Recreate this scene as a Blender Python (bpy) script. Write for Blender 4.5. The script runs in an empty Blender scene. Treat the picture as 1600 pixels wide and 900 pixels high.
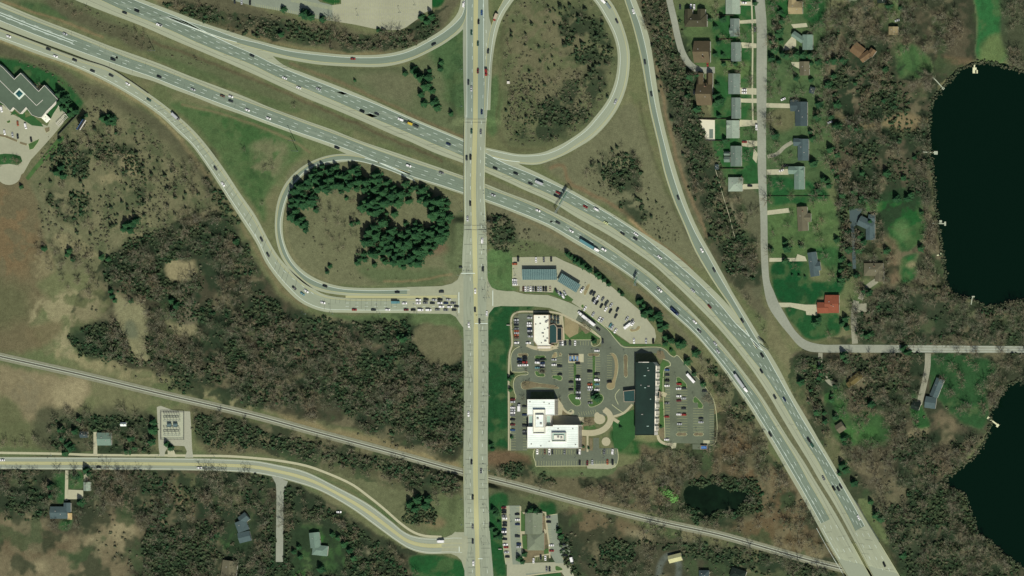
import bpy, bmesh, math, random
import numpy as np
from mathutils import Vector, geometry

# ---------------------------------------------------------------- camera, sky, sun, exposure
S = 0.6            # metres per map unit; the map is 1600 x 900 units
LEAN = 0.32        # the camera stands this far to the east per metre of height
HC = 8000.0
random.seed(7)
RNG = np.random.default_rng(11)
scene = bpy.context.scene
COL = scene.collection

cam_d = bpy.data.cameras.new("camera")
cam_d.sensor_fit = 'HORIZONTAL'
cam_d.sensor_width = 36.0
cam_d.lens = 36.0 * HC / (1600 * S)
cam_d.shift_x = -LEAN * HC / (1600 * S)
cam_d.clip_start = 10.0
cam_d.clip_end = 30000.0
cam = bpy.data.objects.new("camera", cam_d)
cam.location = (LEAN * HC, 0, HC)
COL.objects.link(cam)
scene.camera = cam

SUN_D = Vector((-0.40, 0.84, -1.0)).normalized()
sun_el = math.asin(-SUN_D.z)
sun_az = math.atan2(-SUN_D.x, -SUN_D.y)
world = bpy.data.worlds.new("World")
scene.world = world
world.use_nodes = True
wn = world.node_tree.nodes
bg = wn['Background']
sky = wn.new('ShaderNodeTexSky')
sky.sky_type = 'NISHITA'
sky.sun_disc = False
sky.sun_elevation = sun_el
sky.sun_rotation = sun_az
sky.dust_density = 2.0
world.node_tree.links.new(sky.outputs[0], bg.inputs[0])
bg.inputs[1].default_value = 0.06
sun_l = bpy.data.lights.new("sun", 'SUN')
sun_l.energy = 4.2
sun_l.angle = math.radians(0.5)
sun_l.color = (1.0, 0.96, 0.86)
sun = bpy.data.objects.new("sun", sun_l)
sun.rotation_euler = SUN_D.to_track_quat('-Z', 'Y').to_euler()
sun.location = (0, 0, 500)
COL.objects.link(sun)
vs = scene.view_settings
vs.view_transform = 'Standard'
vs.look = 'None'
vs.exposure = 0.0
vs.gamma = 1.0
vs.use_curve_mapping = False
KLIT = 1.12      # how bright a level white surface turns out; colours are asked for as they look in sun

# ---------------------------------------------------------------- map helpers
def lin(c):
    c = c / 255.0
    return c / 12.92 if c <= 0.04045 else ((c + 0.055) / 1.055) ** 2.4
CAST = (0.98, 1.045, 1.06)
def D(r, g, b, k=1.0, cast=CAST):
    r, g, b = (min(255, v * c) for v, c in zip((r, g, b), cast))
    return tuple(min(0.9, lin(v) * k / KLIT) for v in (r, g, b))
def W(px, py, z=0.0):
    gx, gy = (px - 800.0) * S, (450.0 - py) * S
    t = z / HC
    return Vector((gx + (LEAN * HC - gx) * t, gy - gy * t, z))
def sm(t):
    t = np.clip(t, 0, 1)
    return t * t * (3 - 2 * t)

def catmull(pts, step=4.0, closed=False):
    p = np.array(pts, float)
    n = len(p)
    if n < 3:
        d = np.linalg.norm(p[1] - p[0]); k = max(2, int(d / step) + 1)
        return p[0] + (p[1] - p[0]) * np.linspace(0, 1, k)[:, None]
    out = []
    segs = n if closed else n - 1
    for i in range(segs):
        if closed:
            p0, p1, p2, p3 = p[(i - 1) % n], p[i], p[(i + 1) % n], p[(i + 2) % n]
        else:
            p1, p2 = p[i], p[i + 1]
            p0 = p[i - 1] if i > 0 else 2 * p1 - p2
            p3 = p[i + 2] if i + 2 < n else 2 * p2 - p1
        d = np.linalg.norm(p2 - p1)
        k = max(1, int(round(d / step)))
        # centripetal parametrisation keeps uneven spacing from overshooting
        t0 = 0.0; t1 = t0 + max(1e-6, np.linalg.norm(p1 - p0)) ** .5
        t2 = t1 + max(1e-6, d) ** .5; t3 = t2 + max(1e-6, np.linalg.norm(p3 - p2)) ** .5
        t = np.linspace(t1, t2, k, endpoint=False)[:, None]
        a1 = (t1 - t) / (t1 - t0) * p0 + (t - t0) / (t1 - t0) * p1
        a2 = (t2 - t) / (t2 - t1) * p1 + (t - t1) / (t2 - t1) * p2
        a3 = (t3 - t) / (t3 - t2) * p2 + (t - t2) / (t3 - t2) * p3
        b1 = (t2 - t) / (t2 - t0) * a1 + (t - t0) / (t2 - t0) * a2
        b2 = (t3 - t) / (t3 - t1) * a2 + (t - t1) / (t3 - t1) * a3
        out.append((t2 - t) / (t2 - t1) * b1 + (t - t1) / (t2 - t1) * b2)
    if not closed:
        out.append(p[-1:])
    return np.vstack(out)
def resample(pl, n):
    d = np.r_[0, np.cumsum(np.linalg.norm(np.diff(pl, axis=0), axis=1))]
    s = np.linspace(0, d[-1], n)
    return np.c_[np.interp(s, d, pl[:, 0]), np.interp(s, d, pl[:, 1])]
def plen(pl):
    return np.linalg.norm(np.diff(pl, axis=0), axis=1).sum()
def normals(pl):
    t = np.gradient(pl, axis=0)
    t /= np.maximum(1e-9, np.linalg.norm(t, axis=1))[:, None]
    return t, np.c_[-t[:, 1], t[:, 0]]
def offset(pl, d):
    t, nn = normals(pl)
    return pl + nn * np.asarray(d).reshape(-1, 1) if np.ndim(d) else pl + nn * d
def inside(X, Y, poly):
    poly = np.asarray(poly, float)
    r = np.zeros(X.shape, bool)
    j = len(poly) - 1
    for i in range(len(poly)):
        xi, yi = poly[i]; xj, yj = poly[j]
        if yi != yj:
            c = ((yi > Y) != (yj > Y)) & (X < (xj - xi) * (Y - yi) / (yj - yi) + xi)
            r ^= c
        j = i
    return r
def edge_dist(X, Y, pl, closed=True):
    pl = np.asarray(pl, float)
    best = np.full(X.shape, 1e9)
    n = len(pl)
    for i in range(n if closed else n - 1):
        a = pl[i]; b = pl[(i + 1) % n]
        d = b - a; L = max(1e-9, d @ d)
        t = np.clip(((X - a[0]) * d[0] + (Y - a[1]) * d[1]) / L, 0, 1)
        q = (X - a[0] - t * d[0]) ** 2 + (Y - a[1] - t * d[1]) ** 2
        np.minimum(best, q, out=best)
    return np.sqrt(best)
_lat = RNG.random((256, 256))
def vnoise(X, Y):
    xi = np.floor(X).astype(int); yi = np.floor(Y).astype(int)
    fx = sm(X - xi); fy = sm(Y - yi)
    g = lambda a, b: _lat[a & 255, b & 255]
    return (g(xi, yi) * (1 - fx) + g(xi + 1, yi) * fx) * (1 - fy) + (g(xi, yi + 1) * (1 - fx) + g(xi + 1, yi + 1) * fx) * fy
def fbm(X, Y, scale, oct=4, off=0.0):
    a, s, t, tot = 1.0, 1.0 / scale, 0.0, 0.0
    for k in range(oct):
        t = t + a * vnoise(X * s + off + 17.3 * k, Y * s - off + 9.1 * k)
        tot += a; a *= 0.55; s *= 2.03
    return t / tot

# ---------------------------------------------------------------- the alignments (map units)
A0 = [(205,-8),(225,0),(280,21),(330,40),(372,53.5),(402,65),(441,100),(480,116),(540,139),(590,160),(630,178),(680,199),(724,217),(758,230.5),(790,243),(812,257),(840,270),(870,285),(895,298),(930,318),(960,336),(990,355),(1020,374),(1040,387),(1070,411),(1100,439),(1125,463),(1150,490),(1178,522),(1198,545),(1216,574),(1239,618),(1260,653),(1280,688),(1299,720),(1320,757),(1340,791),(1351,810),(1370,841),(1390,874),(1402,894),(1416,918)]
A1 = [(192,-8),(210,0),(245,14),(280,28),(300,38),(335,57),(362,70),(399,86),(427,100),(470,118),(510,133),(540,145),(580,160),(620,177),(650,190),(680,202.5),(724,221),(758,239),(790,256),(820,268),(850,281),(880,295),(900,306),(920,317),(950,334),(980,353),(1005,370),(1030,390),(1060,414),(1090,440),(1110,460),(1127,478),(1150,506),(1178,533),(1193,549),(1210,578),(1233,619),(1250,649),(1270,682),(1293,720),(1310,749),(1330,784),(1344,809),(1351,822)]
A2 = [(140,-8),(157,0),(205,22),(244,38),(280,53.5),(300,63),(340,80),(393,101),(430,119),(480,140),(530,161),(570,179),(610,196),(650,213),(680,226),(724,244.5),(758,260),(790,273),(820,287),(850,300),(880,314),(900,325),(930,341),(960,358),(976,370),(1010,394),(1040,418),(1070,444),(1087,460),(1100,472),(1130,507),(1150,530),(1170,555),(1190,580),(1216,619),(1235,651),(1255,686),(1277,720),(1294,752),(1310,780),(1326,809),(1336,830)]
A3 = [(100,-8),(120,1),(170,21),(220,40),(270,62),(320,83),(360,100),(400,117.5),(440,136),(480,154),(520,170),(570,191),(620,213),(640,221),(680,239),(724,255),(758,269),(790,283),(820,297),(850,310),(870,320),(900,339),(940,361),(970,379),(990,392),(1020,413),(1050,440),(1069,458),(1090,479),(1120,510),(1145,539),(1160,558),(1180,585),(1202,619),(1220,650),(1240,683),(1264,722),(1280,750),(1300,782),(1316,810),(1340,855),(1360,893),(1373,918)]
B0 = [(-15,-3),(0,3),(40,20),(80,36),(120,51),(170,71),(240,96),(300,120),(340,135),(380,150),(420,167),(480,189),(520,203),(560,219),(620,239),(640,246),(690,263),(724,275),(758,287),(790,300),(840,319),(860,329),(890,344),(920,362),(949,379),(990,408),(1020,430),(1050,458),(1080,486),(1110,518),(1129,539),(1150,565),(1170,591),(1191,620),(1210,650),(1230,682),(1256,721),(1275,753),(1295,785),(1310,810),(1335,856),(1358,898),(1369,918)]
B1 = [(-15,5),(0,11),(50,31),(100,50),(160,74),(200,90),(240,104),(300,127),(350,147),(380,157),(430,175),(470,190),(520,208),(580,231),(640,252),(690,268),(724,280),(758,293),(825,318),(860,335),(895,354),(936,379),(960,394),(990,415),(1020,438),(1050,466),(1080,493),(1105,520),(1121,539),(1150,573),(1170,601),(1185,621),(1205,654),(1225,686),(1246,720),(1265,755),(1285,789),(1297,811)]
B2 = [(-15,26),(0,32),(50,52),(100,71),(155,91),(200,107),(240,121),(280,137),(340,160),(380,175),(417,189),(470,208),(520,225),(550,236),(590,253),(640,274),(688,289),(724,301),(758,311.5),(800,327),(860,352),(890,369),(930,393),(960,412),(995,437),(1021,459),(1050,487),(1080,514),(1103,539),(1130,572),(1150,599),(1170,627),(1190,659),(1210,691),(1230,725),(1250,759),(1283,818)]
B3 = [(-15,36),(0,42),(50,61),(100,79),(150,98),(178,108),(205,117),(240,127),(270,139),(300,150),(340,166),(380,180),(404,189),(470,213),(520,231),(545,242),(590,258),(640,277),(684,291),(724,304),(758,315.5),(800,331),(860,357),(895,378),(930,398),(960,416),(990,437),(1015,458),(1050,491),(1075,513),(1100,539),(1130,578),(1158,618),(1170,635),(1190,668),(1213,707),(1230,737),(1255,780),(1272,810),(1295,852),(1320,894),(1334,918)]
A0s, A1s, A2s, A3s, B0s, B1s, B2s, B3s = [catmull(q) for q in (A0, A1, A2, A3, B0, B1, B2, B3)]

NSW = [(728,-15),(727,0),(724.5,25),(723.5,50),(723.5,90),(724.5,140),(725.5,180),(725,200),(724.5,260),(724.5,300),(725,350),(722.5,400),(722,425),(722,455),(722,480),(724,515),(725,560),(725,620),(724.5,675),(724,740),(725,800),(725,840),(724,860),(725.5,880),(726,915)]
NSE = [(763,-15),(763,0),(764,25),(770,50),(769,90),(766.5,120),(763,150),(761,180),(759.5,200),(758,260),(757.5,300),(760,350),(761,400),(762,455),(762.5,490),(763,540),(763,620),(762,675),(762.5,740),(764,800),(766,840),(769,875),(771,900),(772,915)]
NSc = [(743.5,-15),(743.5,0),(743.2,50),(743,90),(743,150),(742.5,200),(740.5,260),(740,300),(741,350),(742,400),(743,455),(743.5,520),(743.5,620),(743,740),(744,800),(745.5,850),(747,915)]
NSWs, NSEs, NScs = catmull(NSW), catmull(NSE), catmull(NSc)
RAIL = [(-15,553.5),(0,557),(125,585),(250,615),(400,650),(490,674.5),(560,693),(625,710.5),(722,737.5),(800,756.5),(900,783),(1025,814),(1125,836),(1200,857),(1270,877),(1330,892),(1420,915)]
RAILs = catmull(RAIL)

# heights: the cross road climbs over the freeway and over the railway, the freeway over the railway
def ns_height(py):
    return 5.6 * sm((py - 70) / 110.) * (1 - sm((py - 350) / 85.)) + 3.2 * sm((py - 560) / 130.) * (1 - sm((py - 785) / 55.))
def fw_height(py):
    return 3.6 * sm((py - 785) / 80.)
_fwpoly = np.vstack([A0s[A0s[:, 1] > 700], B3s[B3s[:, 1] > 700][::-1]])
def ground_z(X, Y):
    X = np.asarray(X, float); Y = np.asarray(Y, float)
    shp = X.shape; X = np.atleast_1d(X).ravel(); Y = np.atleast_1d(Y).ravel()
    z = np.zeros(X.shape)
    m = (np.abs(X - 745) < 60) & (Y > 60) & (Y < 850)
    if m.any():
        x, y = X[m], Y[m]
        lat = 1 - sm((np.abs(x - 743) - 28) / 16.)
        open_ = 1 - sm((y - 183) / 14.) * (1 - sm((y - 336) / 14.))
        dr = edge_dist(x, y, RAILs[(RAILs[:, 0] > 640) & (RAILs[:, 0] < 860)], False)
        z[m] += ns_height(y) * lat * open_ * np.where(y > 520, sm((dr - 7) / 8.), 1.)
    m = (X > 1225) & (Y > 780)
    if m.any():
        x, y = X[m], Y[m]
        ins = inside(x, y, _fwpoly)
        d = np.where(ins, 0, edge_dist(x, y, _fwpoly))
        rl = RAILs[RAILs[:, 0] > 1180]
        dr = edge_dist(x, y, rl, False)
        z[m] += fw_height(y) * (1 - sm(d / 10.)) * sm((dr - 6) / 8.)
    m = (np.abs(X - 743) < 170)
    if m.any():
        x, y = X[m], Y[m]
        dr = edge_dist(x, y, RAILs[(RAILs[:, 0] > 500) & (RAILs[:, 0] < 1000)], False)
        z[m] -= 2.6 * (1 - sm((np.abs(x - 743) - 45) / 110.)) * (1 - sm((dr - 5) / 10.)) * (Y[m] > 640) * (Y[m] < 830)
    m = X > 1150
    if m.any():
        x, y = X[m], Y[m]
        dr = edge_dist(x, y, RAILs[RAILs[:, 0] > 1050], False)
        z[m] -= 2.0 * sm((x - 1180) / 110.) * (1 - sm((dr - 5) / 10.)) * (y > 800)
    return z.reshape(shp)
def gz(px, py):
    return float(ground_z(np.array([px]), np.array([py]))[0])

# ---------------------------------------------------------------- materials
MATS = {}
def _nt(name):
    m = bpy.data.materials.new(name); m.use_nodes = True
    nt = m.node_tree
    return m, nt, nt.nodes['Principled BSDF']
def mat(name, col, var=0.25, scale=0.35, rough=0.9, metal=0.0, spec=0.3, fine=None, tint=None, big=None, coords='pos', stretch=None, coat=0.0):
    """Base colour broken up by two octaves of noise (world metres, or along a ribbon's own length and width)."""
    if name in MATS:
        return MATS[name]
    m, nt, b = _nt(name)
    N = nt.nodes; L = nt.links
    if coords == 'pos':
        src = N.new('ShaderNodeNewGeometry').outputs['Position']
    elif coords == 'uv':
        src = N.new('ShaderNodeUVMap').outputs['UV']
    else:
        src = N.new('ShaderNodeTexCoord').outputs['Object']
    if stretch:
        mp = N.new('ShaderNodeMapping'); mp.inputs['Scale'].default_value = stretch
        L.new(src, mp.inputs['Vector']); src = mp.outputs[0]
    n1 = N.new('ShaderNodeTexNoise'); n1.inputs['Scale'].default_value = scale; n1.inputs['Detail'].default_value = 5; n1.inputs['Roughness'].default_value = 0.6
    L.new(src, n1.inputs['Vector'])
    r1 = N.new('ShaderNodeMapRange'); r1.inputs['From Min'].default_value = 0.3; r1.inputs['From Max'].default_value = 0.7
    r1.inputs['To Min'].default_value = 1 - var; r1.inputs['To Max'].default_value = 1 + var
    L.new(n1.outputs[0], r1.inputs['Value'])
    fac = r1.outputs[0]
    if big:
        n2 = N.new('ShaderNodeTexNoise'); n2.inputs['Scale'].default_value = big[0]; n2.inputs['Detail'].default_value = 3
        L.new(src, n2.inputs['Vector'])
        r2 = N.new('ShaderNodeMapRange'); r2.inputs['From Min'].default_value = 0.3; r2.inputs['From Max'].default_value = 0.7
        r2.inputs['To Min'].default_value = 1 - big[1]; r2.inputs['To Max'].default_value = 1 + big[1]
        L.new(n2.outputs[0], r2.inputs['Value'])
        mm = N.new('ShaderNodeMath'); mm.operation = 'MULTIPLY'
        L.new(fac, mm.inputs[0]); L.new(r2.outputs[0], mm.inputs[1]); fac = mm.outputs[0]
    base = N.new('ShaderNodeRGB'); base.outputs[0].default_value = (*col, 1)
    cur = base.outputs[0]
    if tint:
        n3 = N.new('ShaderNodeTexNoise'); n3.inputs['Scale'].default_value = tint[1]; n3.inputs['Detail'].default_value = 4
        L.new(src, n3.inputs['Vector'])
        r3 = N.new('ShaderNodeMapRange'); r3.inputs['From Min'].default_value = 0.42; r3.inputs['From Max'].default_value = 0.6
        L.new(n3.outputs[0], r3.inputs['Value'])
        mx = N.new('ShaderNodeMix'); mx.data_type = 'RGBA'
        L.new(r3.outputs[0], mx.inputs['Factor']); L.new(cur, mx.inputs['A']); mx.inputs['B'].default_value = (*tint[0], 1)
        cur = mx.outputs['Result']
    vm = N.new('ShaderNodeVectorMath'); vm.operation = 'SCALE'
    L.new(cur, vm.inputs[0]); L.new(fac, vm.inputs['Scale'])
    L.new(vm.outputs[0], b.inputs['Base Color'])
    b.inputs['Roughness'].default_value = rough
    b.inputs['Metallic'].default_value = metal
    b.inputs['Specular IOR Level'].default_value = spec
    if coat: b.inputs['Coat Weight'].default_value = coat
    MATS[name] = m
    return m

M_ASPH = mat('asphalt freeway', D(124,131,112), 0.12, 0.55, 0.85, coords='uv', stretch=(0.04, 1.0, 1), big=(0.08, 0.06))
M_CONC = mat('concrete shoulder', D(163,160,133), 0.1, 0.6, 0.9, coords='uv', stretch=(0.05, 1.2, 1), big=(0.1, 0.06))
M_CONCR = mat('concrete roadway', D(152,151,128), 0.13, 0.8, 0.9, coords='uv', stretch=(0.06, 1.1, 1), big=(0.12, 0.07))
M_YSTRIP = mat('tan concrete lane', D(181,170,125), 0.06, 0.5, 0.9, coords='uv', stretch=(0.05, 1.0, 1), big=(0.1, 0.05))
M_RAMPC = mat('concrete ramp', D(152,152,128), 0.07, 0.6, 0.9, coords='uv', stretch=(0.05, 1.2, 1), big=(0.1, 0.05))
M_STREET = mat('grey street asphalt', D(150,146,128), 0.08, 0.5, 0.9, big=(0.05, 0.08))
M_LOT = mat('car park asphalt', D(103,105,87), 0.09, 0.5, 0.9, big=(0.05, 0.13))
M_LOTOLD = mat('pale car park paving', D(165,157,131), 0.06, 0.4, 0.9, big=(0.04, 0.07))
M_LOTDARK = mat('dark car park asphalt', D(101,104,84), 0.08, 0.5, 0.9, big=(0.05, 0.16))
M_WHITE = mat('white road paint', D(225,225,210), 0.06, 1.5, 0.7)
M_YELLOW = mat('yellow road paint', D(196,180,118), 0.06, 1.5, 0.7)
M_STALL = mat('faded stall paint', D(178,172,118), 0.08, 1.0, 0.8)
M_JOINT = mat('dark joint tar', D(88,88,78), 0.1, 1.0, 0.9)
M_PATH = mat('pale footpath concrete', D(184,172,140), 0.06, 0.5, 0.9)
M_PLAZA = mat('plaza paving', D(178,163,132), 0.07, 0.6, 0.9)
M_KERB = mat('kerb concrete', D(190,182,140), 0.06, 0.8, 0.9)
M_GRAVEL = mat('gravel', D(168,160,138), 0.14, 1.2, 0.95)
M_BALLAST = mat('track ballast', D(136,130,107), 0.16, 0.9, 0.95, coords='uv', stretch=(0.3, 1, 1), big=(0.15, 0.1))
M_RAIL = mat('worn rail steel', D(205,200,175), 0.05, 1, 0.4, 0.2)
M_SLEEPER = mat('weathered sleeper', D(110,102,86), 0.2, 1.5, 0.95)
M_WATER, _nt_, _b = _nt('dark lake water')
_b.inputs['Base Color'].default_value = (0.0012, 0.0085, 0.0036, 1); _b.inputs['Roughness'].default_value = 0.08
_b.inputs['Specular IOR Level'].default_value = 0.22
_n = _nt_.nodes.new('ShaderNodeTexNoise'); _n.inputs['Scale'].default_value = 0.6; _n.inputs['Detail'].default_value = 3
_bp = _nt_.nodes.new('ShaderNodeBump'); _bp.inputs['Strength'].default_value = 0.05; _bp.inputs['Distance'].default_value = 0.2
_g = _nt_.nodes.new('ShaderNodeNewGeometry'); _nt_.links.new(_g.outputs['Position'], _n.inputs['Vector'])
_nt_.links.new(_n.outputs[0], _bp.inputs['Height']); _nt_.links.new(_bp.outputs[0], _b.inputs['Normal'])
M_STEEL = mat('galvanised steel', D(150,155,148), 0.08, 1, 0.5, 0.6)
M_DARKSTEEL = mat('dark painted steel', D(70,74,70), 0.08, 1, 0.6, 0.3)
M_GLASS = mat('dark glass', (0.012, 0.018, 0.02), 0.1, 1, 0.12, 0.0, 0.5)
M_TYRE = mat('rubber', (0.02, 0.02, 0.02), 0.1, 2, 0.9)
M_CHROME = mat('lamp glass', (0.6, 0.6, 0.55), 0.05, 2, 0.2)
M_TAIL = mat('red lamp lens', (0.25, 0.01, 0.01), 0.05, 2, 0.3)
M_BARK = mat('bark', D(96,84,68), 0.25, 1.2, 0.95)

# ---------------------------------------------------------------- mesh helpers
class MB:
    """Collects shapes in world or local space and links them as one mesh object."""
    def __init__(s): s.v = []; s.f = []; s.mi = []; s.uv = []
    def add(s, verts, faces, mi=0, uvs=None):
        b = len(s.v)
        s.v.extend([tuple(v) for v in verts])
        for k, f in enumerate(faces):
            s.f.append([b + i for i in f]); s.mi.append(mi)
            s.uv.append([uvs[i] for i in f] if uvs is not None else [(0, 0)] * len(f))
    def box(s, x0, x1, y0, y1, z0, z1, mi=0):
        v = [(x0,y0,z0),(x1,y0,z0),(x1,y1,z0),(x0,y1,z0),(x0,y0,z1),(x1,y0,z1),(x1,y1,z1),(x0,y1,z1)]
        s.add(v, [(0,3,2,1),(4,5,6,7),(0,1,5,4),(1,2,6,5),(2,3,7,6),(3,0,4,7)], mi)
    def obox(s, c, ax, hx, hy, z0, z1, mi=0, top=1.0):
        c = Vector((c[0], c[1], 0)); u = Vector((ax[0], ax[1], 0)).normalized(); w = Vector((-u.y, u.x, 0))
        q = [(-1,-1),(1,-1),(1,1),(-1,1)]
        v = [c + u*hx*a + w*hy*b + Vector((0,0,z0)) for a, b in q] + [c + u*hx*a*top + w*hy*b*top + Vector((0,0,z1)) for a, b in q]
        s.add(v, [(0,3,2,1),(4,5,6,7),(0,1,5,4),(1,2,6,5),(2,3,7,6),(3,0,4,7)], mi)
    def tube(s, p0, p1, r0, r1=None, n=6, mi=0, cap=True):
        p0 = Vector(p0); p1 = Vector(p1); r1 = r0 if r1 is None else r1
        d = (p1 - p0).normalized()
        u = d.orthogonal().normalized(); w = d.cross(u)
        v = []
        for p, r in ((p0, r0), (p1, r1)):
            for k in range(n):
                a = 2 * math.pi * k / n
                v.append(p + (u * math.cos(a) + w * math.sin(a)) * r)
        f = [(k, (k + 1) % n, n + (k + 1) % n, n + k) for k in range(n)]
        if cap: f += [tuple(range(n - 1, -1, -1)), tuple(range(n, 2 * n))]
        s.add(v, f, mi)
    def poly_prism(s, pts, z0, z1, mi=0, mi_side=None, bottom=False):
        """Closed outline (world xy) raised from z0 to z1."""
        pts = [Vector((p[0], p[1], 0)) for p in pts]
        area = sum(a.x * b.y - b.x * a.y for a, b in zip(pts, pts[1:] + pts[:1]))
        if area < 0: pts = pts[::-1]
        n = len(pts)
        tri = geometry.tessellate_polygon([pts])
        top = [(p.x, p.y, z1) for p in pts]
        fs = []
        for t in tri:
            a, b, c = (pts[i] for i in t)
            fs.append(t if (b - a).cross(c - a).z > 0 else t[::-1])
        s.add(top, fs, mi, [(p.x, p.y) for p in pts])
        if z1 - z0 > 1e-6:
            v = [(p.x, p.y, z0) for p in pts] + top
            s.add(v, [(k, (k + 1) % n, n + (k + 1) % n, n + k) for k in range(n)], mi if mi_side is None else mi_side)
            if bottom:
                s.add([(p.x, p.y, z0) for p in pts], [f[::-1] for f in fs], mi)
    def build(s, name, mats, parent=None, smooth=False, link=True):
        me = bpy.data.meshes.new(name)
        me.from_pydata(s.v, [], s.f)
        for m in (mats if isinstance(mats, (list, tuple)) else [mats]): me.materials.append(m)
        me.polygons.foreach_set('material_index', s.mi)
        uvl = me.uv_layers.new(name='UVMap')
        uvl.data.foreach_set('uv', np.array([c for f in s.uv for c in f], np.float32).ravel())
        if smooth: me.polygons.foreach_set('use_smooth', [True] * len(s.f))
        me.update()
        o = bpy.data.objects.new(name, me)
        if link: COL.objects.link(o)
        if parent: o.parent = parent
        return o
def struct(o):
    o['kind'] = 'structure'; return o
def stuff(o):
    o['kind'] = 'stuff'; return o
def tag(o, label, cat, group=None):
    o['label'] = label; o['category'] = cat
    if group: o['group'] = group
    return o
def empty(name, loc=(0,0,0), rz=0.0):
    o = bpy.data.objects.new(name, None); COL.objects.link(o)
    o.empty_display_size = 0.5
    o.location = loc; o.rotation_euler = (0, 0, rz)
    return o
def copy_tree(o):
    r = o.copy(); COL.objects.link(r)
    for ch in o.children:
        c = ch.copy(); COL.objects.link(c); c.parent = r
        for g in ch.children:
            d = g.copy(); COL.objects.link(d); d.parent = c
    return r

OCC = np.zeros((450, 800), bool)     # where something paved, built or wet lies, at 2 map units per cell
_ox, _oy = np.meshgrid(np.arange(800) * 2 + 1.0, np.arange(450) * 2 + 1.0)
def occupy(poly, grow=0.0):
    p = np.asarray(poly, float)
    x0, x1 = p[:, 0].min() - grow - 2, p[:, 0].max() + grow + 2
    y0, y1 = p[:, 1].min() - grow - 2, p[:, 1].max() + grow + 2
    i0, i1 = max(0, int(x0 // 2)), min(800, int(x1 // 2) + 2); j0, j1 = max(0, int(y0 // 2)), min(450, int(y1 // 2) + 2)
    if i1 <= i0 or j1 <= j0: return
    X = _ox[j0:j1, i0:i1]; Y = _oy[j0:j1, i0:i1]
    m = inside(X, Y, p)
    if grow: m |= edge_dist(X, Y, p) < grow
    OCC[j0:j1, i0:i1] |= m
def taken(px, py):
    i, j = int(px // 2), int(py // 2)
    return OCC[j, i] if 0 <= i < 800 and 0 <= j < 450 else False

def ribbon(mb, L, R, dz, mi=0, step=4.0, across=3, zf=None, occ=False, thick=0.0):
    """Sheet between two map polylines, laid on the ground (or at zf(py)) dz above it; uv = metres along and across."""
    L = np.asarray(L, float); R = np.asarray(R, float)
    n = max(3, int(max(plen(L), plen(R)) / step))
    L = resample(L, n); R = resample(R, n)
    if occ: occupy(np.vstack([L, R[::-1]]), 1.5)
    mid = (L + R) / 2
    u = np.r_[0, np.cumsum(np.linalg.norm(np.diff(mid, axis=0), axis=1))] * S
    T = np.linspace(0, 1, across)
    P = L[:, None, :] + (R - L)[:, None, :] * T[None, :, None]
    X, Y = P[..., 0], P[..., 1]
    Z = (ground_z(X, Y) if zf is None else zf(X, Y)) + dz
    wid = np.linalg.norm(R - L, axis=1) * S
    gx = (X - 800) * S; gy = (450 - Y) * S; t = Z / HC
    VX = gx + (LEAN * HC - gx) * t; VY = gy - gy * t
    V = np.stack([VX, VY, Z], -1).reshape(-1, 3)
    UV = np.stack([np.repeat(u[:, None], across, 1), wid[:, None] * T[None, :]], -1).reshape(-1, 2)
    F = []
    # keep faces pointing up
    c = np.cross((V[across] - V[0]), (V[1] - V[0]))[2]
    for i in range(n - 1):
        for j in range(across - 1):
            a = i * across + j
            f = (a, a + across, a + across + 1, a + 1)
            F.append(f if c > 0 else f[::-1])
    mb.add(V.tolist(), F, mi, UV.tolist())
def line(mb, pl, w, dz, mi=0, zf=None, step=3.0):
    pl = np.asarray(pl, float)
    n = max(3, int(plen(pl) / step)); pl = resample(pl, n)
    ribbon(mb, offset(pl, w / S / 2), offset(pl, -w / S / 2), dz, mi, step, 2, zf)
def dashes(mb, pl, w, dz, on=3.0, gap=9.0, mi=0, zf=None, phase=0.0):
    pl = np.asarray(pl, float)
    d = np.r_[0, np.cumsum(np.linalg.norm(np.diff(pl, axis=0), axis=1))]
    s = phase / S
    while s + on / S < d[-1]:
        q = np.linspace(s, s + on / S, 3)
        seg = np.c_[np.interp(q, d, pl[:, 0]), np.interp(q, d, pl[:, 1])]
        ribbon(mb, offset(seg, w / S / 2), offset(seg, -w / S / 2), dz, mi, 99, 2, zf)
        s += (on + gap) / S
def between(L, R, t, n=400):
    return resample(np.asarray(L, float), n) * (1 - t) + resample(np.asarray(R, float), n) * t
def clip(pl, f):
    pl = np.asarray(pl); return pl[[bool(f(x, y)) for x, y in pl]]
def sheet(mb, pts, dz, mi=0, smooth=False, occ=True):
    """Flat polygon given in map units, on the ground."""
    p = catmull(pts, 4, True) if smooth else np.array(pts, float)
    if occ: occupy(p, 1.0)
    mb.poly_prism([W(x, y, dz).xy for x, y in p], dz, dz, mi)
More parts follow.
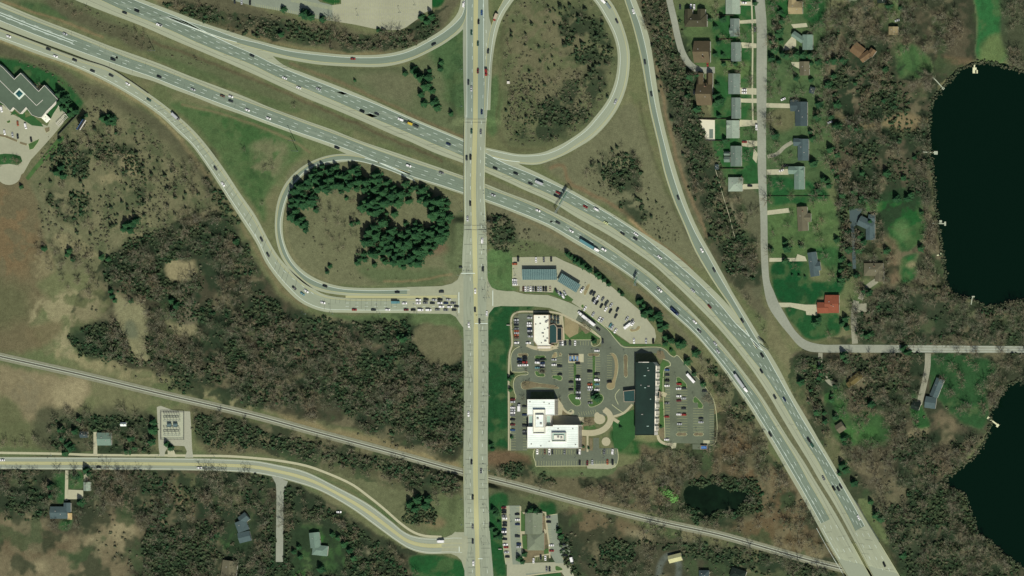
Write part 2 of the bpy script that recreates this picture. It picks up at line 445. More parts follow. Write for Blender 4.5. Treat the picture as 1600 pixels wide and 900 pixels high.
THICKETS = [
    ([(380,470),(440,480),(450,560),(420,610),(370,590)], 4.2, .40), ([(540,560),(716,565),(716,706),(640,690),(560,660),(520,620)], 4.0, .36), ([(108,530),(150,505),(200,480),(240,570),(200,566),(130,552)], 3.8, .32),
    ([(165,405),(270,360),(285,410),(262,470),(200,455),(170,450)], 4.0, .34), ([(265,445),(310,440),(330,500),(270,500)], 4.2, .4), ([(280,360),(370,365),(430,470),(600,505),(700,515),(640,560),(400,640),(240,580),(300,520)], 5.0, .52),
    ([(640,495),(600,505),(520,500),(480,492),(560,520),(640,530)], 4, .36), ([(95,222),(140,222),(135,275),(90,270),(78,255)], 4, .42), ([(140,232),(205,228),(230,300),(215,320),(190,270)], 4.4, .45), ([(75,300),(130,300),(135,335),(95,340)], 4.4, .45),
    ([(330,235),(352,300),(375,350),(355,350),(320,280)], 4.4, .42), ([(310,645),(430,678),(560,712),(716,754),(716,768),(560,732),(420,700),(312,690)], 4, .38), ([(80,660),(140,650),(240,660),(240,704),(90,704)], 4.4, .42),
    ([(0,740),(80,742),(80,800),(0,805)], 4.6, .48), ([(150,742),(430,752),(430,830),(330,800),(200,800)], 5, .52), ([(250,800),(430,820),(430,905),(230,900)], 4.2, .40), ([(446,760),(520,796),(600,856),(640,905),(560,905),(540,840),(446,800)], 4.2, .40), ([(446,820),(560,840),(560,905),(446,905)], 4.4, .44),
    ([(1008,0),(1040,0),(1090,120),(1100,200),(1184,440),(1150,430),(1080,290),(1040,150)], 4.6, .44), ([(1300,110),(1380,100),(1400,200),(1330,260),(1305,200)], 5, .5), ([(1300,40),(1460,130),(1450,300),(1330,400),(1310,240)], 6, .55), ([(1316,310),(1335,305),(1330,430),(1318,440)], 4, .38),
    ([(1345,470),(1620,470),(1620,535),(1345,535)], 5.4, .52), ([(1240,560),(1285,560),(1310,680),(1290,650),(1255,600)], 4, .36), ([(1330,556),(1445,556),(1440,610),(1380,640),(1320,620)], 4.6, .44), ([(1400,690),(1540,690),(1480,755),(1420,760)], 5, .5), ([(1420,765),(1515,775),(1525,830),(1470,835),(1420,800)], 4, .36), ([(1380,790),(1520,840),(1600,900),(1430,905)], 5, .48),
    ([(1076,752),(1180,752),(1200,796),(1150,812),(1080,815)], 3.4, .25), ([(1230,870),(1310,890),(1300,905),(1060,870),(1010,845),(940,855),(960,905),(920,880),(1000,850)], 4.4, .4), ([(940,845),(985,848),(990,880),(950,885)], 3.6, .28), ([(870,800),(890,850),(905,900),(885,890)], 4, .38), ([(1100,560),(1140,590),(1180,660),(1130,640)], 4.4, .44), ([(766,338),(800,348),(804,392),(766,384)], 4, .38), ([(820,720),(850,735),(870,755),(800,750),(766,740)], 4, .42),
    ([(255,4),(420,30),(600,56),(690,24),(660,66),(600,76),(450,66),(300,28)], 4, .40), ([(640,776),(680,776),(680,812),(632,815)], 3.8, .3), ([(930,250),(985,238),(1000,295),(960,296)], 4, .4), ([(970,315),(1000,310),(1010,345),(985,345)], 4, .4), ([(855,150),(940,110),(930,170),(880,210),(810,215)], 5, .5), ([(870,20),(945,40),(955,95),(900,100)], 5, .5)]
# ================================================================ GROUND: one sheet, its land cover painted as plant and soil colours
def axis(lo, hi, step, far):
    a = np.arange(lo, hi + .1, step)
    ext = np.array([30, 80, 180, 400, 900, 2000, far])
    return np.r_[lo - ext[::-1], a, hi + ext]
gxs, gys = axis(-24, 1624, 2.0, 5200), axis(-24, 924, 2.0, 5200)
GX, GY = np.meshgrid(gxs, gys)
_wx = (fbm(GX, GY, 22, 4, 3.1) - .5) * 2; _wy = (fbm(GX, GY, 22, 4, 41.7) - .5) * 2
def G(r, g, b, k=0.99):
    m = (r + g + b) / 3.0
    if g > 1.3 * r: k = 0.95
    return D(*(v * k * t for v, t in zip((m + (r - m) * .8, m + (g - m) * .8, m + (b - m) * .8), (.98, 1.07, 1.03))), cast=(1, 1, 1))
CB = np.zeros(GX.shape + (3,))
CB[:] = G(110, 106, 70)
def blend(m, col):
    CB[:] = CB * (1 - m[..., None]) + np.array(col) * m[..., None]
blend(sm((fbm(GX, GY, 90, 4, 5.) - .45) * 6) * .6, G(96, 104, 64))
blend(sm((fbm(GX, GY, 40, 4, 77.) - .52) * 8) * .5, G(126, 112, 80))
ROWS = lambda y: np.searchsorted(gys, y)
COLS = lambda x: np.searchsorted(gxs, x)
def paint(poly, rgb, a=1.0, f=6.0, w=8.0, smooth=True, mott=0.0):
    p = catmull(poly, 6, True) if smooth and len(poly) > 2 else np.array(poly, float)
    g = f + w + 2
    j0, j1 = ROWS(p[:, 1].min() - g), ROWS(p[:, 1].max() + g) + 1
    i0, i1 = COLS(p[:, 0].min() - g), COLS(p[:, 0].max() + g) + 1
    s = (slice(j0, j1), slice(i0, i1))
    X = GX[s] + _wx[s] * w; Y = GY[s] + _wy[s] * w
    d = edge_dist(X, Y, p); d = np.where(inside(X, Y, p), d, -d)
    m = sm(d / max(f, .5) * .5 + .5) * a
    if mott: m = m * sm((fbm(X, Y, 16, 3, mott) - .38) * 6)
    CB[s] = CB[s] * (1 - m[..., None]) + np.array(G(*rgb)) * m[..., None]
def ell(cx, cy, rx, ry, rot=0.0, n=12):
    c, s_ = math.cos(math.radians(rot)), math.sin(math.radians(rot))
    return [(cx + rx*math.cos(t)*c - ry*math.sin(t)*s_, cy + rx*math.cos(t)*s_ + ry*math.sin(t)*c) for t in [2*math.pi*k/n for k in range(n)]]
def streak(pl, wid, rgb, a=1.0, f=3.0, w=3.0):
    pl = catmull(pl, 6)
    g = wid + f + w + 2
    j0, j1 = ROWS(pl[:, 1].min() - g), ROWS(pl[:, 1].max() + g) + 1
    i0, i1 = COLS(pl[:, 0].min() - g), COLS(pl[:, 0].max() + g) + 1
    s = (slice(j0, j1), slice(i0, i1))
    X = GX[s] + _wx[s] * w; Y = GY[s] + _wy[s] * w
    d = wid / 2 - edge_dist(X, Y, pl, False)
    m = sm(d / f * .5 + .5) * a
    CB[s] = CB[s] * (1 - m[..., None]) + np.array(G(*rgb)) * m[..., None]

LAWN, LAWN2, GRN, OLV = (26,84,42), (52,98,50), (78,102,58), (98,103,66)
DRY, TAN, PALE, MARSH, WOOD, WOODD, RED = (124,112,80), (154,130,94), (178,152,114), (108,89,64), (92,80,60), (66,66,48), (126,98,70)

# --- the far woods on every side of the map
# --- north-west: office grounds, brush by the commuter lot
paint([(-20,96),(20,92),(60,104),(105,128),(130,165),(118,185),(60,180),(-20,150)], (40,92,46), 1, 3, 2)
paint([(-20,66),(60,90),(140,128),(210,165),(270,205),(320,260),(355,320),(330,330),(280,260),(200,190),(140,165),(100,125),(60,100),(-20,82)], (92,84,62), .9, 5, 6)
streak([(0,64),(70,88),(150,122),(230,168),(285,220)], 5, (160,134,92), .8, 3, 2)
streak([(285,220),(350,310),(400,390),(440,450),(480,480)], 7, (128,108,76), .8, 4, 3)
paint([(245,4),(330,-10),(420,20),(520,38),(600,52),(655,40),(690,10),(700,-20),(722,-20),(700,36),(664,64),(600,80),(540,80),(450,70),(380,54),(300,30)], (96,86,64), .95, 5, 6)
streak([(240,-2),(310,26),(380,50),(450,72),(540,84),(610,84)], 4, (132,108,76), .8, 3, 2)
paint([(675,-20),(698,-20),(690,8),(676,12)], (20,84,36), 1, 2, 1)
paint([(512,-20),(533,-20),(531,5),(520,7),(503,2)], (36,88,38), 1, 2, 1, False)
# --- triangle with the pines
paint([(440,98),(520,104),(600,106),(660,92),(720,40),(722,212),(640,176),(560,142),(500,120)], (98,101,68), 1, 4, 5)
paint([(560,120),(610,110),(650,125),(640,160),(600,150)], (112,104,76), .8, 12, 10)
paint([(672,78),(722,40),(722,180),(700,160),(690,110)], (74,100,58), .9, 8, 6)
streak([(455,100),(520,124),(580,150),(650,182),(722,214)], 5, (120,98,70), .9, 3, 3)
streak([(470,103),(560,108),(620,108)], 6, (82,84,56), .6, 5, 3)
# --- median between the carriageways
paint([(0,-10),(90,-20),(200,40),(330,95),(480,160),(600,208),(722,262),(722,270),(600,222),(480,176),(340,125),(200,72),(60,20)], (98,98,66), 1, 3, 4)
paint([(30,4),(70,6),(110,24),(100,34),(60,22)], (68,92,54), .9, 5, 4)
streak([(5,2),(45,16),(100,34),(160,58)], 3.5, (140,108,76), .8, 2, 2)
paint([(60,-10),(100,0),(140,22),(200,46),(240,66),(225,78),(180,60),(120,36),(80,12)], (92,84,62), .9, 5, 5)
paint([(230,82),(300,104),(390,142),(470,172),(460,178),(360,140),(270,108)], (84,96,58), .8, 4, 5)
streak([(240,66),(300,88),(380,118),(440,142),(520,178),(600,212),(690,250)], 4, (96,76,56), .8, 3, 3)
streak([(758,282),(840,316),(900,345),(990,400),(1060,460),(1130,535),(1200,625),(1290,770),(1330,840)], 11, (112,104,76), .95, 3, 2)
streak([(960,388),(1060,462),(1120,522)], 5, (88,92,58), .8, 3, 3)
# --- the loops
paint([(800,-20),(930,-20),(955,20),(966,80),(960,140),(930,195),(880,222),(800,228),(775,215),(785,120),(782,50)], (106,102,69), 1, 4, 5)
paint([(795,-10),(925,-10),(960,80),(930,190),(800,222)], (82,88,56), .6, 10, 12, True, 27.7)
paint([(800,20),(860,10),(930,50),(940,120),(900,190),(820,200),(800,120)], (118,103,76), .7, 14, 14, True, 3.3)
paint([(762,130),(776,120),(782,180),(770,215),(760,200)], (82,102,60), .9, 5, 4)
streak([(792,20),(785,60),(782,130),(778,200),(800,232),(850,232)], 4, (92,84,58), .6, 3, 3)
paint([(455,262),(520,250),(600,262),(690,296),(720,318),(720,430),(690,440),(560,446),(500,436),(460,400),(446,350)], (114,107,76), 1, 4, 5)
paint([(560,420),(640,420),(700,425),(690,442),(600,446)], (92,100,64), .9, 6, 6)
paint([(690,380),(722,330),(722,425),(700,420)], (94,102,66), .8, 6, 5)
streak([(455,300),(447,350),(452,390),(475,420),(510,438)], 6, (130,116,84), .7, 3, 2)
streak([(600,440),(650,438),(705,428)], 3, (136,108,76), .8, 2, 2)
paint(ell(678,388,22,12), (118,88,68), .8, 8, 6)
paint([(265,160),(330,168),(400,188),(465,214),(474,238),(440,268),(418,310),(412,345),(390,312),(350,255),(315,210)], (82,101,58), 1, 6, 5)
paint([(290,168),(400,195),(440,225),(420,250),(380,225),(330,195)], (62,98,50), .8, 10, 12, True, 8.1)
paint([(400,220),(450,230),(440,262),(415,275),(390,258)], (122,112,80), .8, 8, 10, True, 2.0)
paint([(375,240),(410,240),(415,300),(405,330),(385,290)], (70,98,52), .8, 8, 8, True, 5.)
streak([(285,163),(340,176),(400,196),(460,222),(484,238)], 3.5, (128,106,76), .8, 2, 2)
# --- west field and marsh
paint([(40,230),(100,200),(140,160),(200,185),(270,230),(330,320),(380,400),(300,400),(180,420),(80,420),(60,330)], (108,101,71), 1, 10, 10)
paint([(60,230),(140,160),(270,230),(340,330),(375,400),(180,410),(70,380)], (84,88,58), .75, 14, 14, True, 9.7)
paint([(60,230),(140,160),(270,230),(340,330),(375,400),(180,410),(70,380)], (130,114,84), .5, 14, 14, True, 19.3)
paint([(-20,225),(0,230),(36,268),(62,320),(66,365),(80,420),(60,445),(74,470),(50,505),(60,545),(-20,540)], (112,95,68), 1, 8, 8)
paint([(-20,300),(20,310),(50,345),(55,400),(20,430),(-20,420)], (126,96,66), .85, 16, 12, True, 4.)
paint([(-20,440),(40,450),(40,500),(-20,510)], (98,92,62), .9, 14, 12)
for q in [ell(207,262,24,9,45), ell(200,240,14,6,40), ell(212,352,22,14,10), ell(285,418,26,14,10), ell(105,375,22,12,50), ell(65,410,16,22,30), ell(180,290,30,14,40), ell(325,350,12,26,30)]:
    paint(q, (144,124,90), .8, 6, 12, True, 6.5)
streak([(80,330),(110,360),(140,395),(160,405),(175,430),(180,460)], 9, (134,118,84), .8, 6, 5)
streak([(50,290),(80,335),(120,372)], 6, (112,106,76), .8, 5, 5)
paint([(60,465),(100,452),(140,455),(156,478),(140,500),(108,512),(126,542),(120,560),(70,545),(88,520),(52,512),(44,486)], (150,130,96), .9, 7, 12, True, 2.2)
paint([(40,520),(70,505),(92,500),(92,522),(60,545)], (116,96,68), .8, 7, 6)
paint([(85,545),(130,555),(200,570),(280,596),(360,620),(430,642),(420,650),(300,612),(180,585),(90,562)], (148,128,92), .8, 6, 9, True, 3.7)
paint([(430,640),(520,668),(620,690),(716,722),(716,736),(600,702),(480,670)], (142,116,82), .8, 5, 6)
# --- the big wood between the ramp and the railway
paint([(170,398),(220,385),(270,352),(330,330),(365,352),(405,420),(445,468),(500,500),(580,503),(640,512),(716,520),(718,712),(650,694),(560,672),(470,652),(400,632),(330,604),(280,592),(200,568),(140,553),(108,528),(150,500),(172,478),(160,440)], (84,76,57), 1, 7, 8)
paint([(380,470),(470,490),(520,560),(500,620),(440,600),(390,560)], (104,88,68), .8, 16, 12)
paint([(440,520),(560,490),(640,520),(600,570),(500,590)], (112,94,74), .7, 16, 12)
paint([(170,410),(250,380),(280,420),(260,470),(200,450)], WOODD, .8, 12, 10)
paint([(130,520),(200,490),(250,560),(210,575),(140,550)], WOODD, .8, 10, 10)
paint([(550,560),(700,570),(716,700),(600,680),(530,640)], WOODD, .75, 18, 14)
paint([(180,458),(202,470),(226,478),(230,510),(226,540),(236,560),(214,562),(198,530),(184,500)], (142,126,92), .95, 5, 5)
paint([(258,412),(300,408),(306,425),(290,440),(264,436)], (166,140,102), .9, 6, 6)
paint([(258,505),(280,508),(308,500),(306,524),(285,524)], (156,134,98), .9, 6, 6)
paint([(648,512),(716,516),(718,566),(690,572),(660,560),(648,535)], (116,100,72), .95, 7, 6)
paint([(672,536),(700,530),(706,556),(680,562)], (84,82,58), .7, 8, 6)
paint([(500,488),(560,492),(720,492),(726,520),(722,690),(715,690),(714,520),(640,506),(560,503)], (92,104,64), .95, 4, 3)
# --- between the railway and the arterial
paint([(-20,574),(60,582),(140,600),(128,630),(98,668),(60,660),(-20,650)], (138,116,86), 1, 7, 8)
paint([(0,620),(30,640),(50,700),(-20,700)], (100,98,64), .9, 8, 8)
paint([(10,590),(60,595),(60,640),(30,640)], (126,108,82), .8, 8, 8, True, 1.)
paint([(90,600),(130,600),(118,640),(85,640)], (160,136,102), .7, 8, 8)
paint([(60,640),(130,640),(240,650),(240,700),(60,704)], (80,78,56), .9, 8, 8)
paint([(-20,700),(100,704),(240,706),(400,712),(400,720),(-20,716)], (98,104,66), .9, 4, 3)
paint([(300,630),(420,668),(560,706),(716,746),(716,800),(600,760),(430,712),(320,706),(305,670)], (104,92,66), .95, 6, 6)
paint([(420,715),(500,720),(600,750),(716,770),(720,832),(650,836),(600,796),(540,752),(470,730)], (106,102,70), .95, 6, 5)
paint([(690,776),(722,776),(722,830),(670,836)], (98,104,66), .9, 6, 4)
paint([(430,726),(480,738),(560,772),(620,818),(610,812),(540,762),(470,738)], (78,102,58), .9, 3, 2)
paint(ell(680,815,18,10,0), (132,106,76), .8, 6, 5)
paint(ell(150,678,10,26,0), (58,84,48), .8, 6, 4)
paint(ell(178,670,24,14,0), (70,88,56), .8, 6, 4)
# --- south-west: woods, marsh and gardens
paint([(-20,736),(420,746),(432,750),(432,900),(420,920),(-20,920)], (88,78,60), 1, 4, 3)
paint([(446,756),(520,786),(600,842),(650,864),(720,880),(720,920),(446,920)], (84,80,58), 1, 4, 3)
paint([(128,834),(158,804),(186,800),(212,820),(230,850),(200,880),(186,920),(-20,920),(-20,806),(40,798),(60,816),(110,836)], (134,112,84), 1, 8, 10)
for q in [ell(150,848,16,10,-20), ell(60,885,14,12), ell(25,880,8,14), ell(200,862,18,7,30), ell(190,830,24,16), ell(30,810,22,8)]:
    paint(q, (172,146,110), .8, 8, 8)
paint([(0,830),(60,830),(110,850),(60,870),(0,860)], (112,90,66), .8, 12, 10)
paint([(265,745),(315,745),(312,775),(298,810),(280,800),(278,770)], (146,118,86), .85, 8, 9)
paint(ell(262,768,10,6), (150,120,90), .8, 5, 5)
paint([(84,740),(104,740),(104,775),(94,788),(86,780)], (52,94,48), .95, 4, 3)
paint([(109,738),(130,738),(130,762),(109,764)], (56,96,50), .95, 3, 2)
paint([(96,812),(112,812),(106,828),(92,824)], (48,92,46), .9, 4, 3)
paint(ell(370,840,24,24), (60,92,48), .9, 8, 10)
paint([(640,872),(660,866),(700,870),(724,878),(724,920),(655,920),(645,895)], (34,88,42), 1, 3, 2)
paint([(462,826),(522,824),(545,850),(535,890),(475,890)], (56,88,46), .9, 8, 8)
paint([(460,870),(472,868),(472,920),(456,920)], (52,104,42), .95, 3, 2)
paint([(498,838),(512,836),(512,850),(500,850)], (62,112,48), .9, 3, 2)
streak([(445,800),(480,808),(510,815),(540,840),(570,860),(600,875),(630,895),(640,920)], 6, (140,126,98), .9, 3, 2)
streak([(437,822),(432,830),(420,832)], 6, (128,118,96), .8, 3, 2)
# --- east of the cross road
paint([(764,392),(800,392),(802,404),(801,447),(810,452),(764,452)], (86,110,62), 1, 3, 2)
paint([(762,318),(820,330),(900,376),(1000,450),(1080,530),(1140,620),(1200,690),(1180,700),(1120,600),(1040,500),(960,440),(880,400),(800,392),(764,380)], (112,102,76), .95, 5, 5)
streak([(800,335),(880,372),(960,424),(1040,490)], 4, (124,104,72), .7, 3, 3)
paint([(800,376),(860,384),(910,410),(960,440),(1020,500),(1010,505),(950,455),(900,425),(850,402),(800,400)], (96,100,64), .9, 4, 3)
paint([(764,482),(800,478),(835,477),(828,486),(808,487),(798,495),(798,540),(794,560),(795,640),(794,705),(764,706)], (32,82,42), 1, 3, 2)
paint([(764,706),(800,706),(826,712),(830,728),(800,732),(764,728)], (112,82,60), .95, 6, 5)
paint([(764,728),(830,732),(900,742),(980,735),(1010,760),(980,780),(860,770),(764,752)], (104,90,66), .95, 6, 6)
paint([(828,728),(870,735),(930,732),(966,730),(960,745),(880,745),(835,740)], (94,104,66), .9, 5, 4)
paint([(955,672),(1000,690),(1046,690),(1040,704),(1000,712),(965,705)], (38,86,38), 1, 4, 3)
paint([(1000,694),(1050,704),(1100,706),(1150,640),(1200,700),(1280,820),(1310,870),(1300,890),(1200,850),(1100,826),(1020,805),(900,775),(960,740),(1000,720)], (106,90,66), 1, 6, 6)
paint([(1100,640),(1150,660),(1220,740),(1260,830),(1200,840),(1150,760)], (124,94,66), .8, 18, 14)
paint([(1125,560),(1160,600),(1200,680),(1180,690),(1130,620)], (112,104,74), .8, 8, 6)
paint([(935,755),(970,765),(975,785),(950,778)], (166,132,104), .9, 5, 6)
paint([(1060,790),(1180,815),(1290,855),(1280,870),(1150,830)], (116,92,62), .8, 8, 8)
paint([(870,800),(940,810),(1010,830),(1100,850),(1190,872),(1310,905),(1310,920),(870,920)], (84,78,58), 1, 6, 6)
paint([(890,795),(960,808),(1000,825),(1020,850),(990,845),(955,862),(930,880),(915,850),(895,825)], (126,102,74), .95, 8, 8)
paint(ell(1000,842,24,10,20), (152,132,100), .8, 8, 8)
paint([(764,768),(792,766),(830,785),(870,790),(875,830),(900,880),(905,920),(764,920)], (86,88,60), .95, 4, 3)
paint([(766,775),(790,772),(788,862),(792,920),(770,920)], (34,86,42), 1, 3, 2)
paint([(842,785),(865,786),(868,803),(850,803)], (26,84,38), .95, 3, 2)
paint([(1130,870),(1180,875),(1230,890),(1230,920),(1120,920)], (98,100,66), .9, 6, 6)
streak([(1030,920),(1032,880),(1045,868),(1060,880),(1058,920)], 9, (108,108,100), .95, 3, 2)
# --- verge east of the freeway
paint([(1140,440),(1180,510),(1210,540),(1260,620),(1320,720),(1370,810),(1410,880),(1440,920),(1400,920),(1300,740),(1220,600)], (112,107,72), 1, 4, 4)
paint([(1200,480),(1230,540),(1260,580),(1300,640),(1280,640),(1240,590),(1200,530)], (122,110,78), .9, 5, 4)
paint([(1340,780),(1400,800),(1410,850),(1380,850)], (94,104,62), .8, 8, 6)
# --- between the far ramp and the street
paint([(1000,-20),(1040,-20),(1065,80),(1090,115),(1095,170),(1130,260),(1150,360),(1180,440),(1200,500),(1140,440),(1085,340),(1040,200)], (104,94,70), 1, 5, 5)
streak([(1005,0),(1022,60),(1032,130),(1050,220),(1080,310),(1110,380)], 4, (138,106,76), .8, 3, 3)
paint([(1130,360),(1160,372),(1170,400),(1150,410)], (96,104,62), .9, 6, 5)
paint([(842,250),(880,246),(940,200),(985,160),(1005,200),(1040,300),(1080,370),(1100,420),(1060,400),(990,345),(900,295)], (114,106,77), 1, 5, 5)
streak([(862,262),(878,258),(890,285),(920,300),(980,335),(1010,368),(1040,388),(1080,420)], 5, (128,98,70), .9, 3, 3)
streak([(982,340),(1005,362),(1030,382)], 4, (172,134,94), .9, 3, 2)
streak([(1000,160),(1012,220),(1030,270),(1050,320),(1075,370)], 3, (86,80,56), .7, 3, 2)
# --- houses west of the street
paint([(1060,10),(1110,10),(1118,60),(1118,110),(1090,105),(1075,80)], (84,100,58), .95, 5, 3)
paint([(1117,20),(1182,0),(1182,70),(1176,110),(1180,210),(1184,330),(1150,310),(1125,262),(1112,220),(1112,185),(1118,100)], (44,94,46), 1, 4, 3)
paint([(1118,96),(1178,100),(1176,118),(1118,114)], (92,110,60), .9, 4, 3)
paint([(1170,190),(1182,190),(1182,260),(1168,256)], (38,90,44), .9, 3, 2)
paint([(1135,290),(1184,300),(1186,470),(1160,420),(1140,350)], (98,92,68), .95, 6, 5)
streak([(1140,310),(1150,340),(1160,370)], 3, (170,150,118), .8, 2, 1)
# --- east of the street
paint([(1198,-20),(1288,-20),(1290,40),(1295,100),(1300,180),(1310,230),(1312,270),(1285,300),(1198,280)], (76,95,57), 1, 5, 5)
paint([(1200,0),(1232,0),(1228,28),(1202,25)], (36,92,42), .95, 3, 2)
paint([(1255,0),(1285,0),(1282,40),(1262,36)], (36,92,44), .95, 4, 3)
paint([(1200,175),(1240,170),(1240,200),(1200,200)], (112,100,70), .8, 6, 4)
paint([(1200,278),(1240,278),(1290,296),(1296,308),(1280,330),(1240,318),(1200,328)], (38,92,46), 1, 4, 3)
paint([(1200,328),(1250,320),(1300,312),(1312,350),(1316,395),(1255,408),(1202,402)], (84,106,58), 1, 4, 3)
paint([(1206,412),(1262,410),(1265,436),(1290,440),(1312,420),(1318,450),(1310,462),(1280,466),(1275,475),(1218,472),(1206,440)], (24,84,42), 1, 3, 2)
paint([(1270,390),(1320,392),(1322,420),(1290,420)], (48,96,48), .9, 5, 4)
paint([(1226,482),(1258,480),(1262,490),(1310,490),(1312,520),(1290,528),(1264,530),(1244,512)], (34,88,44), 1, 3, 2)
paint([(1290,60),(1330,30),(1400,10),(1500,-20),(1525,30),(1525,90),(1500,106),(1465,140),(1455,200),(1456,300),(1470,400),(1460,440),(1400,440),(1340,430),(1320,400),(1312,300),(1300,200)], (102,88,68), 1, 6, 6)
paint([(1320,-20),(1362,-20),(1352,30),(1345,52),(1335,30)], (128,124,104), .9, 5, 4)
paint([(1385,-20),(1415,-20),(1405,30),(1392,40)], (92,108,62), .9, 5, 4)
paint([(1385,45),(1400,48),(1404,64),(1390,64)], (150,124,90), .8, 5, 4)
paint([(1402,72),(1430,72),(1456,95),(1455,112),(1440,122),(1408,124)], (72,106,56), .95, 5, 5)
paint([(1522,-20),(1575,-20),(1575,40),(1570,95),(1545,98),(1525,88),(1528,40)], (48,110,56), 1, 4, 4)
paint([(1540,60),(1570,55),(1568,95),(1530,96)], (110,118,68), .85, 6, 5)
paint([(1460,88),(1500,90),(1520,92),(1515,100),(1470,98)], (130,102,74), .8, 4, 3)
paint([(1570,-20),(1620,-20),(1620,120),(1580,105)], (70,72,52), .9, 5, 5)
paint([(1370,305),(1392,296),(1415,293),(1418,312),(1438,305),(1442,330),(1450,355),(1440,378),(1410,392),(1385,365),(1374,330)], (36,92,42), 1, 5, 5)
paint(ell(1410,362,14,16), (92,118,68), .8, 8, 6)
paint([(1325,325),(1372,315),(1378,330),(1350,330),(1330,338)], (72,112,56), .9, 4, 4)
paint([(1408,405),(1440,396),(1450,402),(1440,420),(1425,440),(1405,440)], (44,98,48), 1, 4, 4)
paint(ell(1424,414,7,5), (170,146,106), .9, 4, 3)
paint([(1340,395),(1380,370),(1408,395),(1404,440),(1385,450),(1380,415)], (136,106,80), .8, 7, 7)
paint([(1432,400),(1460,385),(1475,420),(1465,445),(1440,440)], (132,112,86), .85, 7, 7)
paint([(1338,450),(1372,450),(1376,480),(1362,525),(1340,530)], (78,98,56), .95, 5, 5)
paint([(1360,455),(1400,445),(1480,460),(1530,480),(1620,465),(1620,535),(1345,535)], (106,92,72), 1, 5, 5)
paint([(1505,475),(1520,478),(1516,510),(1505,505)], (120,122,80), .9, 5, 4)
# --- south of the lake road
paint([(1238,552),(1330,552),(1620,552),(1620,590),(1560,622),(1545,670),(1490,745),(1510,790),(1530,835),(1600,890),(1620,920),(1430,920),(1370,800),(1290,660),(1250,590)], (98,86,66), 1, 5, 5)
paint([(1286,608),(1310,600),(1322,620),(1328,660),(1345,690),(1330,700),(1310,690),(1295,650)], (54,98,46), .95, 5, 6)
paint([(1330,650),(1380,650),(1392,680),(1370,700),(1340,695)], (62,98,50), .95, 8, 8)
paint([(1262,562),(1282,568),(1280,585),(1266,580)], (88,112,58), .9, 4, 4)
paint([(1452,556),(1530,556),(1560,575),(1540,600),(1546,650),(1530,672),(1490,655),(1470,630),(1452,600)], (48,86,46), 1, 5, 6)
paint([(1424,610),(1450,650),(1450,672),(1436,672),(1424,645)], (46,98,46), .95, 4, 4)
paint([(1465,640),(1492,655),(1490,690),(1470,690)], (140,116,88), .85, 7, 7)
paint([(1318,672),(1356,664),(1375,675),(1340,690)], (70,112,54), .8, 5, 5)
paint([(1420,675),(1450,670),(1450,680),(1425,690)], (176,148,112), .8, 4, 4)
paint([(1420,780),(1480,765),(1515,800),(1520,820),(1470,810),(1430,800)], (62,72,46), .9, 8, 8)
paint([(1425,740),(1432,735),(1430,762),(1415,760)], (160,136,96), .7, 5, 6)
paint([(1395,700),(1430,690),(1460,720),(1420,740)], (116,96,76), .8, 12, 10)
# --- the litter under the woods is anything but even: dark ground, tan leaves, green moss
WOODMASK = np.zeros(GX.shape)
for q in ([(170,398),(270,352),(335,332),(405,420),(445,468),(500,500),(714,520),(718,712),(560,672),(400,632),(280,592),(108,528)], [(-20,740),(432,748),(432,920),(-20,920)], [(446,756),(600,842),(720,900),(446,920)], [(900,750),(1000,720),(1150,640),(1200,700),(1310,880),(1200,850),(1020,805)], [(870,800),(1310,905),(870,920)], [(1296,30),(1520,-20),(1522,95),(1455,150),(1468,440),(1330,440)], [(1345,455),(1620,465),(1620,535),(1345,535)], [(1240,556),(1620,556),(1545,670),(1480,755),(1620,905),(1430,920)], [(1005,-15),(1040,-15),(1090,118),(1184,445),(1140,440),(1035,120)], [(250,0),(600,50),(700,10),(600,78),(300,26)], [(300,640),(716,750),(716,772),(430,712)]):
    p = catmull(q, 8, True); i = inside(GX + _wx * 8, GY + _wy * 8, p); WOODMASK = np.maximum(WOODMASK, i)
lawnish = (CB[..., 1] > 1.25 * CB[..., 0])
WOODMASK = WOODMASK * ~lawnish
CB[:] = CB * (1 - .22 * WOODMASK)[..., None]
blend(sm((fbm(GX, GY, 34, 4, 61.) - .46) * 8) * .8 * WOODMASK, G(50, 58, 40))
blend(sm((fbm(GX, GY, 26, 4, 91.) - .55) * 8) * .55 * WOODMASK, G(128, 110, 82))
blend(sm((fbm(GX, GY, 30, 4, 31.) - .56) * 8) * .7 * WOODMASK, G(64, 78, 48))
greenish = np.clip((CB[..., 1] / np.maximum(CB[..., 0], 1e-4) - 1.3) * 2, 0, 1)
blend(sm((fbm(GX, GY, 20, 4, 71.) - .52) * 8) * .45 * greenish, G(92, 104, 62))
blend(sm((fbm(GX, GY, 12, 3, 18.) - .56) * 8) * .35 * greenish, G(40, 72, 40))
for q, _s, _l in THICKETS:
    paint(q, (46,60,40), .85, 8, 12, True, 14.)
for q, c_ in (([(180,458),(202,470),(226,478),(230,510),(226,540),(236,560),(214,562),(198,530),(184,500)], (140,126,92)), ([(258,412),(300,408),(306,425),(290,440),(264,436)], (160,136,100)), ([(258,505),(280,508),(308,500),(306,524),(285,524)], (150,130,96)), ([(280,450),(300,455),(308,500),(290,505),(278,480)], (112,98,78)), ([(648,512),(716,516),(718,566),(690,572),(660,560),(648,535)], (112,100,72)), ([(1305,180),(1340,190),(1400,186),(1450,188),(1450,194),(1400,194),(1340,198)], (140,114,80)), ([(1390,185),(1430,180),(1435,200),(1400,205)], (136,110,78))):
    paint(q, c_, .85, 5, 7)
paint(ell(1122,783,66,34), (48,62,40), .9, 10, 8)
paint(ell(205,515,10,16,-10), (96,98,78), .7, 4, 3)
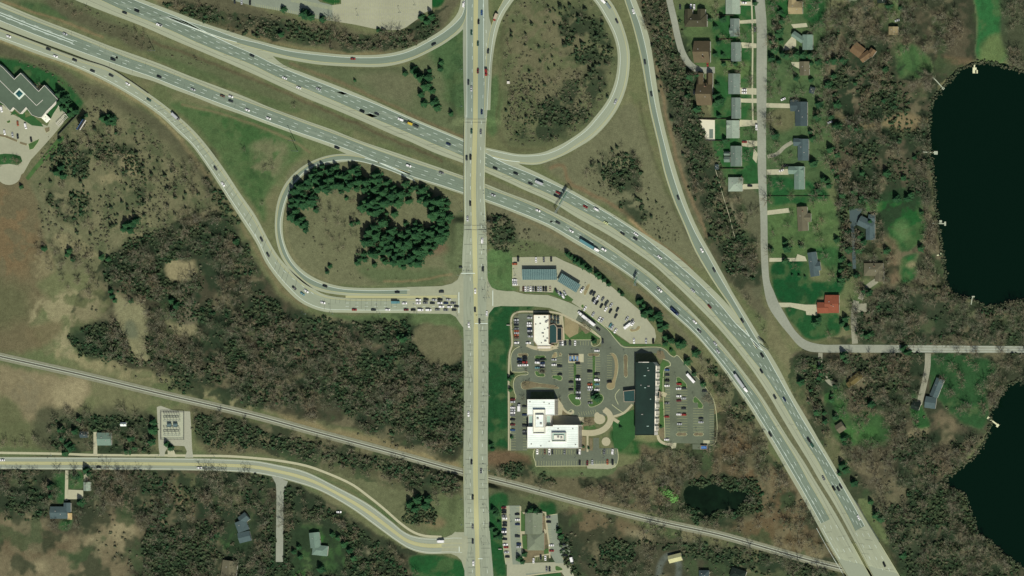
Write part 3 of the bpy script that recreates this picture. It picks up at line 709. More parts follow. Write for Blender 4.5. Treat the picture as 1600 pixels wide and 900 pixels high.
# --- fine break-up of all cover
CB *= (0.86 + 0.28 * fbm(GX, GY, 9, 3, 13.))[..., None] * (0.9 + 0.2 * fbm(GX, GY, 120, 3, 23.))[..., None]

GZ = np.where((GX < -24) | (GX > 1624) | (GY < -24) | (GY > 924), 0, 1) * ground_z(GX, GY)
MAINLAKE = [(1640,108),(1600,112),(1575,105),(1545,98),(1522,100),(1500,109),(1475,135),(1457,160),(1452,190),(1452,225),(1457,262),(1462,312),(1465,345),(1470,375),(1474,405),(1482,450),(1497,462),(1515,466),(1542,478),(1562,477),(1600,467),(1640,462)]
LAKE2 = [(1640,576),(1600,591),(1575,602),(1560,624),(1550,645),(1544,675),(1532,700),(1512,722),(1487,742),(1475,755),(1487,762),(1507,773),(1515,790),(1521,812),(1526,830),(1545,845),(1570,868),(1600,887),(1640,905)]
POND = [(1122 + (x - 1122) * 1.45, 783 + (y - 783) * 1.35) for x, y in [(1086,772),(1094,764),(1106,768),(1118,762),(1132,770),(1148,772),(1158,782),(1146,786),(1140,796),(1124,792),(1110,802),(1100,792),(1090,788)]]
for lk, dep in ((MAINLAKE, 1.6), (LAKE2, 1.6), (POND, 0.7)):
    p = catmull(lk, 6, True)
    X = GX + _wx * 5; Y = GY + _wy * 5
    d = edge_dist(X, Y, p) * np.where(inside(X, Y, p), 1, -1)
    GZ -= dep * sm((d + 3.) / 5.)
    occupy(p)
gxw, gyw = (GX - 800) * S, (450 - GY) * S
gt = GZ / HC
GV = np.stack([gxw + (LEAN * HC - gxw) * gt, gyw - gyw * gt, GZ], -1).reshape(-1, 3)
ny, nx = GX.shape
idx = np.arange(ny * nx).reshape(ny, nx)
GF = np.stack([idx[1:, :-1], idx[1:, 1:], idx[:-1, 1:], idx[:-1, :-1]], -1).reshape(-1, 4)
me = bpy.data.meshes.new('ground')
me.vertices.add(len(GV)); me.vertices.foreach_set('co', GV.astype(np.float32).ravel())
me.loops.add(GF.size); me.loops.foreach_set('vertex_index', GF.astype(np.int32).ravel())
me.polygons.add(len(GF)); me.polygons.foreach_set('loop_start', np.arange(0, GF.size, 4, dtype=np.int32))
me.update(calc_edges=True)
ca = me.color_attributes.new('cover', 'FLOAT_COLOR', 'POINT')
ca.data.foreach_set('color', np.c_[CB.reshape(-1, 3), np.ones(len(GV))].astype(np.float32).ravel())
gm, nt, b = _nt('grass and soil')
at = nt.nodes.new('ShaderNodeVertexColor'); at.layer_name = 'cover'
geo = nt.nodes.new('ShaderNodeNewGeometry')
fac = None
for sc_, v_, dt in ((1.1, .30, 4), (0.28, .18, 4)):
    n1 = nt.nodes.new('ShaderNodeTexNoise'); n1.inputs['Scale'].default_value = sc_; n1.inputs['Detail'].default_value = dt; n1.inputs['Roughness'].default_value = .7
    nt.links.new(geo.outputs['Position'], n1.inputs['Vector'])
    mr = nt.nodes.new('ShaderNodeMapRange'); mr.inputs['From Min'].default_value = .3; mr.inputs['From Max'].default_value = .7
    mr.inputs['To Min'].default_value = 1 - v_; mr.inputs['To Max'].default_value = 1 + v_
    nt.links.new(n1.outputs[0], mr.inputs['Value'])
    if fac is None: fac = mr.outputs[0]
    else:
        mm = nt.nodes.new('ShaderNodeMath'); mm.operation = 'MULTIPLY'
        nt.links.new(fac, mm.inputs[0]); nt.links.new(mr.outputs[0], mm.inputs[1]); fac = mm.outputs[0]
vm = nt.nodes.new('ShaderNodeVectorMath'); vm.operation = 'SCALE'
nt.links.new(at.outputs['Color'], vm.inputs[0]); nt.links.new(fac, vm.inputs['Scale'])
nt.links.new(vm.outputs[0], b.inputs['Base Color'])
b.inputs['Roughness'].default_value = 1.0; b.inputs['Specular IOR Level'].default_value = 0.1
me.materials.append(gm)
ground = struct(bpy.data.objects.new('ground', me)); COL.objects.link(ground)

# ================================================================ WATER
for nm, lk, z in (('lake', MAINLAKE, -0.35), ('lake', LAKE2, -0.35), ('pond', POND, -0.2)):
    mb = MB()
    g = catmull(lk, 6, True)
    c = g.mean(0)
    mb.poly_prism([W(*(c + (q - c) * 1.03), z).xy for q in g], z, z)
    struct(mb.build(nm, M_WATER if nm == 'lake' else mat('murky pond water', (.0035, .012, .005), .5, .08, .35, spec=.15)))

# ================================================================ ROADS
def carriage(name, o0, o1, i1, i0):
    base = MB(); ribbon(base, o0, i0, .14, 0, 5, 5, occ=True)
    return base
fw = MB()
ribbon(fw, A0s, A3s, .14, 0, 5, 7, occ=True)
ribbon(fw, B3s, B0s, .14, 0, 5, 7, occ=True)
struct(fw.build('freeway_shoulder', M_CONC))
asf = MB()
ribbon(asf, A1s, A2s, .19, 0, 5, 7)
ribbon(asf, B2s, B1s, .19, 0, 5, 7)
struct(asf.build('freeway_roadway', M_ASPH))
mk = MB()
line(mk, A1s, .32, .23); line(mk, A2s, .22, .23, 1)
line(mk, B2s, .30, .23); line(mk, B1s, .22, .23, 1)
a1c = clip(A1s, lambda x, y: y > 150)
nA = 500
for t in (.27, .5, .74):
    dashes(mk, between(A1s, A2s, t), .26, .23, 4, 9, phase=5 * t)
for t in (.34, .67):
    dashes(mk, between(B2s, B1s, t), .26, .23, 4, 9, phase=8 * t)
aux = clip(between(B2s, B1s, .3), lambda x, y: y > 480)
line(mk, aux, .2, .235)
hov = between(B2s, B1s, .5)
h = clip(hov, lambda x, y: x < 118)
line(mk, offset(h, 1.7), .5, .236); line(mk, offset(h, -1.7), .5, .236)
# old concrete joints on the shoulders
jt = MB()
for q in (between(A2s, A3s, .5), between(B0s, B1s, .5)):
    line(jt, q, .18, .2)
jr = random.Random(8)
for Lq, Rq, k0 in ((between(A0s, A3s, 0, 900), between(A0s, A3s, 1, 900), 0), (between(B3s, B0s, 0, 900), between(B3s, B0s, 1, 900), 0)):
    for i_ in range(6, 890, 5):
        a_, b_ = jr.uniform(0, .7), jr.uniform(.08, .35)
        if jr.random() < .8: line(jt, [Lq[i_] + (Rq[i_] - Lq[i_]) * a_, Lq[i_] + (Rq[i_] - Lq[i_]) * min(.98, a_ + b_)], jr.uniform(.1, .22), .215)
struct(jt.build('shoulder_joint', M_JOINT))
pt = MB()
for Lq, Rq in ((A1s, A2s), (B2s, B1s)):
    Lq, Rq = between(Lq, Rq, 0, 900), between(Lq, Rq, 1, 900)
    for k in range(26):
        i_ = jr.randrange(10, 860); n_ = jr.randrange(4, 26); l_ = jr.randrange(4) / 4
        ribbon(pt, Lq[i_:i_+n_] + (Rq - Lq)[i_:i_+n_] * (l_ + .02), Lq[i_:i_+n_] + (Rq - Lq)[i_:i_+n_] * (l_ + .23), .205, 0, 4, 2)
wt = MB()
for Lq, Rq, lanes in ((A1s, A2s, ((0,.27),(.27,.5),(.5,.74),(.74,1))), (B2s, B1s, ((0,.34),(.34,.67),(.67,1)))):
    Lq, Rq = between(Lq, Rq, 0, 360), between(Lq, Rq, 1, 360)
    for l0, l1 in lanes:
        for f_ in (.3, .7):
            c_ = l0 + (l1 - l0) * f_; ribbon(wt, Lq + (Rq - Lq) * (c_ - .034), Lq + (Rq - Lq) * (c_ + .034), .2, 0, 5, 2)
struct(wt.build('wheel_track', mat('polished wheel track', D(117,125,107), .14, .6, .8, coords='uv', stretch=(.06, .6, 1), big=(.1, .08))))
struct(pt.build('asphalt_repair', mat('patched asphalt', D(133,138,119), 0.1, .5, .9, coords='uv', stretch=(.05, 1, 1))))
# the plain concrete at the railway bridge keeps its lane lines
for t in (.25, .5, .75):
    dashes(mk, clip(between(A0s, A3s, t, 800), lambda x, y: y > 832), .24, .23, 3.5, 9)
    dashes(mk, clip(between(B3s, B0s, t, 800), lambda x, y: y > 820), .24, .23, 3.5, 9)
line(mk, clip(offset(B3s, 4), lambda x, y: y > 822), .3, .23)
line(mk, clip(offset(B3s, -4), lambda x, y: y > 822), .3, .23)
struct(mk.build('freeway_marking', [M_WHITE, M_YELLOW]))

# --- ramps: outer edges, asphalt edges, lines
def ramp(name, Lo, Ro, La, Ra, m_as, lm, rm, m_sh=M_CONC, dz=0.0):
    Lo, Ro, La, Ra = [catmull(q) for q in (Lo, Ro, La, Ra)]
    mb = MB(); ribbon(mb, Lo, Ro, .155 + dz, 0, 4, 5, occ=True)
    struct(mb.build(name + '_shoulder', m_sh))
    mb = MB(); ribbon(mb, La, Ra, .20 + dz, 0, 4, 5)
    struct(mb.build(name + '_roadway', m_as))
    mb = MB(); line(mb, La, .3, .24 + dz, lm); line(mb, Ra, .3, .24 + dz, rm)
    struct(mb.build(name + '_marking', [M_WHITE, M_YELLOW]))
    return La, Ra
ramp('north_ramp',
     [(268,24),(330,41),(374,55),(402,63),(450,75),(500,82),(550,86),(600,84.5),(637,76),(672,58),(696,42),(714,22),(719,8),(721,-15)],
     [(268,30),(330,56),(360,69),(379,78),(402,82),(450,93),(500,101),(550,104),(600,104),(637,96),(675,79),(702,63),(726,42),(731,20),(731,-15)],
     [(262,25),(330,45),(372,60),(402,67),(450,79.5),(500,86),(550,90),(600,89),(637,81),(675,62),(700,46),(720,27),(725,15),(726,-15)],
     [(262,29),(330,54),(370,67),(402,76),(450,88),(500,96.5),(550,99.5),(600,99.5),(637,92),(675,75),(700,60),(721,41),(728,24),(730,-15)],
     M_ASPH, 0, 1)
loopL = [(761,168),(762,110),(765,82),(773,48),(784,18),(800,-8),(835,-34),(880,-38),(915,-24),(938,-2),(951,18),(963,45),(971,75),(972,100),(967,135),(955,163),(937,188),(915,208),(880,230),(840,240),(800,238),(757,229)]
loopR = [(768,168),(770,110),(774,84),(781,52),(794,22),(808,0),(838,-22),(878,-26),(908,-14),(927,6),(938,24),(950,48),(957,76),(958,100),(953,132),(941,156),(925,178),(906,196),(872,218)]
LO = [(759,172),(759,120),(759.5,90),(764,60),(772,30),(783,6),(797,-18),(835,-44),(885,-48),(922,-32),(948,-6),(962,14),(974,42),(983,75),(984,100),(979,135),(966,168),(948,194),(926,216),(904,230),(880,243),(860,251),(840,257),(812,256),(790,251),(765,243)]
RO = [(766,172),(768,120),(769.5,95),(775,60),(784,30),(800,4),(812,-10),(840,-26),(878,-30),(908,-18),(930,4),(944,26),(957,52),(964,76),(965,100),(960,130),(948,158),(930,182),(912,202),(890,218),(868,230),(848,238),(825,241),(805,240),(785,236),(758,230)]
LA = [(757,172),(759,120),(761,80),(767,44),(776,20),(787,0),(800,-18),(836,-41),(884,-45),(919,-29),(945,-4),(959,16),(971,44),(979,76),(980,100),(975,134),(962,166),(944,191),(922,212),(900,227),(880,240),(860,248.5),(840,254.5),(812,253.5),(790,249),(768,243)]
RA = [(761,172),(764,120),(767,85),(773,46),(782,22),(796,1),(808,-13),(838,-30),(880,-34),(911,-21),(933,2),(947,24),(961,51),(968,76),(969,100),(964,132),(952,160),(934,184),(916,204),(896,219),(876,232),(856,240),(838,243),(810,243.5),(790,240),(759,233)]
ramp('loop_ramp', LO, RO, LA, RA, M_RAMPC, 1, 0)
ramp('east_ramp',
     [(971,-15),(975.5,0),(988.5,40),(1000,87),(1008,130),(1015,170),(1028,225),(1038,270),(1053,315),(1068,350),(1085,390),(1105,425),(1121,450),(1144,484),(1170,528),(1182,548)],
     [(988,-15),(994,0),(1007,35),(1015,62),(1025,125),(1032,170),(1044,222),(1059,275),(1076,325),(1094,365),(1112,397),(1132,433),(1142,452),(1165,490),(1181,516),(1193,536)],
     [(973,-15),(977,0),(990,40),(1002,87),(1010,130),(1017,170),(1030,225),(1040,270),(1055,315),(1070,350),(1087,390),(1107,425),(1123,450),(1145,482),(1165,515),(1182,545)],
     [(980,-15),(985,0),(999,37),(1010,80),(1018,132),(1025,170),(1037.5,223),(1050,270),(1067,320),(1087,365),(1105,397),(1125,433),(1135,450),(1155,484),(1175,518),(1188,540)],
     M_ASPH, 1, 0)
ramp('west_loop_ramp',
     [(640,272),(600,255),(565,243),(530,240.5),(500,246.5),(470,262),(447,285),(434.5,312),(429.5,345),(431.5,375),(440,402),(455,424),(477,444),(500,455),(540,461.5),(600,463),(640,463)],
     [(650,285),(610,267),(580,257),(555,252),(520,255.5),(492,263),(470,277.5),(454,300),(445,325),(441.5,355),(445,380),(457,405),(477,425),(500,438),(530,447),(570,450),(640,449)],
     [(640,270),(600,257),(565,246),(530,243),(502,249),(473,264),(450.5,287),(438,313),(432.5,345),(434.5,374),(443,400),(458,421),(480,441.5),(503,451.5),(540,457.5),(600,459.5),(640,460)],
     [(648,282),(610,266),(580,256),(550,250),(520,251.5),(485,261.5),(464,280),(449,304),(441,328),(437.5,353),(442,380),(454,408),(474,429),(499,442.5),(530,451),(570,454),(640,453)],
     M_ASPH, 1, 0)
ramp('west_exit_ramp',
     [(-15,40),(0,45),(60,68),(125,92),(175,108.5),(225,141),(262,168),(300,201),(322,226),(350,264),(375,302),(400,338),(416,368),(432,396),(452,420),(487,449),(507,460),(540,465.5),(590,466.5),(650,466.5)],
     [(-15,57),(0,62),(60,85),(105,100),(150,120),(200,147),(250,181),(278,207),(300,228),(330,270),(360,317),(384,354),(400,379),(415,410),(431,433),(447,452),(465,469),(482,479),(507,487),(540,488.5),(650,489)],
     [(-15,43),(0,48),(60,71),(125,96),(175,113),(222,144),(258,170),(295,203),(318,230),(346,268),(371,305),(396,342),(412,371),(429,400),(449,424),(484,453),(505,463.5),(540,468.5),(590,469),(650,469)],
     [(-15,53),(0,58),(50,76),(100,95),(150,116),(200,143),(250,176),(281,205),(303,227),(334,270),(364,316),(388,352),(404,377),(419,408),(435,430),(451,448),(468,465),(484,475),(508,482.5),(540,484),(650,484.5)],
     M_RAMPC, 1, 0)
# painted gores
mb = MB()
for pl in ([(249,23.5),(335,57.5),(362,70)], [(249,23.5),(346,59),(370,66)], [(590,253),(607,261),(640,274)], [(570,247),(607,259),(640,274)], [(768,245),(790,256)], [(768,245),(788,250),(812,253)], [(1193,549),(1178,533),(1150,506)], [(1193,549),(1180,539),(1165,515)]):
    line(mb, catmull(pl), .45, .26)
dl = between(catmull([(125,96),(222,144),(295,203),(371,305),(429,400),(505,463)]), catmull([(100,95),(200,143),(281,205),(364,316),(419,408),(508,482)]), .5)
dashes(mb, dl, .25, .26, 3, 8)
for yy in (473.5, 478.8):
    dashes(mb, [(540, yy), (712, yy)], .2, .26, 3, 6)
struct(mb.build('ramp_marking', M_WHITE))

# --- the cross road
ns = MB()
ribbon(ns, NSWs, NSEs, .17, 0, 4, 9, zf=lambda x, y: ns_height(y), occ=True)
struct(ns.build('cross_road', M_CONCR))
asn = MB()
nz = lambda x, y: ns_height(y)
ribbon(asn, clip(between(NSWs, NSEs, 0) * 0 + np.c_[np.full(400, 729.5), np.linspace(-15, 185, 400)], lambda x, y: 1), np.c_[np.full(400, 756.5), np.linspace(-15, 185, 400)], .21, 0, 4, 5, zf=nz)
struct(asn.build('cross_road_asphalt', mat('worn cross road asphalt', D(137,143,127), 0.07, 0.5, 0.9, coords='uv', stretch=(0.05, 1.0, 1), big=(0.1, 0.06))))
ys = MB()
cl = clip(NScs, lambda x, y: True)
ribbon(ys, offset(cl, 3.1), offset(cl, -3.1), .25, 0, 4, 3, zf=nz)
struct(ys.build('centre_lane', M_YSTRIP))
nm = MB()
for d_, m_ in ((3.2, 1), (-3.2, 1)):
    for seg in (lambda x, y: y < 445, lambda x, y: 510 < y < 830, lambda x, y: y > 880):
        line(nm, offset(clip(NScs, seg), d_), .22, .28, m_, zf=nz)
upper = np.c_[np.full(120, 729.5), np.linspace(-15, 183, 120)]
line(nm, upper, .32, .28, 0, zf=nz)
line(nm, np.c_[np.full(120, 755.5), np.linspace(-15, 122, 120)], .32, .28, 0, zf=nz)
line(nm, catmull([(759.5,180),(758,215),(756.5,260),(756,300),(757.5,345)]), .2, .28, 0, zf=nz)
line(nm, catmull([(728,180),(728,215),(727.5,260),(727,300),(727.5,345)]), .2, .28, 0, zf=nz)
for t, lo, hi in ((.32, -15, 440), (.78, -15, 440), (.27, 510, 835), (.78, 510, 835), (.28, 890, 915), (.8, 890, 915)):
    dashes(nm, clip(between(NSWs, NSEs, t, 900), lambda x, y: lo < y < hi), .24, .28, 3.2, 9, zf=nz)
for (x0, y0, x1, y1) in ((720.5,427,742,427),(742,505.5,762,505.5),(717,456.5,717,489),(770,454,770,478),(717.5,854,717.5,862),(747,873,754,873)):
    line(nm, [(x0, y0), (x1, y1)], .55, .3, zf=nz)
struct(nm.build('cross_road_marking', [M_WHITE, M_YELLOW]))
# transverse joints and cracks across the old concrete
jm = MB(); rr = random.Random(4)
y = 350
while y < 905:
    if not 440 < y < 500:
        for a, b_ in ((.04, .40), (.62, .97)):
            if rr.random() < .75:
                l0 = np.array([np.interp(y, NSWs[:, 1], NSWs[:, 0]), y]); r0 = np.array([np.interp(y, NSEs[:, 1], NSEs[:, 0]), y])
                q0 = rr.uniform(a, a + .12); q1 = rr.uniform(b_ - .14, b_)
                line(jm, [l0 + (r0 - l0) * q0, l0 + (r0 - l0) * q1], rr.uniform(.15, .3), .27, zf=nz)
    y += rr.uniform(6, 9)
for k in range(60):
    y0 = rr.uniform(360, 880); x0 = rr.choice((rr.uniform(728, 738), rr.uniform(750, 760)))
    pl = [(x0, y0)]
    for s_ in range(rr.randint(2, 5)): pl.append((pl[-1][0] + rr.uniform(-1.2, 1.2), pl[-1][1] + rr.uniform(1.5, 4)))
    line(jm, pl, rr.uniform(.12, .28), .272, zf=nz, step=2)
for yb in (186, 191, 352, 359):
    line(jm, [(725, yb), (760, yb)], .4, .274, zf=nz)
for k in range(16):
    x0 = 500 + k * 8 + rr.uniform(-1, 1); line(jm, [(x0, 467), (x0 - .5, 467 + rr.uniform(5, 18))], .2, .262)
for k in range(44):
    t_ = 0.03 + k * .021
    e0 = between(catmull([(225,141),(262,168),(300,201),(322,226),(350,264),(375,302),(400,338),(432,396),(452,420),(487,449)]), catmull([(200,147),(250,181),(278,207),(300,228),(330,270),(360,317),(400,379),(431,433),(447,452),(482,479)]), .15)
    e1 = between(catmull([(225,141),(262,168),(300,201),(322,226),(350,264),(375,302),(400,338),(432,396),(452,420),(487,449)]), catmull([(200,147),(250,181),(278,207),(300,228),(330,270),(360,317),(400,379),(431,433),(447,452),(482,479)]), .8)
    i_ = int(t_ * 399)
    if rr.random() < .7: line(jm, [e0[i_], e1[i_]], .22, .262)
for q, n_ in ((between(LA, RA, .5) if False else None, 0),):
    pass
struct(jm.build('road_joint', M_JOINT))

# intersection aprons
ap = MB()
sheet(ap, [(636,448.5),(690,447),(706,443),(715,437),(720,426),(724,426),(724,512),(718,504),(712,495),(704,490.5),(640,489.5),(636,470)], .21)
sheet(ap, [(760,426),(763,440),(768,449),(776,453),(792,455),(803,455),(820,459.5),(836,460.5),(856,461),(870,465.5),(890,473),(909,482.5),(899,501),(895,502),(876,488),(858,481),(833,478.5),(800,478.5),(783,478),(772,480),(764,490),(760,510)], .21)
sheet(ap, [(725,796),(722,812),(717,826),(706,835.5),(690,842),(690,864),(704,865),(714,869),(721,876),(726,892),(732,850)], .205)
struct(ap.build('junction_paving', mat('junction concrete', D(160,155,128), 0.06, 0.4, 0.9, big=(0.06, 0.06))))
# yellow painted nose beside the queue
mb = MB(); sheet(mb, [(690,460.5),(714,461),(714,466),(700,466)], .225, occ=False)
sheet(mb, [(540,461.8),(640,462.2),(690,462),(690,466.5),(640,466.2),(540,465.5)], .223, occ=False)
struct(mb.build('painted_island', M_YSTRIP))

# --- the arterial in the south-west
GN = catmull([(-15,714),(0,714),(150,714.5),(300,716),(360,717.5),(400,720),(430,725.5),(475,736),(525,760),(575,787),(612,815),(632,831),(650,838),(690,840),(706,838),(722,838)])
GS = catmull([(-15,733),(0,733),(150,734),(300,735),(360,737),(400,740),(425,744.5),(462,754),(500,767),(550,795),(587,822),(620,846),(640,858),(665,865),(700,865),(722,866)])
mb = MB(); ribbon(mb, GN, GS, .16, 0, 4, 5, occ=True); struct(mb.build('arterial_road', mat('arterial concrete', D(166,161,135), 0.07, 0.6, 0.9, coords='uv', stretch=(0.05, 1.2, 1), big=(0.1, 0.07))))
mb = MB(); ribbon(mb, between(GN, GS, .40), between(GN, GS, .60), .20, 0, 4, 3); struct(mb.build('arterial_turn_lane', M_YSTRIP))
mb = MB(); ribbon(mb, between(GN, GS, .12), between(GN, GS, .38), .19, 0, 4, 3); ribbon(mb, between(GN, GS, .62), between(GN, GS, .88), .19, 0, 4, 3)
struct(mb.build('arterial_lane', mat('worn arterial lane', D(150,149,129), 0.08, 0.6, 0.9, coords='uv', stretch=(0.05, 1.2, 1), big=(0.08, 0.09))))
mb = MB()
for t in (.10, .90): line(mb, between(GN, GS, t), .22, .235)
for t in (.39, .61): line(mb, between(GN, GS, t), .2, .235, 1)
struct(mb.build('arterial_marking', [M_WHITE, M_YELLOW]))
SW1 = catmull([(-15,707),(0,707.5),(90,709),(150,711),(240,711.5),(300,712),(360,713),(400,716),(430,719),(475,727),(500,735),(550,757),(575,775),(600,795),(625,817),(645,831),(662,837),(690,839)])
mb = MB(); line(mb, SW1, 2.2, .12); occupy(np.vstack([offset(SW1, 3), offset(SW1, -3)[::-1]]))
struct(mb.build('footpath', M_PATH))
SR = catmull([(437,742),(437.5,780),(437,830),(436.5,878)])
mb = MB(); ribbon(mb, offset(SR, 5.6), offset(SR, -5.6), .175, 0, 4, 3, occ=True)
sheet(mb, [(424,743),(450,752),(446,762),(443,770),(432,770),(431,756)], .178)
struct(mb.build('side_street', M_STREET))

# --- streets on the east side
RW = catmull([(1176,-15),(1178,0),(1182,40),(1182,120),(1183,200),(1184.5,280),(1188,340),(1189,400),(1192,440),(1200,477),(1215,501),(1232,522),(1250,542),(1265,549),(1282,550.5),(1325,551),(1400,551),(1620,551.5)])
RE = catmull([(1194,-15),(1195,0),(1198,40),(1198,120),(1197,200),(1197.5,280),(1199,340),(1200,400),(1203,440),(1209,455),(1216,472),(1226,490),(1242,516),(1258,531),(1282,538),(1320,538.5),(1400,539),(1620,541)])
mb = MB(); ribbon(mb, RW, RE, .16, 0, 4, 5, occ=True); struct(mb.build('lake_road', M_STREET))
mb = MB()
c_ = clip(between(RW, RE, .5, 800), lambda x, y: x > 1400)
line(mb, c_, .16, .2)
line(mb, clip(between(RW, RE, .15, 800), lambda x, y: x > 1400), .14, .2)
line(mb, clip(between(RW, RE, .88, 800), lambda x, y: x > 1400), .14, .2)
struct(mb.build('lake_road_marking', M_WHITE))
UC = catmull([(1043,-15),(1046,0),(1053,30),(1060,62),(1067,84),(1078,101),(1092,109),(1117,109.5)])
mb = MB(); ribbon(mb, offset(UC, 5), offset(UC, -5), .16, 0, 4, 3, occ=True); struct(mb.build('dead_end_street', M_STREET))
SWK = catmull([(1174,-10),(1176,60),(1175.5,140),(1176.5,190)])
mb = MB(); line(mb, SWK, 1.4, .12); struct(mb.build('footpath', M_PATH))
dw = MB()
for q in ([(1154,2),(1182,3),(1182,9),(1154,8)],[(1156,32),(1182,30),(1182,36),(1156,37)],[(1158,66),(1182,68),(1182,75),(1160,75)],[(1157,137),(1182,138),(1182,148),(1157,147)],[(1157,154),(1183,154),(1183,161),(1157,160)],[(1156,187),(1183,188),(1183,196),(1156,198)],[(1159,219),(1184,220),(1184,228),(1170,230),(1159,228)],[(1159,288),(1186,287),(1186,295),(1159,296)],[(1178,232),(1184,240),(1182,255),(1176,248)]):
    sheet(dw, q, .13)
for q in ([(1197,161),(1234,162),(1235,169),(1197,168)],[(1198,265),(1232,264),(1232,273),(1198,273)],[(1199,329),(1232,325),(1234,332),(1199,336)],[(1202,403),(1244,403),(1246,397),(1258,401),(1261,408),(1202,409)],[(1216,473),(1235,473),(1258,476),(1276,476),(1277,493),(1260,492),(1259,486),(1236,480),(1219,480)],[(1236,97),(1250,97),(1250,108),(1238,102)],[(1226,70),(1238,56),(1244,60),(1244,72),(1232,78),(1222,80)],[(1236,38),(1260,36),(1262,42),(1240,44)]):
    sheet(dw, q, .13)
for q in ([(102,735),(107,735),(106,782),(101,782)],[(106,765),(130,766),(130,780),(106,780)],[(131,735),(137,735),(137,752),(131,752)],[(146,675),(152,675),(152,712),(146,712)],[(262,714),(276,714),(270,700),(262,700)]):
    sheet(dw, q, .13)
struct(dw.build('driveway', mat('driveway concrete', D(184,172,142), 0.08, 0.5, 0.9, big=(0.08, 0.08))))
dk = MB()
line(dk, catmull([(1336,537),(1334,500),(1336,478),(1338,470)]), 5.5, .13)
sheet(dk, [(1334,475),(1354,474),(1354,487),(1340,488)], .131)
line(dk, catmull([(1282,551),(1282,575),(1290,590),(1300,600),(1312,602)]), 4, .13)
line(dk, catmull([(1450,552),(1449,575),(1444,600),(1436,632)]), 5.5, .13)
line(dk, catmull([(1370,438),(1352,452),(1344,468)]), 5, .13)
line(dk, catmull([(1199,245),(1215,240),(1225,230),(1238,222)]), 3.5, .13)
struct(dk.build('driveway', mat('gravel drive', D(150,142,120), 0.12, 0.8, 0.95, big=(0.1, 0.1))))
db = MB()
line(db, catmull([(1335,420),(1334,390),(1333,365),(1331,350),(1330,340)]), 3.2, .13)
sheet(db, [(1327,326),(1348,326),(1342,338),(1338,352),(1331,356),(1328,345)], .131)
struct(db.build('driveway', mat('dark asphalt drive', D(74,86,84), 0.1, 0.8, 0.9)))

# ================================================================ RAILWAY
def railway_sheet():
    mb = MB(); r = RAILs[(RAILs[:, 0] < 1345)]
    ribbon(mb, offset(r, 6.0), offset(r, -6.0), .13, 0, 4, 7, occ=True)
    return struct(mb.build('railway_ballast', M_BALLAST))
railway_sheet()
r = RAILs[(RAILs[:, 0] < 1345)]
mb = MB(); ribbon(mb, offset(r, 2.4), offset(r, -2.4), .20, 0, 4, 3); tb = mb
trk = mb.build('railway_track', mat('dark track bed', D(92,88,74), 0.14, 1.2, 0.95))
tag(trk, 'single railway line on a pale ballast bed crossing the south of the scene', 'railway track')
rn = 0
for sgn in (1, -1):
    mb = MB(); rl = offset(r, sgn * 1.75); ribbon(mb, offset(rl, .5), offset(rl, -.5), .36, 0, 4, 2)
    mb.build('rail', M_RAIL, trk)
mb = MB()
n_ = int(plen(r) * S / 1.6)
for p_, q_ in zip(resample(offset(r, 2.2), n_), resample(offset(r, -2.2), n_)):
    a = W(*p_, gz(*p_) + .28); b_ = W(*q_, gz(*q_) + .28); t_ = (b_ - a).normalized().cross(Vector((0, 0, 1))) * .13
    mb.add([a - t_, b_ - t_, b_ + t_, a + t_], [(0, 1, 2, 3)])
sl = mb.build('sleeper_bed', M_SLEEPER, trk); sl['kind'] = 'stuff'
# ================================================================ LABELS: say which one, by look, then by place
ORD = 'first second third fourth fifth sixth seventh eighth ninth tenth eleventh twelfth thirteenth fourteenth fifteenth sixteenth seventeenth eighteenth nineteenth twentieth'.split()
ITEMS = []      # (object, px, py, noun, area, category, group)
def item(o, px, py, noun, area, cat, group):
    ITEMS.append((o, px, py, noun, area, cat, group))
def label_all():
    from collections import defaultdict
    g = defaultdict(list)
    for it in ITEMS: g[(it[3], it[4])].append(it)
    for (noun, area), L in g.items():
        xs = np.array([i[1] for i in L]); ys_ = np.array([i[2] for i in L])
        n = len(L)
        def run(sub, suffix):
            ax = 1 if (max(i[1] for i in sub) - min(i[1] for i in sub)) >= (max(i[2] for i in sub) - min(i[2] for i in sub)) else 2
            sub.sort(key=lambda i: i[ax]); m = len(sub)
            frm, to = ('west', 'east') if ax == 1 else ('north', 'south')
            for k, i in enumerate(sub):
                if m == 1: t = f'{noun} {suffix}'
                elif k == 0: t = f'{frm}ernmost {noun} {suffix}'
                elif k == m - 1: t = f'{to}ernmost {noun} {suffix}'
                elif k <= (m - 1) / 2: t = f'{noun} {ORD[k]} from {frm} {suffix}'
                else: t = f'{noun} {ORD[m - 1 - k]} from {to} {suffix}'
                tag(i[0], t, i[5], i[6])
        if n <= 12:
            run(L, area)
        else:
            nx_ = 3
            qx = np.quantile(xs, [1/3, 2/3]); cols = np.searchsorted(qx, xs)
            for c in range(3):
                ids = np.where(cols == c)[0]
                if not len(ids): continue
                qy = np.quantile(ys_[ids], [1/3, 2/3]); rows = np.searchsorted(qy, ys_[ids])
                for r_ in range(3):
                    sub = [L[i] for i, rr_ in zip(ids, rows) if rr_ == r_]
                    if not sub: continue
                    nm_ = [['northwest', 'west', 'southwest'], ['north', 'middle', 'south'], ['northeast', 'east', 'southeast']][c][r_]
                    core = area[3:] if area.startswith('in ') else area
                    run(sub, f'in the {nm_} of {core}' if area.startswith('in ') else f'{nm_}, {area}')

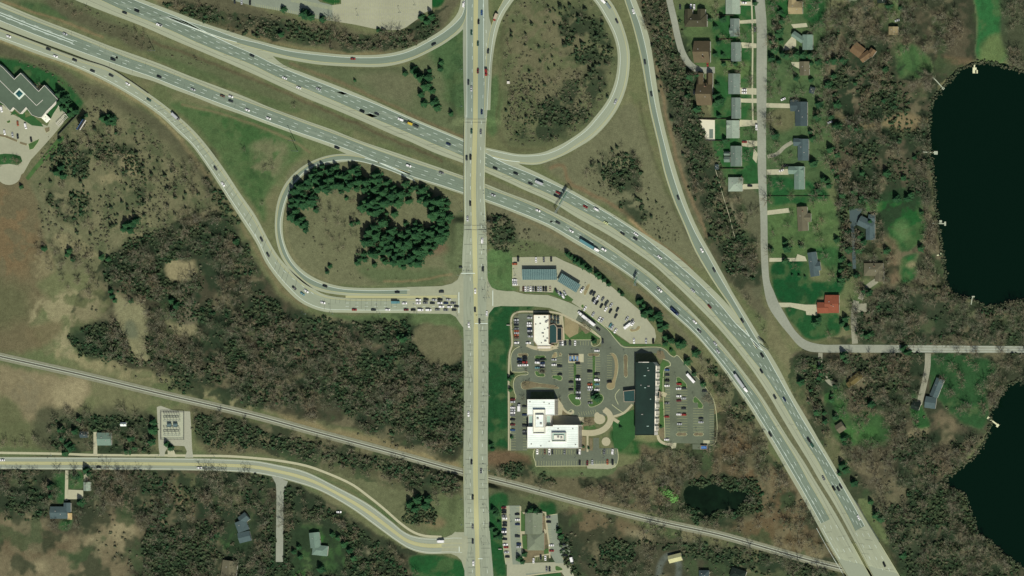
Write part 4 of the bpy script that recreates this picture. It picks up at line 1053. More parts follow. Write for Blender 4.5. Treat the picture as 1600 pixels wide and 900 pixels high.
# ================================================================ PLANTS
def leafmat(name, col, col2, var=.35, tr=0.0):
    m, nt, b = _nt(name)
    N, L = nt.nodes, nt.links
    oi = N.new('ShaderNodeObjectInfo'); geo = N.new('ShaderNodeNewGeometry')
    n1 = N.new('ShaderNodeTexNoise'); n1.inputs['Scale'].default_value = .22; n1.inputs['Detail'].default_value = 4
    L.new(geo.outputs['Position'], n1.inputs['Vector'])
    ad = N.new('ShaderNodeMath'); ad.operation = 'MULTIPLY_ADD'; ad.inputs[1].default_value = .5
    L.new(oi.outputs['Random'], ad.inputs[0])
    mr = N.new('ShaderNodeMapRange'); mr.inputs['From Min'].default_value = .35; mr.inputs['From Max'].default_value = .65; mr.inputs['To Max'].default_value = .6
    L.new(n1.outputs[0], mr.inputs['Value']); L.new(mr.outputs[0], ad.inputs[2])
    mx = N.new('ShaderNodeMix'); mx.data_type = 'RGBA'
    mx.inputs['A'].default_value = (*col, 1); mx.inputs['B'].default_value = (*col2, 1)
    L.new(ad.outputs[0], mx.inputs['Factor'])
    L.new(mx.outputs['Result'], b.inputs['Base Color'])
    b.inputs['Roughness'].default_value = .85; b.inputs['Specular IOR Level'].default_value = .15
    return m
M_PINE = leafmat('pine needles', (.016, .062, .027), (.042, .122, .044))
M_CEDAR = leafmat('cedar foliage', (.026, .055, .028), (.050, .070, .034))
M_TWIG = leafmat('bare twigs', (.235, .215, .160), (.330, .280, .205))
M_TWIGD = leafmat('grey twigs', (.165, .180, .135), (.240, .230, .175))
M_SHRUB = leafmat('scrub twigs', (.050, .085, .042), (.150, .140, .088))
M_LEAFY = leafmat('spring leaves', (.10, .25, .06), (.15, .32, .09))

def twigmat(name, cols):
    m, nt, b = _nt(name); N, L = nt.nodes, nt.links
    geo = N.new('ShaderNodeNewGeometry'); cur = None
    for k, (sc_, lo, hi) in enumerate(((.028, .42, .58), (.16, .40, .62))):
        n1 = N.new('ShaderNodeTexNoise'); n1.inputs['Scale'].default_value = sc_; n1.inputs['Detail'].default_value = 4
        L.new(geo.outputs['Position'], n1.inputs['Vector'])
        mr = N.new('ShaderNodeMapRange'); mr.inputs['From Min'].default_value = lo; mr.inputs['From Max'].default_value = hi
        L.new(n1.outputs[0], mr.inputs['Value'])
        mx = N.new('ShaderNodeMix'); mx.data_type = 'RGBA'
        L.new(mr.outputs[0], mx.inputs['Factor'])
        if cur is None: mx.inputs['A'].default_value = (*cols[0], 1)
        else: L.new(cur, mx.inputs['A'])
        mx.inputs['B'].default_value = (*cols[k + 1], 1); cur = mx.outputs['Result']
    L.new(cur, b.inputs['Base Color']); b.inputs['Roughness'].default_value = .9; b.inputs['Specular IOR Level'].default_value = .1
    return m
M_TWIG = twigmat('bare twigs', ((.098, .142, .070), (.235, .195, .114), (.315, .288, .195)))
M_TWIGD = twigmat('grey twigs', ((.082, .122, .062), (.180, .165, .100), (.245, .240, .170)))
M_THICK = twigmat('green thicket', ((.028, .072, .032), (.042, .078, .036), (.070, .092, .046)))
def quad(c, u, w, a, b):
    return [c - u*a - w*b, c + u*a - w*b, c + u*a + w*b, c - u*a + w*b]
def rvec(r):
    while True:
        v = Vector((r.uniform(-1, 1), r.uniform(-1, 1), r.uniform(-1, 1)))
        if .05 < v.length < 1: return v.normalized()
def pine_mesh(seed, h=12.0, rad=3.6, n=330):
    n = int(n * 2.1)
    r = random.Random(seed)
    tr = MB(); tr.tube((0,0,0), (0,0,h*.93), .22, .04, 6)
    cr = MB()
    for k in range(n):
        t = r.random() ** .75
        z = h * (.12 + .88 * t)
        lobes = 1 + .22 * math.sin(3 * r.random()) 
        rr = rad * (1 - t) ** .8 * lobes * (0.45 + .55 * r.random() ** .5) + .12
        a = r.uniform(0, 2 * math.pi)
        rr *= 1 + .18 * math.sin(5 * a + seed) + .12 * math.sin(9 * a + 2 * seed)
        c = Vector((rr * math.cos(a), rr * math.sin(a), z - .25 * rr))
        out = Vector((math.cos(a), math.sin(a), -.25 + .5 * r.random())).normalized()
        side = Vector((-math.sin(a), math.cos(a), r.uniform(-.4, .4))).normalized()
        up = out.cross(side)
        s_ = r.uniform(.26, .58) * (1.1 - .4 * t)
        cr.add(quad(c, out, side, s_ * 1.1, s_ * .7), [(0,1,2,3)])
        if k % 3 == 0: cr.add(quad(c, out, up, s_, s_ * .45), [(0,1,2,3)])
    return tr, cr
def cedar_mesh(seed, h=5.0, rad=1.5, n=110):
    r = random.Random(seed)
    tr = MB(); tr.tube((0,0,0), (0,0,h*.85), .1, .02, 5)
    cr = MB()
    for k in range(n):
        t = r.random() ** .8
        z = h * (.05 + .95 * t)
        a = r.uniform(0, 2 * math.pi)
        rr = rad * (1 - t ** 1.6) * (.5 + .5 * r.random() ** .5) * (1 + .2 * math.sin(4 * a + seed))
        c = Vector((rr * math.cos(a), rr * math.sin(a), z))
        d = (Vector((math.cos(a), math.sin(a), .9)) + rvec(r) * .6).normalized()
        u = d.orthogonal().normalized(); w = d.cross(u)
        s_ = r.uniform(.22, .5)
        cr.add(quad(c, u, w, s_, s_ * .8), [(0,1,2,3)])
    return tr, cr
def bare_mesh(seed, h=11.0, rad=5.0, twigs=135, tw=.05):
    r = random.Random(seed)
    tr = MB(); tr.tube((0,0,0), (r.uniform(-.3,.3), r.uniform(-.3,.3), h*.62), .24, .12, 5, cap=False)
    limbs = []
    for k in range(8):
        a = 2 * math.pi * k / 8 + r.uniform(-.3, .3)
        z0 = h * r.uniform(.28, .55); L_ = rad * r.uniform(.65, 1.0)
        p0 = Vector((0, 0, z0)); p1 = p0 + Vector((math.cos(a)*L_*.5, math.sin(a)*L_*.5, h*r.uniform(.1,.2)))
        p2 = p1 + Vector((math.cos(a+r.uniform(-.4,.4))*L_*.5, math.sin(a+r.uniform(-.4,.4))*L_*.5, h*r.uniform(.08,.22)))
        tr.tube(p0, p1, .11, .07, 3, cap=False); tr.tube(p1, p2, .07, .035, 3, cap=False)
        limbs.append((p0, p1, p2))
    cr = MB()
    for k in range(twigs):
        p0, p1, p2 = r.choice(limbs)
        t = r.random()
        b = p0.lerp(p1, .5 + t) if t < .5 else p1.lerp(p2, (t - .5) * 2)
        d = (rvec(r) + Vector((b.x, b.y, 0)).normalized() * .5 + Vector((0, 0, .45))).normalized()
        L_ = r.uniform(1.0, 2.3)
        e = b + d * L_
        if Vector((e.x, e.y)).length > rad * 1.05: e = b + d * L_ * .5
        s_ = d.cross(rvec(r)).normalized()
        cr.add([b - s_*tw, b + s_*tw, e + s_*tw*.5, e - s_*tw*.5], [(0,1,2,3)])
        for q in range(2):
            f = b.lerp(e, r.uniform(.3, .8)); d2 = (d + rvec(r) * .8).normalized(); g_ = f + d2 * r.uniform(.6, 1.4)
            s2 = d2.cross(rvec(r)).normalized()
            cr.add([f - s2*tw*.8, f + s2*tw*.8, g_], [(0,1,2)])
    return tr, cr
def shrub_mesh(seed, rad=1.3, n=34):
    r = random.Random(seed); cr = MB()
    for k in range(n):
        d = rvec(r); d.z = abs(d.z) * .9 + .1
        c = Vector((d.x * rad * r.random(), d.y * rad * r.random(), d.z * rad * .8 * r.random() + .1))
        u = d.orthogonal().normalized(); w = d.cross(u); s_ = r.uniform(.14, .42)
        cr.add(quad(c, u, w, s_, s_ * .7), [(0,1,2,3)])
    return cr

def proto(kind, pair, mats_):
    t, c = pair
    to = t.build('trunk', mats_[0], link=False).data; co = c.build('crown', mats_[1], link=False).data
    return kind, to, co
PINES = [proto('pine_tree', pine_mesh(s_, h_, r_, n_), (M_BARK, M_PINE)) for s_, (h_, r_, n_) in enumerate(((12,3.6,330),(9.5,4.2,360),(13,3.0,280),(11,4.6,400),(8,3.4,260),(12.5,4.0,300),(10,3.1,220)))]
CEDARS = [proto('cedar_tree', cedar_mesh(s_ + 20), (M_BARK, M_CEDAR)) for s_ in range(5)]
EVERGREENS = [proto('evergreen_tree', pine_mesh(s_ + 11, 11.0, 3.9, 300), (M_BARK, M_PINE)) for s_ in range(5)]  # dark evergreens outside the groves, built with the pine crown shape
BARES = [bare_mesh(s_ + 40) for s_ in range(7)]
BAREP = [proto('bare_tree', b_, (M_BARK, M_TWIG)) for b_ in BARES] + [proto('bare_tree', bare_mesh(s_ + 60), (M_BARK, M_TWIGD)) for s_ in range(3)]
SHRUBS = [shrub_mesh(s_ + 80) for s_ in range(5)]
tree_r = random.Random(99)
for x_, y_, r_ in ((72,185,5),(92,801,13),(105,793,7),(131,679,6),(136,760,7),(163,686,11),(193,663,4),(358,890,14),(378,822,9),(381,810,7),(382,839,9),(492,844,12),(500,860,12),(834,818,16),(837,846,14),(1055,872,10),(1076,22,8),(1087,32,19),(1094,123,9),(1096,22,8),(1097,81,17),(1100,898,8),(1101,147,19),(1109,123,9),(1120,261,4),(1136,240,4),(1136,249,4),(1142,196,7),(1144,48,5),(1145,10,12),(1145,202,14),(1147,131,16),(1148,43,14),(1149,288,11),(1150,81,15),(1150,169,16),(1150,244,16),(1153,897,12),(1238,2,6),(1241,165,9),(1243,12,11),(1244,266,12),(1246,222,6),(1247,58,10),(1249,278,18),(1252,178,19),(1254,342,19),(1255,234,17),(1257,107,11),(1262,66,12),(1262,340,7),(1269,141,5),(1271,413,19),(1278,416,7),(1286,481,9),(1300,475,14),(1313,668,7),(1328,600,5),(1338,591,11),(1340,78,9),(1352,88,9),(1353,349,12),(1360,362,13),(1362,82,6),(1362,341,6),(1365,421,15),(1374,431,9),(1378,0,7),(1396,48,7),(1431,634,6),(1454,629,9),(1464,606,15)):
    occupy(ell(x_, y_ + 3, r_ + 3, r_ + 5))
def plant(pr, px, py, sc, zs=1.0):
    kind, tm, cm = pr
    o = empty(kind, W(px, py, gz(px, py) - .05), tree_r.uniform(0, 6.28))
    # the crown stands over the point where the photo shows it
    o.scale = (sc, sc, sc * zs)
    for nm_, d_ in (('trunk', tm), ('crown', cm)):
        c = bpy.data.objects.new(nm_, d_); COL.objects.link(c); c.parent = o
    return o
def scatter(poly, spacing, seed, jitter=.6, avoid=True, holes=()):
    r = random.Random(seed)
    p = np.asarray(catmull(poly, 8, True)); out = []
    x0, y0 = p.min(0); x1, y1 = p.max(0)
    xs = np.arange(max(x0, -20), min(x1, 1620), spacing); ys_ = np.arange(max(y0, -20), min(y1, 920), spacing)
    if not len(xs) or not len(ys_): return out
    X, Y = np.meshgrid(xs, ys_)
    X = X + spacing * .5 * (np.arange(len(ys_)) % 2)[:, None] + RNG.uniform(-jitter, jitter, X.shape) * spacing
    Y = Y + RNG.uniform(-jitter, jitter, Y.shape) * spacing
    wx_ = (fbm(X, Y, 24., 3, 7.7) - .5) * 22; wy_ = (fbm(X, Y, 24., 3, 63.) - .5) * 22
    m = inside(X + wx_, Y + wy_, p)
    for h_ in holes: m &= ~inside(X + wx_ * .6, Y + wy_ * .6, np.asarray(catmull(h_, 8, True)))
    for x, y in zip(X[m], Y[m]):
        if avoid and taken(x, y): continue
        out.append((float(x), float(y)))
    return out

# --- pines, one by one
def pines(poly, sp, seed, area, smin, smax, noun='dark green pine', zs=1.0):
    for x, y in scatter(poly, sp, seed):
        s_ = tree_r.uniform(smin, smax)
        o = plant(tree_r.choice(PINES), x, y, s_, zs * tree_r.uniform(.9, 1.1))
        nn = ('tall ' if s_ > smin + (smax - smin) * .5 else 'smaller ') + noun
        item(o, x, y, nn, area, 'pine tree', 'pine trees')
WG = 'in the west loop grove'
pines([(455,292),(490,268),(508,256),(528,258),(546,268),(543,290),(520,304),(497,314),(472,326),(484,345),(480,356),(462,356),(452,325)], 7.8, 1, WG, .55, 1.3)
pines([(547,264),(560,260),(571,272),(570,292),(556,300),(546,290)], 7.8, 2, WG, .55, 1.25)
pines([(577,284),(596,272),(640,286),(672,298),(692,312),(706,332),(706,345),(690,347),(662,327),(640,320),(622,334),(598,338),(572,332),(560,318),(572,300)], 8.2, 3, WG, .55, 1.3)
pines([(578,356),(604,342),(620,354),(642,364),(660,352),(702,354),(706,370),(696,384),(670,390),(668,410),(650,415),(612,414),(590,404),(574,386)], 8.0, 4, WG, .55, 1.3)
pines([(556,385),(566,392),(572,405),(562,412),(555,402)], 8, 5, WG, .6, .8)
for x, y, s_ in ((552,350,.75),(516,416,.6),(495,328,.65),(487,322,.5),(512,425,.5),(650,350,.7),(635,350,.6),(586,414,.7),(674,395,.7),(560,348,.6),(534,300,.7),(542,310,.55),(478,360,.7)):
    o = plant(tree_r.choice(PINES), x, y, s_); item(o, x, y, 'small lone pine', WG, 'pine tree', 'pine trees')
for x, y, s_ in ((648,110,1.1),(654,118,1.0),(660,123,1.1),(670,121,1.0),(668,135,1.15),(676,142,.8),(659,148,.9),(664,162,.8),(680,160,1.15),(684,168,.8),(634,115,.6),(690,98,.7),(689,108,.75),(706,178,.7),(555,126,.4),(672,110,.6)):
    o = plant(tree_r.choice(PINES), x, y, s_); item(o, x, y, 'round dark pine', 'on the grass west of the bridge', 'pine tree', 'pine trees')
for x, y, s_ in ((478,22,1.1),(488,27,1.0),(505,30,.9),(660,27,.9),(668,34,.9),(676,26,.9),(592,47,.5),(600,49,.5),(440,54,.8),(444,15,.7)):
    o = plant(tree_r.choice(PINES), x, y, s_); item(o, x, y, 'dark pine', 'beside the striped commuter lot', 'pine tree', 'pine trees')
for x, y, s_ in ((96,147,1.0),(103,155,1.1),(95,160,.9),(109,163,1.0),(115,170,1.0),(104,170,.9),(121,174,.9),(112,178,.8),(99,168,.8)):
    o = plant(tree_r.choice(PINES), x, y, s_); item(o, x, y, 'dark pine', 'behind the grey-roofed office', 'pine tree', 'pine trees')
pines([(985,455),(992,452),(1012,480),(1030,492),(1044,508),(1056,524),(1066,530),(1072,546),(1058,540),(1040,522),(1018,504),(1002,490),(990,472)], 7.5, 6, 'in the screen above the hotel', .65, 1.0)
for x, y, s_ in ((1040,537,.6),(1049,547,.4),(1088,552,.9),(1075,565,.8),(1086,584,.7),(1100,600,.8),(1050,532,.5),(1060,538,.6),(1120,585,.5)):
    o = plant(tree_r.choice(PINES), x, y, s_); item(o, x, y, 'dark pine', 'along the hotel lot fence', 'pine tree', 'pine trees')
for x, y, s_ in ((889,398,.6),(894,402,.7),(900,405,.6),(906,410,.75),(913,415,.8),(919,419,.7),(922,422,.7),(934,428,.7),(938,432,.7),(886,396,.5),(899,409,.6),(945,437,.6),(952,444,.6),(968,455,.5),(973,460,.5)):
    o = plant(tree_r.choice(PINES), x, y, s_); item(o, x, y, 'dark pine', 'in the strip behind the solar canopies', 'pine tree', 'pine trees')
# evergreens among the houses, the lakes and the verges
for x, y, s_, ar in [(x_, y_, tree_r.uniform(.45, 1.0), a_) for q_, sp_, a_ in (([(1200,20),(1240,30),(1230,100),(1204,100)], 17, 'e'), ([(1270,90),(1296,90),(1306,300),(1280,300)], 24, 'e'), ([(1118,10),(1138,10),(1136,230),(1120,230)], 24, 'w'), ([(1316,300),(1340,300),(1342,440),(1318,440)], 18, 'l'), ([(1300,100),(1400,110),(1440,300),(1320,300)], 44, 'l'), ([(1245,560),(1290,560),(1330,720),(1300,700)], 22, 'l')) for x_, y_ in scatter(q_, sp_, 77)] + list(((1095,118,.9,'w'),(1080,119,1.0,'w'),(1075,150,.7,'w'),(1120,150,.9,'w'),(1125,158,1.0,'w'),(1119,162,.8,'w'),(1121,133,.6,'w'),(1090,170,.9,'w'),(1118,85,.6,'w'),(1130,86,.5,'w'),(1110,30,.6,'w'),(1146,98,.5,'w'),(1150,100,.5,'w'),(1180,5,.6,'w'),
    (1225,85,.9,'e'),(1234,87,1.0,'e'),(1245,86,.9,'e'),(1256,86,.9,'e'),(1268,86,.9,'e'),(1208,65,.9,'e'),(1212,78,.9,'e'),(1207,92,.9,'e'),(1222,33,.7,'e'),(1245,122,.7,'e'),(1268,125,.6,'e'),(1288,68,.7,'e'),(1212,212,.9,'e'),(1208,206,.6,'e'),(1267,206,.6,'e'),(1280,297,.8,'e'),(1288,280,.8,'e'),(1296,290,.7,'e'),(1252,384,.6,'e'),(1231,388,1.0,'e'),(1228,380,.7,'e'),(1228,408,.8,'e'),(1205,390,.6,'e'),(1238,430,.3,'e'),(1249,431,.35,'e'),(1258,432,.3,'e'),(1327,390,.9,'e'),(1322,386,.6,'e'),(1276,505,.9,'e'),(1280,498,.7,'e'),(1308,375,.7,'e'),
    (1322,498,.8,'l'),(1318,506,.8,'l'),(1324,512,.7,'l'),(1341,520,.6,'l'),(1348,523,.7,'l'),(1355,525,.7,'l'),(1362,522,.7,'l'),(1372,479,.5,'l'),(1352,455,.9,'l'),(1358,458,.8,'l'),(1320,556,1.0,'l'),(1324,563,.8,'l'),(1413,545,.9,'l'),(1419,552,.9,'l'),(1361,346,.7,'l'),(1386,392,.8,'l'),(1440,388,.8,'l'),(1348,308,.8,'l'),(1355,312,.7,'l'),(1363,310,.7,'l'),(1419,310,.8,'l'),(1424,304,.7,'l'),(1390,10,.9,'l'),(1410,12,.8,'l'),(1345,370,.8,'l'),(1350,378,.8,'l'),(1400,560,.7,'l'),(1440,332,.5,'l'),(1362,632,.9,'l'),
    (1318,728,1.0,'v'),(1322,735,.8,'v'),(1335,755,.8,'v'),(1361,784,.6,'v'),(1371,805,1.0,'v'),(1377,810,.8,'v'),(1312,740,.5,'v'),(1378,812,.7,'v'),(1412,868,.8,'v'),(1300,625,.6,'v'))):
    o = plant(tree_r.choice(EVERGREENS), x, y, s_)
    area = dict(w='between the ramp and the lake road', e='among the yards east of the road', l='in the woods beside the lake', v='on the verge east of the freeway')[ar]
    item(o, x, y, 'dark evergreen', area, 'evergreen tree', 'evergreens around the houses')
for x, y, s_, ar in ((100,685,.9,0),(97,672,.9,0),(108,695,.9,0),(112,700,.9,0),(103,708,.8,0),(118,674,.8,0),(205,685,.8,0),(200,705,.8,0),(212,700,.7,0),(125,655,.7,0),(240,672,1.0,0),(238,690,.9,0),(240,660,.8,0),(262,694,.7,0),(268,700,.7,0),(120,745,.8,0),(137,735,.9,0),(142,740,.8,0),(80,760,.8,0),(82,775,.8,0),(128,785,.9,0),(340,835,.7,1),(335,842,.8,1),(460,862,.6,1),(468,855,.6,1),(470,870,.6,1),(503,889,.9,1),(540,850,.9,1),(548,860,.8,1),(530,840,.7,1),(554,872,.8,1),(520,835,.6,1),(605,875,.35,1),(612,878,.35,1),(616,883,.35,1),(626,885,.35,1),(634,892,.35,1),(643,788,1.0,2),(655,780,1.1,2),(666,790,1.0,2),(650,795,.9,2),(670,780,.9,2)):
    o = plant(tree_r.choice(EVERGREENS), x, y, s_)
    item(o, x, y, 'dark evergreen', ('near the houses north of the arterial', 'around the garden houses south of the arterial', 'in the clump beside the footpath')[ar], 'evergreen tree', 'evergreens in the southwest')
for x, y, s_ in ((772,797,.9),(776,803,.9),(770,825,.9),(776,832,.9),(782,838,.9),(776,840,.7),(832,797,1.1),(839,799,1.0),(828,800,.8),(842,803,.7),(812,873,.9),(817,878,.7),(874,830,.8),(877,838,.8),(820,866,.8),(768,695,.7),(770,702,.6),(780,816,.5)):
    o = plant(tree_r.choice(EVERGREENS), x, y, s_ * .8)
    item(o, x, y, 'round dark evergreen', 'around the grey-roofed clinic', 'evergreen tree', 'evergreens around the clinic')
for x, y, s_ in ((929,533,.6),(931,619,.75),(935,623,.8),(801,587,.5),(797,592,.55),(798,609,.5),(800,683,.4),(927,620,.55),(934,616,.5),(858,533,.3),(1033,667,.35),(1018,574,.3),(970,668,.4),(910,662,.35),(920,700,.3),(912,698,.3),(853,562,.2)):
    o = plant(tree_r.choice(EVERGREENS), x, y, s_)
    item(o, x, y, 'small clipped evergreen', 'on the planted islands of the office lot', 'evergreen tree', 'evergreens on the islands')
for x, y, s_ in ((200,352,1.0),(208,350,.9),(214,345,.9),(195,358,.8),(205,360,.8),(90,270,.8),(97,262,.8),(100,275,.8),(163,185,.9),(170,190,.9),(178,185,.8),(178,192,.7),(172,180,.6),(183,208,.5),(94,218,.5),(135,180,.5),(130,185,.5),(34,292,.5),(70,388,.7),(110,392,.7),(106,398,.6),(115,405,.6),(160,402,.7),(170,405,.6),(205,470,.6),(174,455,.6),(176,463,.6),(180,470,.5),(270,470,.8),(278,478,.9),(272,488,.8),(370,378,.8),(498,610,.7),(610,625,.9),(606,632,.8),(630,530,.8),(638,527,.8),(625,526,.7)):
    o = plant(tree_r.choice(EVERGREENS), x, y, s_)
    item(o, x, y, 'dark evergreen', 'in the scrub west of the ramps', 'evergreen tree', 'evergreens in the western scrub')

# --- cedars of the meadows
def cedars(poly, sp, seed, area, keep=1.0, smin=.55, smax=1.3):
    r = random.Random(seed)
    for x, y in scatter(poly, sp, seed):
        if r.random() > keep: continue
        s_ = smin + (smax - smin) * r.random() ** 1.7
        o = plant(r.choice(CEDARS), x, y, s_, r.uniform(.8, 1.1))
        nn = ('larger ' if s_ > smin + (smax - smin) * .4 else 'small ') + 'dark cedar'
        item(o, x, y, nn, area, 'cedar', 'cedars of the meadows')
NEM = 'in the northeast loop meadow'
cedars([(860,0),(920,10),(945,40),(955,90),(945,130),(920,120),(900,90),(870,60)], 11, 31, NEM, .62, .6, 1.7)
cedars([(800,10),(860,10),(880,70),(850,130),(805,120),(795,60)], 22, 32, NEM, .6, .7, 1.2)
cedars([(800,130),(880,130),(950,100),(940,165),(890,205),(830,215),(795,210)], 11.5, 33, NEM, .6, .45, 1.1)
cedars([(80,240),(150,190),(230,215),(310,290),(340,370),(300,380),(240,340),(150,370),(90,350)], 14, 34, 'in the western scrub field', .5, .5, 1.2)
cedars([(920,255),(960,225),(985,232),(1000,290),(960,300),(925,285)], 10, 35, 'in the thicket below the loop', .55, .45, 1.1)
cedars([(970,300),(1010,300),(1050,370),(1040,385),(1000,340)], 12, 36, 'between freeway and east ramp', .5, .45, 1.0)
cedars([(1010,20),(1040,20),(1080,150),(1110,280),(1150,400),(1130,400),(1080,290),(1040,180)], 12, 37, 'in the belt by the lake road', .4, .6, 1.4)
cedars([(340,20),(450,45),(560,60),(650,50),(640,72),(540,76),(440,62),(350,45)], 10, 38, 'in the brush by the commuter lot', .5, .5, 1.1)

# --- leafless trees: where each wood stands
HOL = [[(180,458),(202,470),(226,478),(230,510),(226,540),(236,560),(214,562),(198,530),(184,500)], [(258,412),(300,408),(306,425),(290,440),(264,436)], [(258,505),(280,508),(308,500),(306,524),(285,524)], [(648,512),(716,516),(718,566),(690,572),(660,560),(648,535)]]
LAWNS = [[(1402,72),(1430,72),(1456,95),(1455,112),(1440,122),(1408,124)], [(1522,-20),(1575,-20),(1575,40),(1570,95),(1545,98),(1520,92)], [(1370,305),(1392,296),(1415,293),(1418,312),(1438,305),(1442,330),(1450,355),(1440,378),(1410,392),(1385,365),(1374,330)], [(1408,405),(1440,396),(1450,402),(1440,420),(1425,440),(1405,440)], [(1320,-20),(1362,-20),(1352,50),(1335,40)], [(1330,65),(1372,65),(1372,98),(1330,98)], [(1286,608),(1310,600),(1328,660),(1345,690),(1310,690),(1295,650)], [(1452,556),(1540,556),(1560,575),(1546,650),(1530,672),(1470,630),(1440,640),(1430,620)], [(1328,655),(1380,650),(1390,680),(1340,692)], [(1385,20),(1410,20),(1405,66),(1385,64)], [(1340,330),(1370,330),(1368,395),(1330,400)], [(1345,405),(1388,405),(1388,448),(1345,448)]]
LAWNS = [[(sum(q[0] for q in L_) / len(L_) * -.15 + x_ * 1.15, sum(q[1] for q in L_) / len(L_) * -.15 + y_ * 1.15) for x_, y_ in L_] for L_ in LAWNS]
GARD = [[(465,822),(530,822),(540,892),(462,892)], [(345,808),(405,800),(405,866),(345,866)]]
